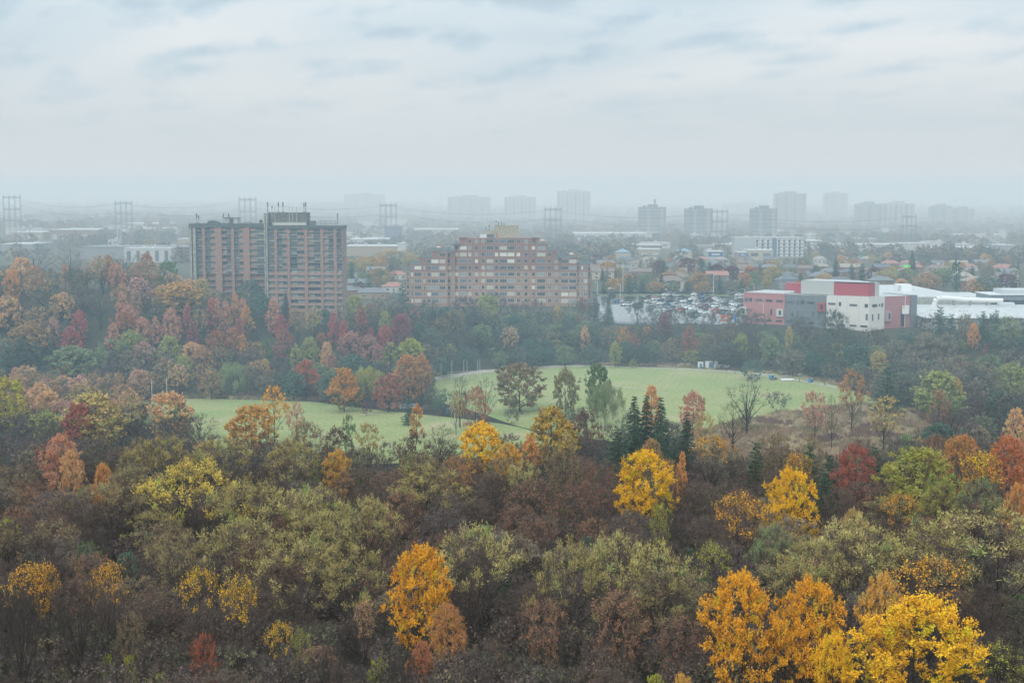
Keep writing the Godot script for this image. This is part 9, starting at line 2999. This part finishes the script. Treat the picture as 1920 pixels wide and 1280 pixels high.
const FLAT_BUILDINGS := [
	[-545.5, -486.4, -1661.0, 10.6, 90.0, "brown", "white", "docks", "warehouse", "long brown warehouse with a pale roof edge behind the hill crest"],
	[-871.4, -817.1, -2478.5, 6.5, 75.0, "pale", "white", "strip", "warehouse", "far pale warehouse with a line of windows, beyond the brown one"],
	[-621.8, -550.4, -2246.5, 6.8, 90.0, "white", "white", "strip", "warehouse", "far white warehouse behind the white stacks"],
	[-490.0, -459.3, -1840.0, 7.6, 75.0, "grey", "white", "docks", "warehouse", "grey warehouse beside the white tent roof"],
	[-468.7, -454.2, -1918.5, 6.5, 45.0, "white", "white", "none", "tent_hall", "white tent-roofed hall beyond the brick tower"],
	[-426.0, -417.0, -1485.0, 7.8, 14.0, "white", "white", "strip", "works_tower", "small white works tower beside the pair of stacks"],
	[-385.3, -289.2, -1256.5, 10.4, 60.0, "grey", "grey", "none", "factory", "wide low factory with a grey roof behind the hill crest"],
	[-329.8, -290.0, -1196.5, 11.7, 20.0, "white", "white", "tall", "factory_annex", "white annex with tall blue windows in front of the wide factory"],
	[-502.7, -471.3, -1383.5, 7.3, 60.0, "grey", "white", "none", "warehouse", "grey warehouse roof just over the bare crest of the hill"],
	[-588.6, -551.0, -1655.0, 6.9, 60.0, "tan", "white", "docks", "warehouse", "tan warehouse with dock doors near the outermost pylon"],
	[-234.5, -201.1, -2674.0, 18.1, 60.0, "white", "white", "none", "silo_block", "white windowless block above the dark blue one"],
	[-172.1, -151.2, -1904.0, 18.7, 37.5, "blue", "grey", "none", "blue_block", "dark blue tall block between the tower and the stepped block"],
	[-188.8, -144.1, -1641.5, 7.4, 75.0, "grey", "white", "strip", "warehouse", "grey warehouse with a window strip beside the dark blue block"],
	[-160.0, -102.5, -1346.5, 9.1, 50.0, "tan", "white", "none", "factory", "long tan factory with a white end beyond the brick tower"],
	[-108.7, -101.1, -1335.5, 12.1, 15.0, "white", "white", "none", "factory_stair", "white stair tower at the end of the tan factory"],
	[-174.2, -87.9, -2280.5, 8.6, 90.0, "tan", "white", "strip", "warehouse", "tan warehouse peeping out behind the stepped block"],
	[15.0, 78.2, -3978.5, 16.5, 75.0, "white", "white", "none", "warehouse", "far white warehouse behind the stepped block's roof house"],
	[88.4, 149.9, -1981.5, 9.0, 90.0, "white", "white", "strip", "warehouse", "long white warehouse beyond the stepped block"],
	[152.2, 193.3, -2012.5, 8.3, 90.0, "pale", "white", "none", "warehouse", "pale warehouse adjoining the long white one"],
	[125.7, 159.7, -1496.5, 6.2, 40.0, "brown", "white", "strip", "warehouse", "brown warehouse in front of the pale ones"],
	[178.2, 186.2, -1764.0, 13.3, 30.0, "dark", "grey", "none", "dark_tower", "small dark tower among the warehouses"],
	[150.9, 163.0, -1273.5, 6.3, 18.0, "cream", "tan", "pyramid", "corner_shop", "cream shop with a pale blue pyramid roof"],
	[94.5, 107.0, -1273.5, 5.8, 18.0, "cream", "tan", "pyramid", "corner_shop", "cream shop with blue pyramid roof nearer the stepped block"],
	[124.6, 146.6, -1383.5, 5.2, 30.0, "tan", "white", "docks", "strip_mall", "tan shop row between the two blue-hatted shops"],
	[168.6, 182.9, -1213.5, 8.7, 25.0, "pale", "white", "sign", "store", "pale store with a dark blue sign band"],
	[201.0, 210.0, -1249.0, 6.6, 25.0, "tan", "white", "sign", "store", "tan store with a blue sign below the pale apartment house"],
	[212.9, 242.4, -1446.0, 8.2, 35.0, "tan", "white", "strip", "mall", "tan mall block in front of the pale apartment house"],
	[210.0, 231.7, -1249.0, 8.5, 30.0, "cream", "white", "strip", "mall", "cream shop block at the foot of the pale apartment house"],
	[205.6, 269.1, -1299.5, 18.7, 18.0, "pale", "white", "grid", "apartment_house", "pale apartment house with a grid of white balconies"],
	[335.3, 373.7, -1514.5, 5.7, 45.0, "cream", "white", "docks", "row_houses", "cream terrace of row houses, nearer the pale apartment house"],
	[378.1, 425.7, -1532.5, 5.8, 45.0, "cream", "white", "docks", "row_houses", "cream terrace of row houses, nearer the last pylon"],
	[420.1, 472.0, -1414.0, 5.3, 50.0, "pale", "white", "strip", "warehouse", "pale low warehouse right of the last pylon"],
	[661.1, 681.9, -2044.5, 5.4, 75.0, "white", "white", "none", "warehouse", "far white warehouse among the woods"],
	[708.6, 730.6, -2077.5, 5.5, 75.0, "white", "white", "none", "warehouse", "far white warehouse nearest the edge of the view"],
	[341.6, 370.1, -1672.0, 6.3, 60.0, "brown", "white", "none", "warehouse", "brown warehouse beside the pale apartment house"],
	[-636.3, -613.5, -1768.5, 6.8, 29.6, "white", "white", "none", "distant_building", "small white building with white roof just in front of the outermost pylon"],
	[817.9, 842.7, -2404.5, 6.3, 19.2, "pale", "white", "none", "distant_building", "small pale building with white roof to the right of the outermost low tower"],
	[321.9, 348.9, -2484.0, 4.1, 15.6, "white", "white", "none", "distant_building", "small white building with white roof just in front of the dark tower beside a pylon"],
	[518.4, 536.0, -1496.5, 6.2, 36.9, "grey", "white", "none", "distant_building", "small grey building with white roof far to the right of the last pylon"],
	[-717.5, -677.4, -2153.0, 5.7, 29.5, "grey", "tan", "strip", "distant_building", "small grey building with tan roof just behind the brown warehouse"],
	[143.5, 178.0, -2035.0, 7.9, 31.3, "white", "white", "strip", "distant_building", "small white building with white roof to the left of the chimneyed tower block"],
	[490.6, 516.9, -1579.5, 5.0, 22.7, "tan", "white", "strip", "distant_building", "small tan building with white roof some way to the right of the last pylon"],
	[510.7, 541.3, -2257.0, 5.7, 24.1, "pale", "slate", "none", "distant_building", "small pale building with slate roof just in front of the slim faint tower"],
	[-379.4, -364.2, -1597.5, 5.4, 30.6, "tan", "white", "none", "distant_building", "small tan building with white roof to the right of the white tent hall"],
	[-253.8, -217.5, -2034.0, 5.0, 39.7, "white", "white", "strip", "distant_building", "small white building with white roof just to the left of the grey strip-windowed warehouse"],
	[729.4, 749.5, -2413.0, 7.6, 14.2, "cream", "white", "strip", "distant_building", "small cream building with white roof just in front and left of the outermost low tower"],
	[486.6, 506.4, -1653.0, 6.0, 20.4, "white", "white", "none", "distant_building", "small white building with white roof to the right of the last pylon"],
	[-649.2, -610.0, -1831.0, 6.6, 20.0, "white", "grey", "none", "distant_building", "small white building with grey roof just to the right of the outermost pylon"],
	[-196.8, -168.6, -1728.0, 5.8, 30.0, "cream", "white", "none", "distant_building", "small cream building with white roof just in front and right of the grey strip-windowed warehouse"],
	[411.9, 435.1, -2865.0, 6.7, 32.0, "tan", "white", "none", "distant_building", "small tan building with white roof some way to the right of the chimneyed tower block"],
	[-577.9, -548.8, -2157.5, 6.3, 32.7, "white", "tan", "strip", "distant_building", "small white building with tan roof just to the left of the white tent hall"],
	[413.5, 446.3, -2285.0, 6.3, 23.0, "grey", "white", "strip", "distant_building", "small grey building with white roof in front and left of the tall grey tower block"],
	[225.9, 245.1, -2361.5, 4.6, 14.8, "cream", "slate", "none", "distant_building", "small cream building with slate roof just in front of the chimneyed tower block"],
	[424.9, 456.1, -1532.5, 7.2, 32.5, "white", "white", "none", "distant_building", "small white building with white roof just in front of the last pylon"],
	[261.0, 294.9, -2034.0, 6.1, 32.2, "white", "white", "strip", "distant_building", "small white building with white roof to the right of the chimneyed tower block"],
	[-325.8, -301.1, -3010.0, 6.9, 22.1, "cream", "white", "none", "distant_building", "small cream building with white roof just behind and right of the grey strip-windowed warehouse"],
	[323.6, 367.5, -1841.5, 4.1, 26.7, "tan", "white", "strip", "distant_building", "small tan building with white roof in front of the tall grey tower block"],
	[128.5, 170.8, -2199.0, 4.0, 23.4, "white", "white", "strip", "distant_building", "small white building with white roof in front and right of the tallest pale tower"],
	[441.9, 465.4, -1799.5, 6.0, 32.2, "brown", "white", "none", "distant_building", "small brown building with white roof to the left of the last pylon"],
	[422.7, 450.8, -2071.0, 6.2, 31.7, "white", "white", "strip", "distant_building", "small white building with white roof in front and left of the slim faint tower"],
	[290.8, 325.0, -1548.0, 5.9, 34.8, "pale", "white", "none", "distant_building", "small pale building with white roof in front of the tall grey tower block"],
	[554.8, 598.8, -2630.5, 5.6, 36.7, "brown", "grey", "none", "distant_building", "small brown building with grey roof just in front and left of the slim faint tower"],
	[146.9, 180.4, -1605.5, 5.6, 30.1, "white", "white", "strip", "distant_building", "small white building with white roof in front of the chimneyed tower block"],
	[-203.5, -173.7, -1629.0, 4.7, 19.3, "grey", "white", "strip", "distant_building", "small grey building with white roof just in front of the grey strip-windowed warehouse"],
	[-582.1, -539.7, -1989.5, 7.5, 35.3, "white", "slate", "strip", "distant_building", "small white building with slate roof just to the left of the white stacks"],
	[641.7, 683.6, -2556.0, 6.2, 15.1, "cream", "white", "none", "distant_building", "small cream building with white roof to the left of the last pylon"],
	[315.7, 361.1, -1516.0, 6.2, 14.6, "white", "grey", "none", "distant_building", "small white building with grey roof in front of the slim faint tower"],
	[-205.7, -185.3, -1999.0, 4.0, 17.3, "white", "tan", "strip", "distant_building", "small white building with tan roof just to the left of the dark blue block"],
	[-191.4, -160.9, -2186.5, 4.1, 18.0, "cream", "grey", "strip", "distant_building", "small cream building with grey roof just to the right of the dark blue block"],
	[186.8, 222.7, -1487.0, 5.6, 29.8, "grey", "tan", "none", "distant_building", "small grey building with tan roof in front of the dark tower beside a pylon"],
	[-888.4, -866.5, -2740.5, 6.7, 30.0, "white", "slate", "none", "distant_building", "small white building with slate roof just behind the brown warehouse"],
	[550.7, 595.1, -1721.0, 4.9, 38.1, "white", "tan", "strip", "distant_building", "small white building with tan roof in front and right of the outermost low tower"],
	[192.1, 216.9, -2190.5, 7.3, 34.8, "cream", "tan", "strip", "distant_building", "small cream building with tan roof just in front and left of the chimneyed tower block"],
	[458.2, 496.7, -1458.0, 5.2, 38.0, "tan", "white", "none", "distant_building", "small tan building with white roof in front of the outermost low tower"],
	[-536.5, -516.2, -2006.0, 5.7, 22.8, "white", "white", "strip", "distant_building", "small white building with white roof just to the right of the white stacks"],
	[447.2, 473.5, -2477.0, 5.4, 37.1, "white", "white", "none", "distant_building", "small white building with white roof in front and left of the tall grey tower block"],
	[470.1, 497.5, -2735.0, 6.9, 30.4, "white", "white", "none", "distant_building", "small white building with white roof to the left of the tall grey tower block"],
	[-292.8, -259.0, -2782.5, 5.3, 23.7, "tan", "white", "strip", "distant_building", "small tan building with white roof just to the left of the dark blue block"],
	[612.6, 628.8, -1936.5, 7.6, 38.4, "brown", "white", "none", "distant_building", "small brown building with white roof just in front of the outermost low tower"],
	[-241.3, -197.3, -2285.5, 5.3, 31.1, "tan", "grey", "strip", "distant_building", "small tan building with grey roof just to the left of the dark blue block"],
	[-620.9, -589.7, -1833.0, 6.1, 36.5, "white", "slate", "none", "distant_building", "small white building with slate roof just to the left of the brown warehouse"],
]
const FAR_TOWERS := [
	[-481.9, -4600, 130.8, 62.0, 30.0, "grey", "widest and faintest tower block, just beside the brick tower", ""],
	[-112.5, -3700, 110.8, 67.0, 30.0, "grey", "broad tower block rising behind the stepped brick block", ""],
	[20.5, -3500, 78.3, 68.1, 30.0, "pale", "tower block directly above the tan roof house", ""],
	[148.9, -3400, 79.9, 82.0, 30.0, "pale", "tallest pale tower block, beside a pylon", ""],
	[229.3, -2300, 43.6, 45.9, 21.8, "dark", "dark tower block with a roof chimney above the parking lot", "chimney"],
	[285.0, -2150, 40.8, 43.7, 20.4, "dark", "dark tower block standing next to a pylon", ""],
	[384.8, -2150, 39.1, 43.7, 19.6, "dark", "dark tower block above the pale apartment house", ""],
	[593.0, -3000, 64.8, 74.4, 30.0, "grey", "tall grey tower block beside the dark one", ""],
	[896.7, -3900, 62.1, 77.8, 30.0, "grey", "slim faint tower block standing alone", ""],
	[685.1, -2700, 49.1, 51.5, 24.6, "grey", "grey tower block adjoining a banded longer one", ""],
	[754.4, -2750, 61.5, 52.6, 30.0, "pale", "banded long tower block near the last pylon", ""],
	[883.7, -2900, 44.0, 47.4, 22.0, "grey", "grey tower block with a roof mast beyond the last pylon", ""],
	[945.1, -2950, 43.6, 41.8, 21.8, "grey", "lower grey tower block, outermost on the skyline", ""],
	[795.5, -4800, 149.3, 41.3, 30.0, "grey", "very faint long tower block behind the dark ones", ""],
]
const PYLONS := [
	[-524.3, -1480, 17.7, 53.0, "outermost lattice pylon at the edge of the view"],
	[-407.5, -1480, 17.2, 48.4, "lattice pylon above the white stacks"],
	[-271.6, -1450, 16.8, 54.2, "lattice pylon behind the brick tower's roof"],
	[-125.3, -1430, 16.1, 49.7, "lattice pylon above the dark blue block"],
	[41.3, -1420, 16.0, 45.8, "lattice pylon beside the stepped block's roof house"],
	[206.2, -1400, 15.3, 43.8, "lattice pylon between two dark tower blocks"],
	[388.9, -1380, 13.2, 38.6, "last lattice pylon, standing beyond the school"],
]
const UTILITY_POLES := [
	[-406.5, -1528.3, 15.7, "utility pole over the hill crest, nearest the view's edge"],
	[-307.8, -1260.2, 13.3, "utility pole over the hill crest, beside the brown warehouse"],
	[-433.9, -1565.3, 11.6, "utility pole over the hill crest, near the white stacks"],
	[-469.6, -1440.3, 13.9, "utility pole over the hill crest, by the wide factory"],
	[-444.4, -1347.8, 15.6, "utility pole over the hill crest, closest to the brick tower"],
	[140.9, -1336.0, 15.0, "dark utility pole to the left of the blue-hatted cream shop"],
	[220.2, -897.1, 11.6, "dark utility pole just behind the school's crimson upper block"],
	[258.9, -801.2, 12.0, "dark utility pole just behind and right of the dark poplar"],
	[339.2, -950.8, 15.4, "dark utility pole just behind the edge of the view"],
	[351.2, -1002.5, 13.7, "dark utility pole just behind and left of the edge of the view"],
	[152.0, -1274.5, 15.7, "dark utility pole just behind and left of the blue-hatted cream shop"],
	[451.1, -1283.4, 15.5, "dark utility pole behind the workshop block"],
	[168.6, -1009.2, 11.8, "dark utility pole just behind the lamp post over the school roof"],
	[69.3, -902.0, 12.5, "dark utility pole just to the right of the stepped block's corner"],
	[70.7, -1222.2, 14.4, "dark utility pole behind and left of the stepped block's corner"],
	[157.0, -1036.5, 15.1, "dark utility pole just to the right of the store with the blue sign"],
	[174.1, -1136.5, 13.4, "dark utility pole just behind and right of the dark plum trees"],
	[95.9, -1293.3, 15.9, "dark utility pole just behind the stepped block's corner"],
	[233.3, -816.0, 15.2, "dark utility pole just in front of the last pylon"],
	[241.8, -812.6, 12.8, "dark utility pole just in front of the green shop sign"],
	[71.8, -1205.0, 11.2, "dark utility pole just behind and left of the stepped block's corner"],
	[322.9, -926.6, 12.0, "dark utility pole just to the left of the edge of the view"],
	[452.1, -1329.0, 15.7, "dark utility pole behind and left of the edge of the view"],
	[171.9, -1041.1, 13.6, "dark utility pole to the left of the pale apartment house"],
	[120.5, -1342.9, 14.7, "dark utility pole behind and right of the stepped block's corner"],
	[433.0, -1358.1, 11.2, "dark utility pole behind the dark poplar"],
]
const STACKS := [-424.3, -1521.0]
const FIELD_LINES := [[2.6, [Vector2(8.5, -555), Vector2(29.4, -551), Vector2(49.9, -545), Vector2(69.9, -538.5), Vector2(89.1, -530.5), Vector2(96.2, -525), Vector2(106.2, -515), Vector2(114, -505.5), Vector2(117.1, -500.5)]], [2, [Vector2(-29.6, -535), Vector2(-20.7, -541.5), Vector2(-11.5, -548.5), Vector2(-4.2, -552.5)]], [0.8, [Vector2(37.3, -501), Vector2(45.5, -495.5), Vector2(55, -487.5)]], [0.6, [Vector2(-60.9, -485), Vector2(-56.4, -483.5)]], [0.6, [Vector2(-28.4, -458), Vector2(-24, -454.5)]], [3, [Vector2(102, -523.5), Vector2(108.1, -524), Vector2(110.7, -517.5)]]]
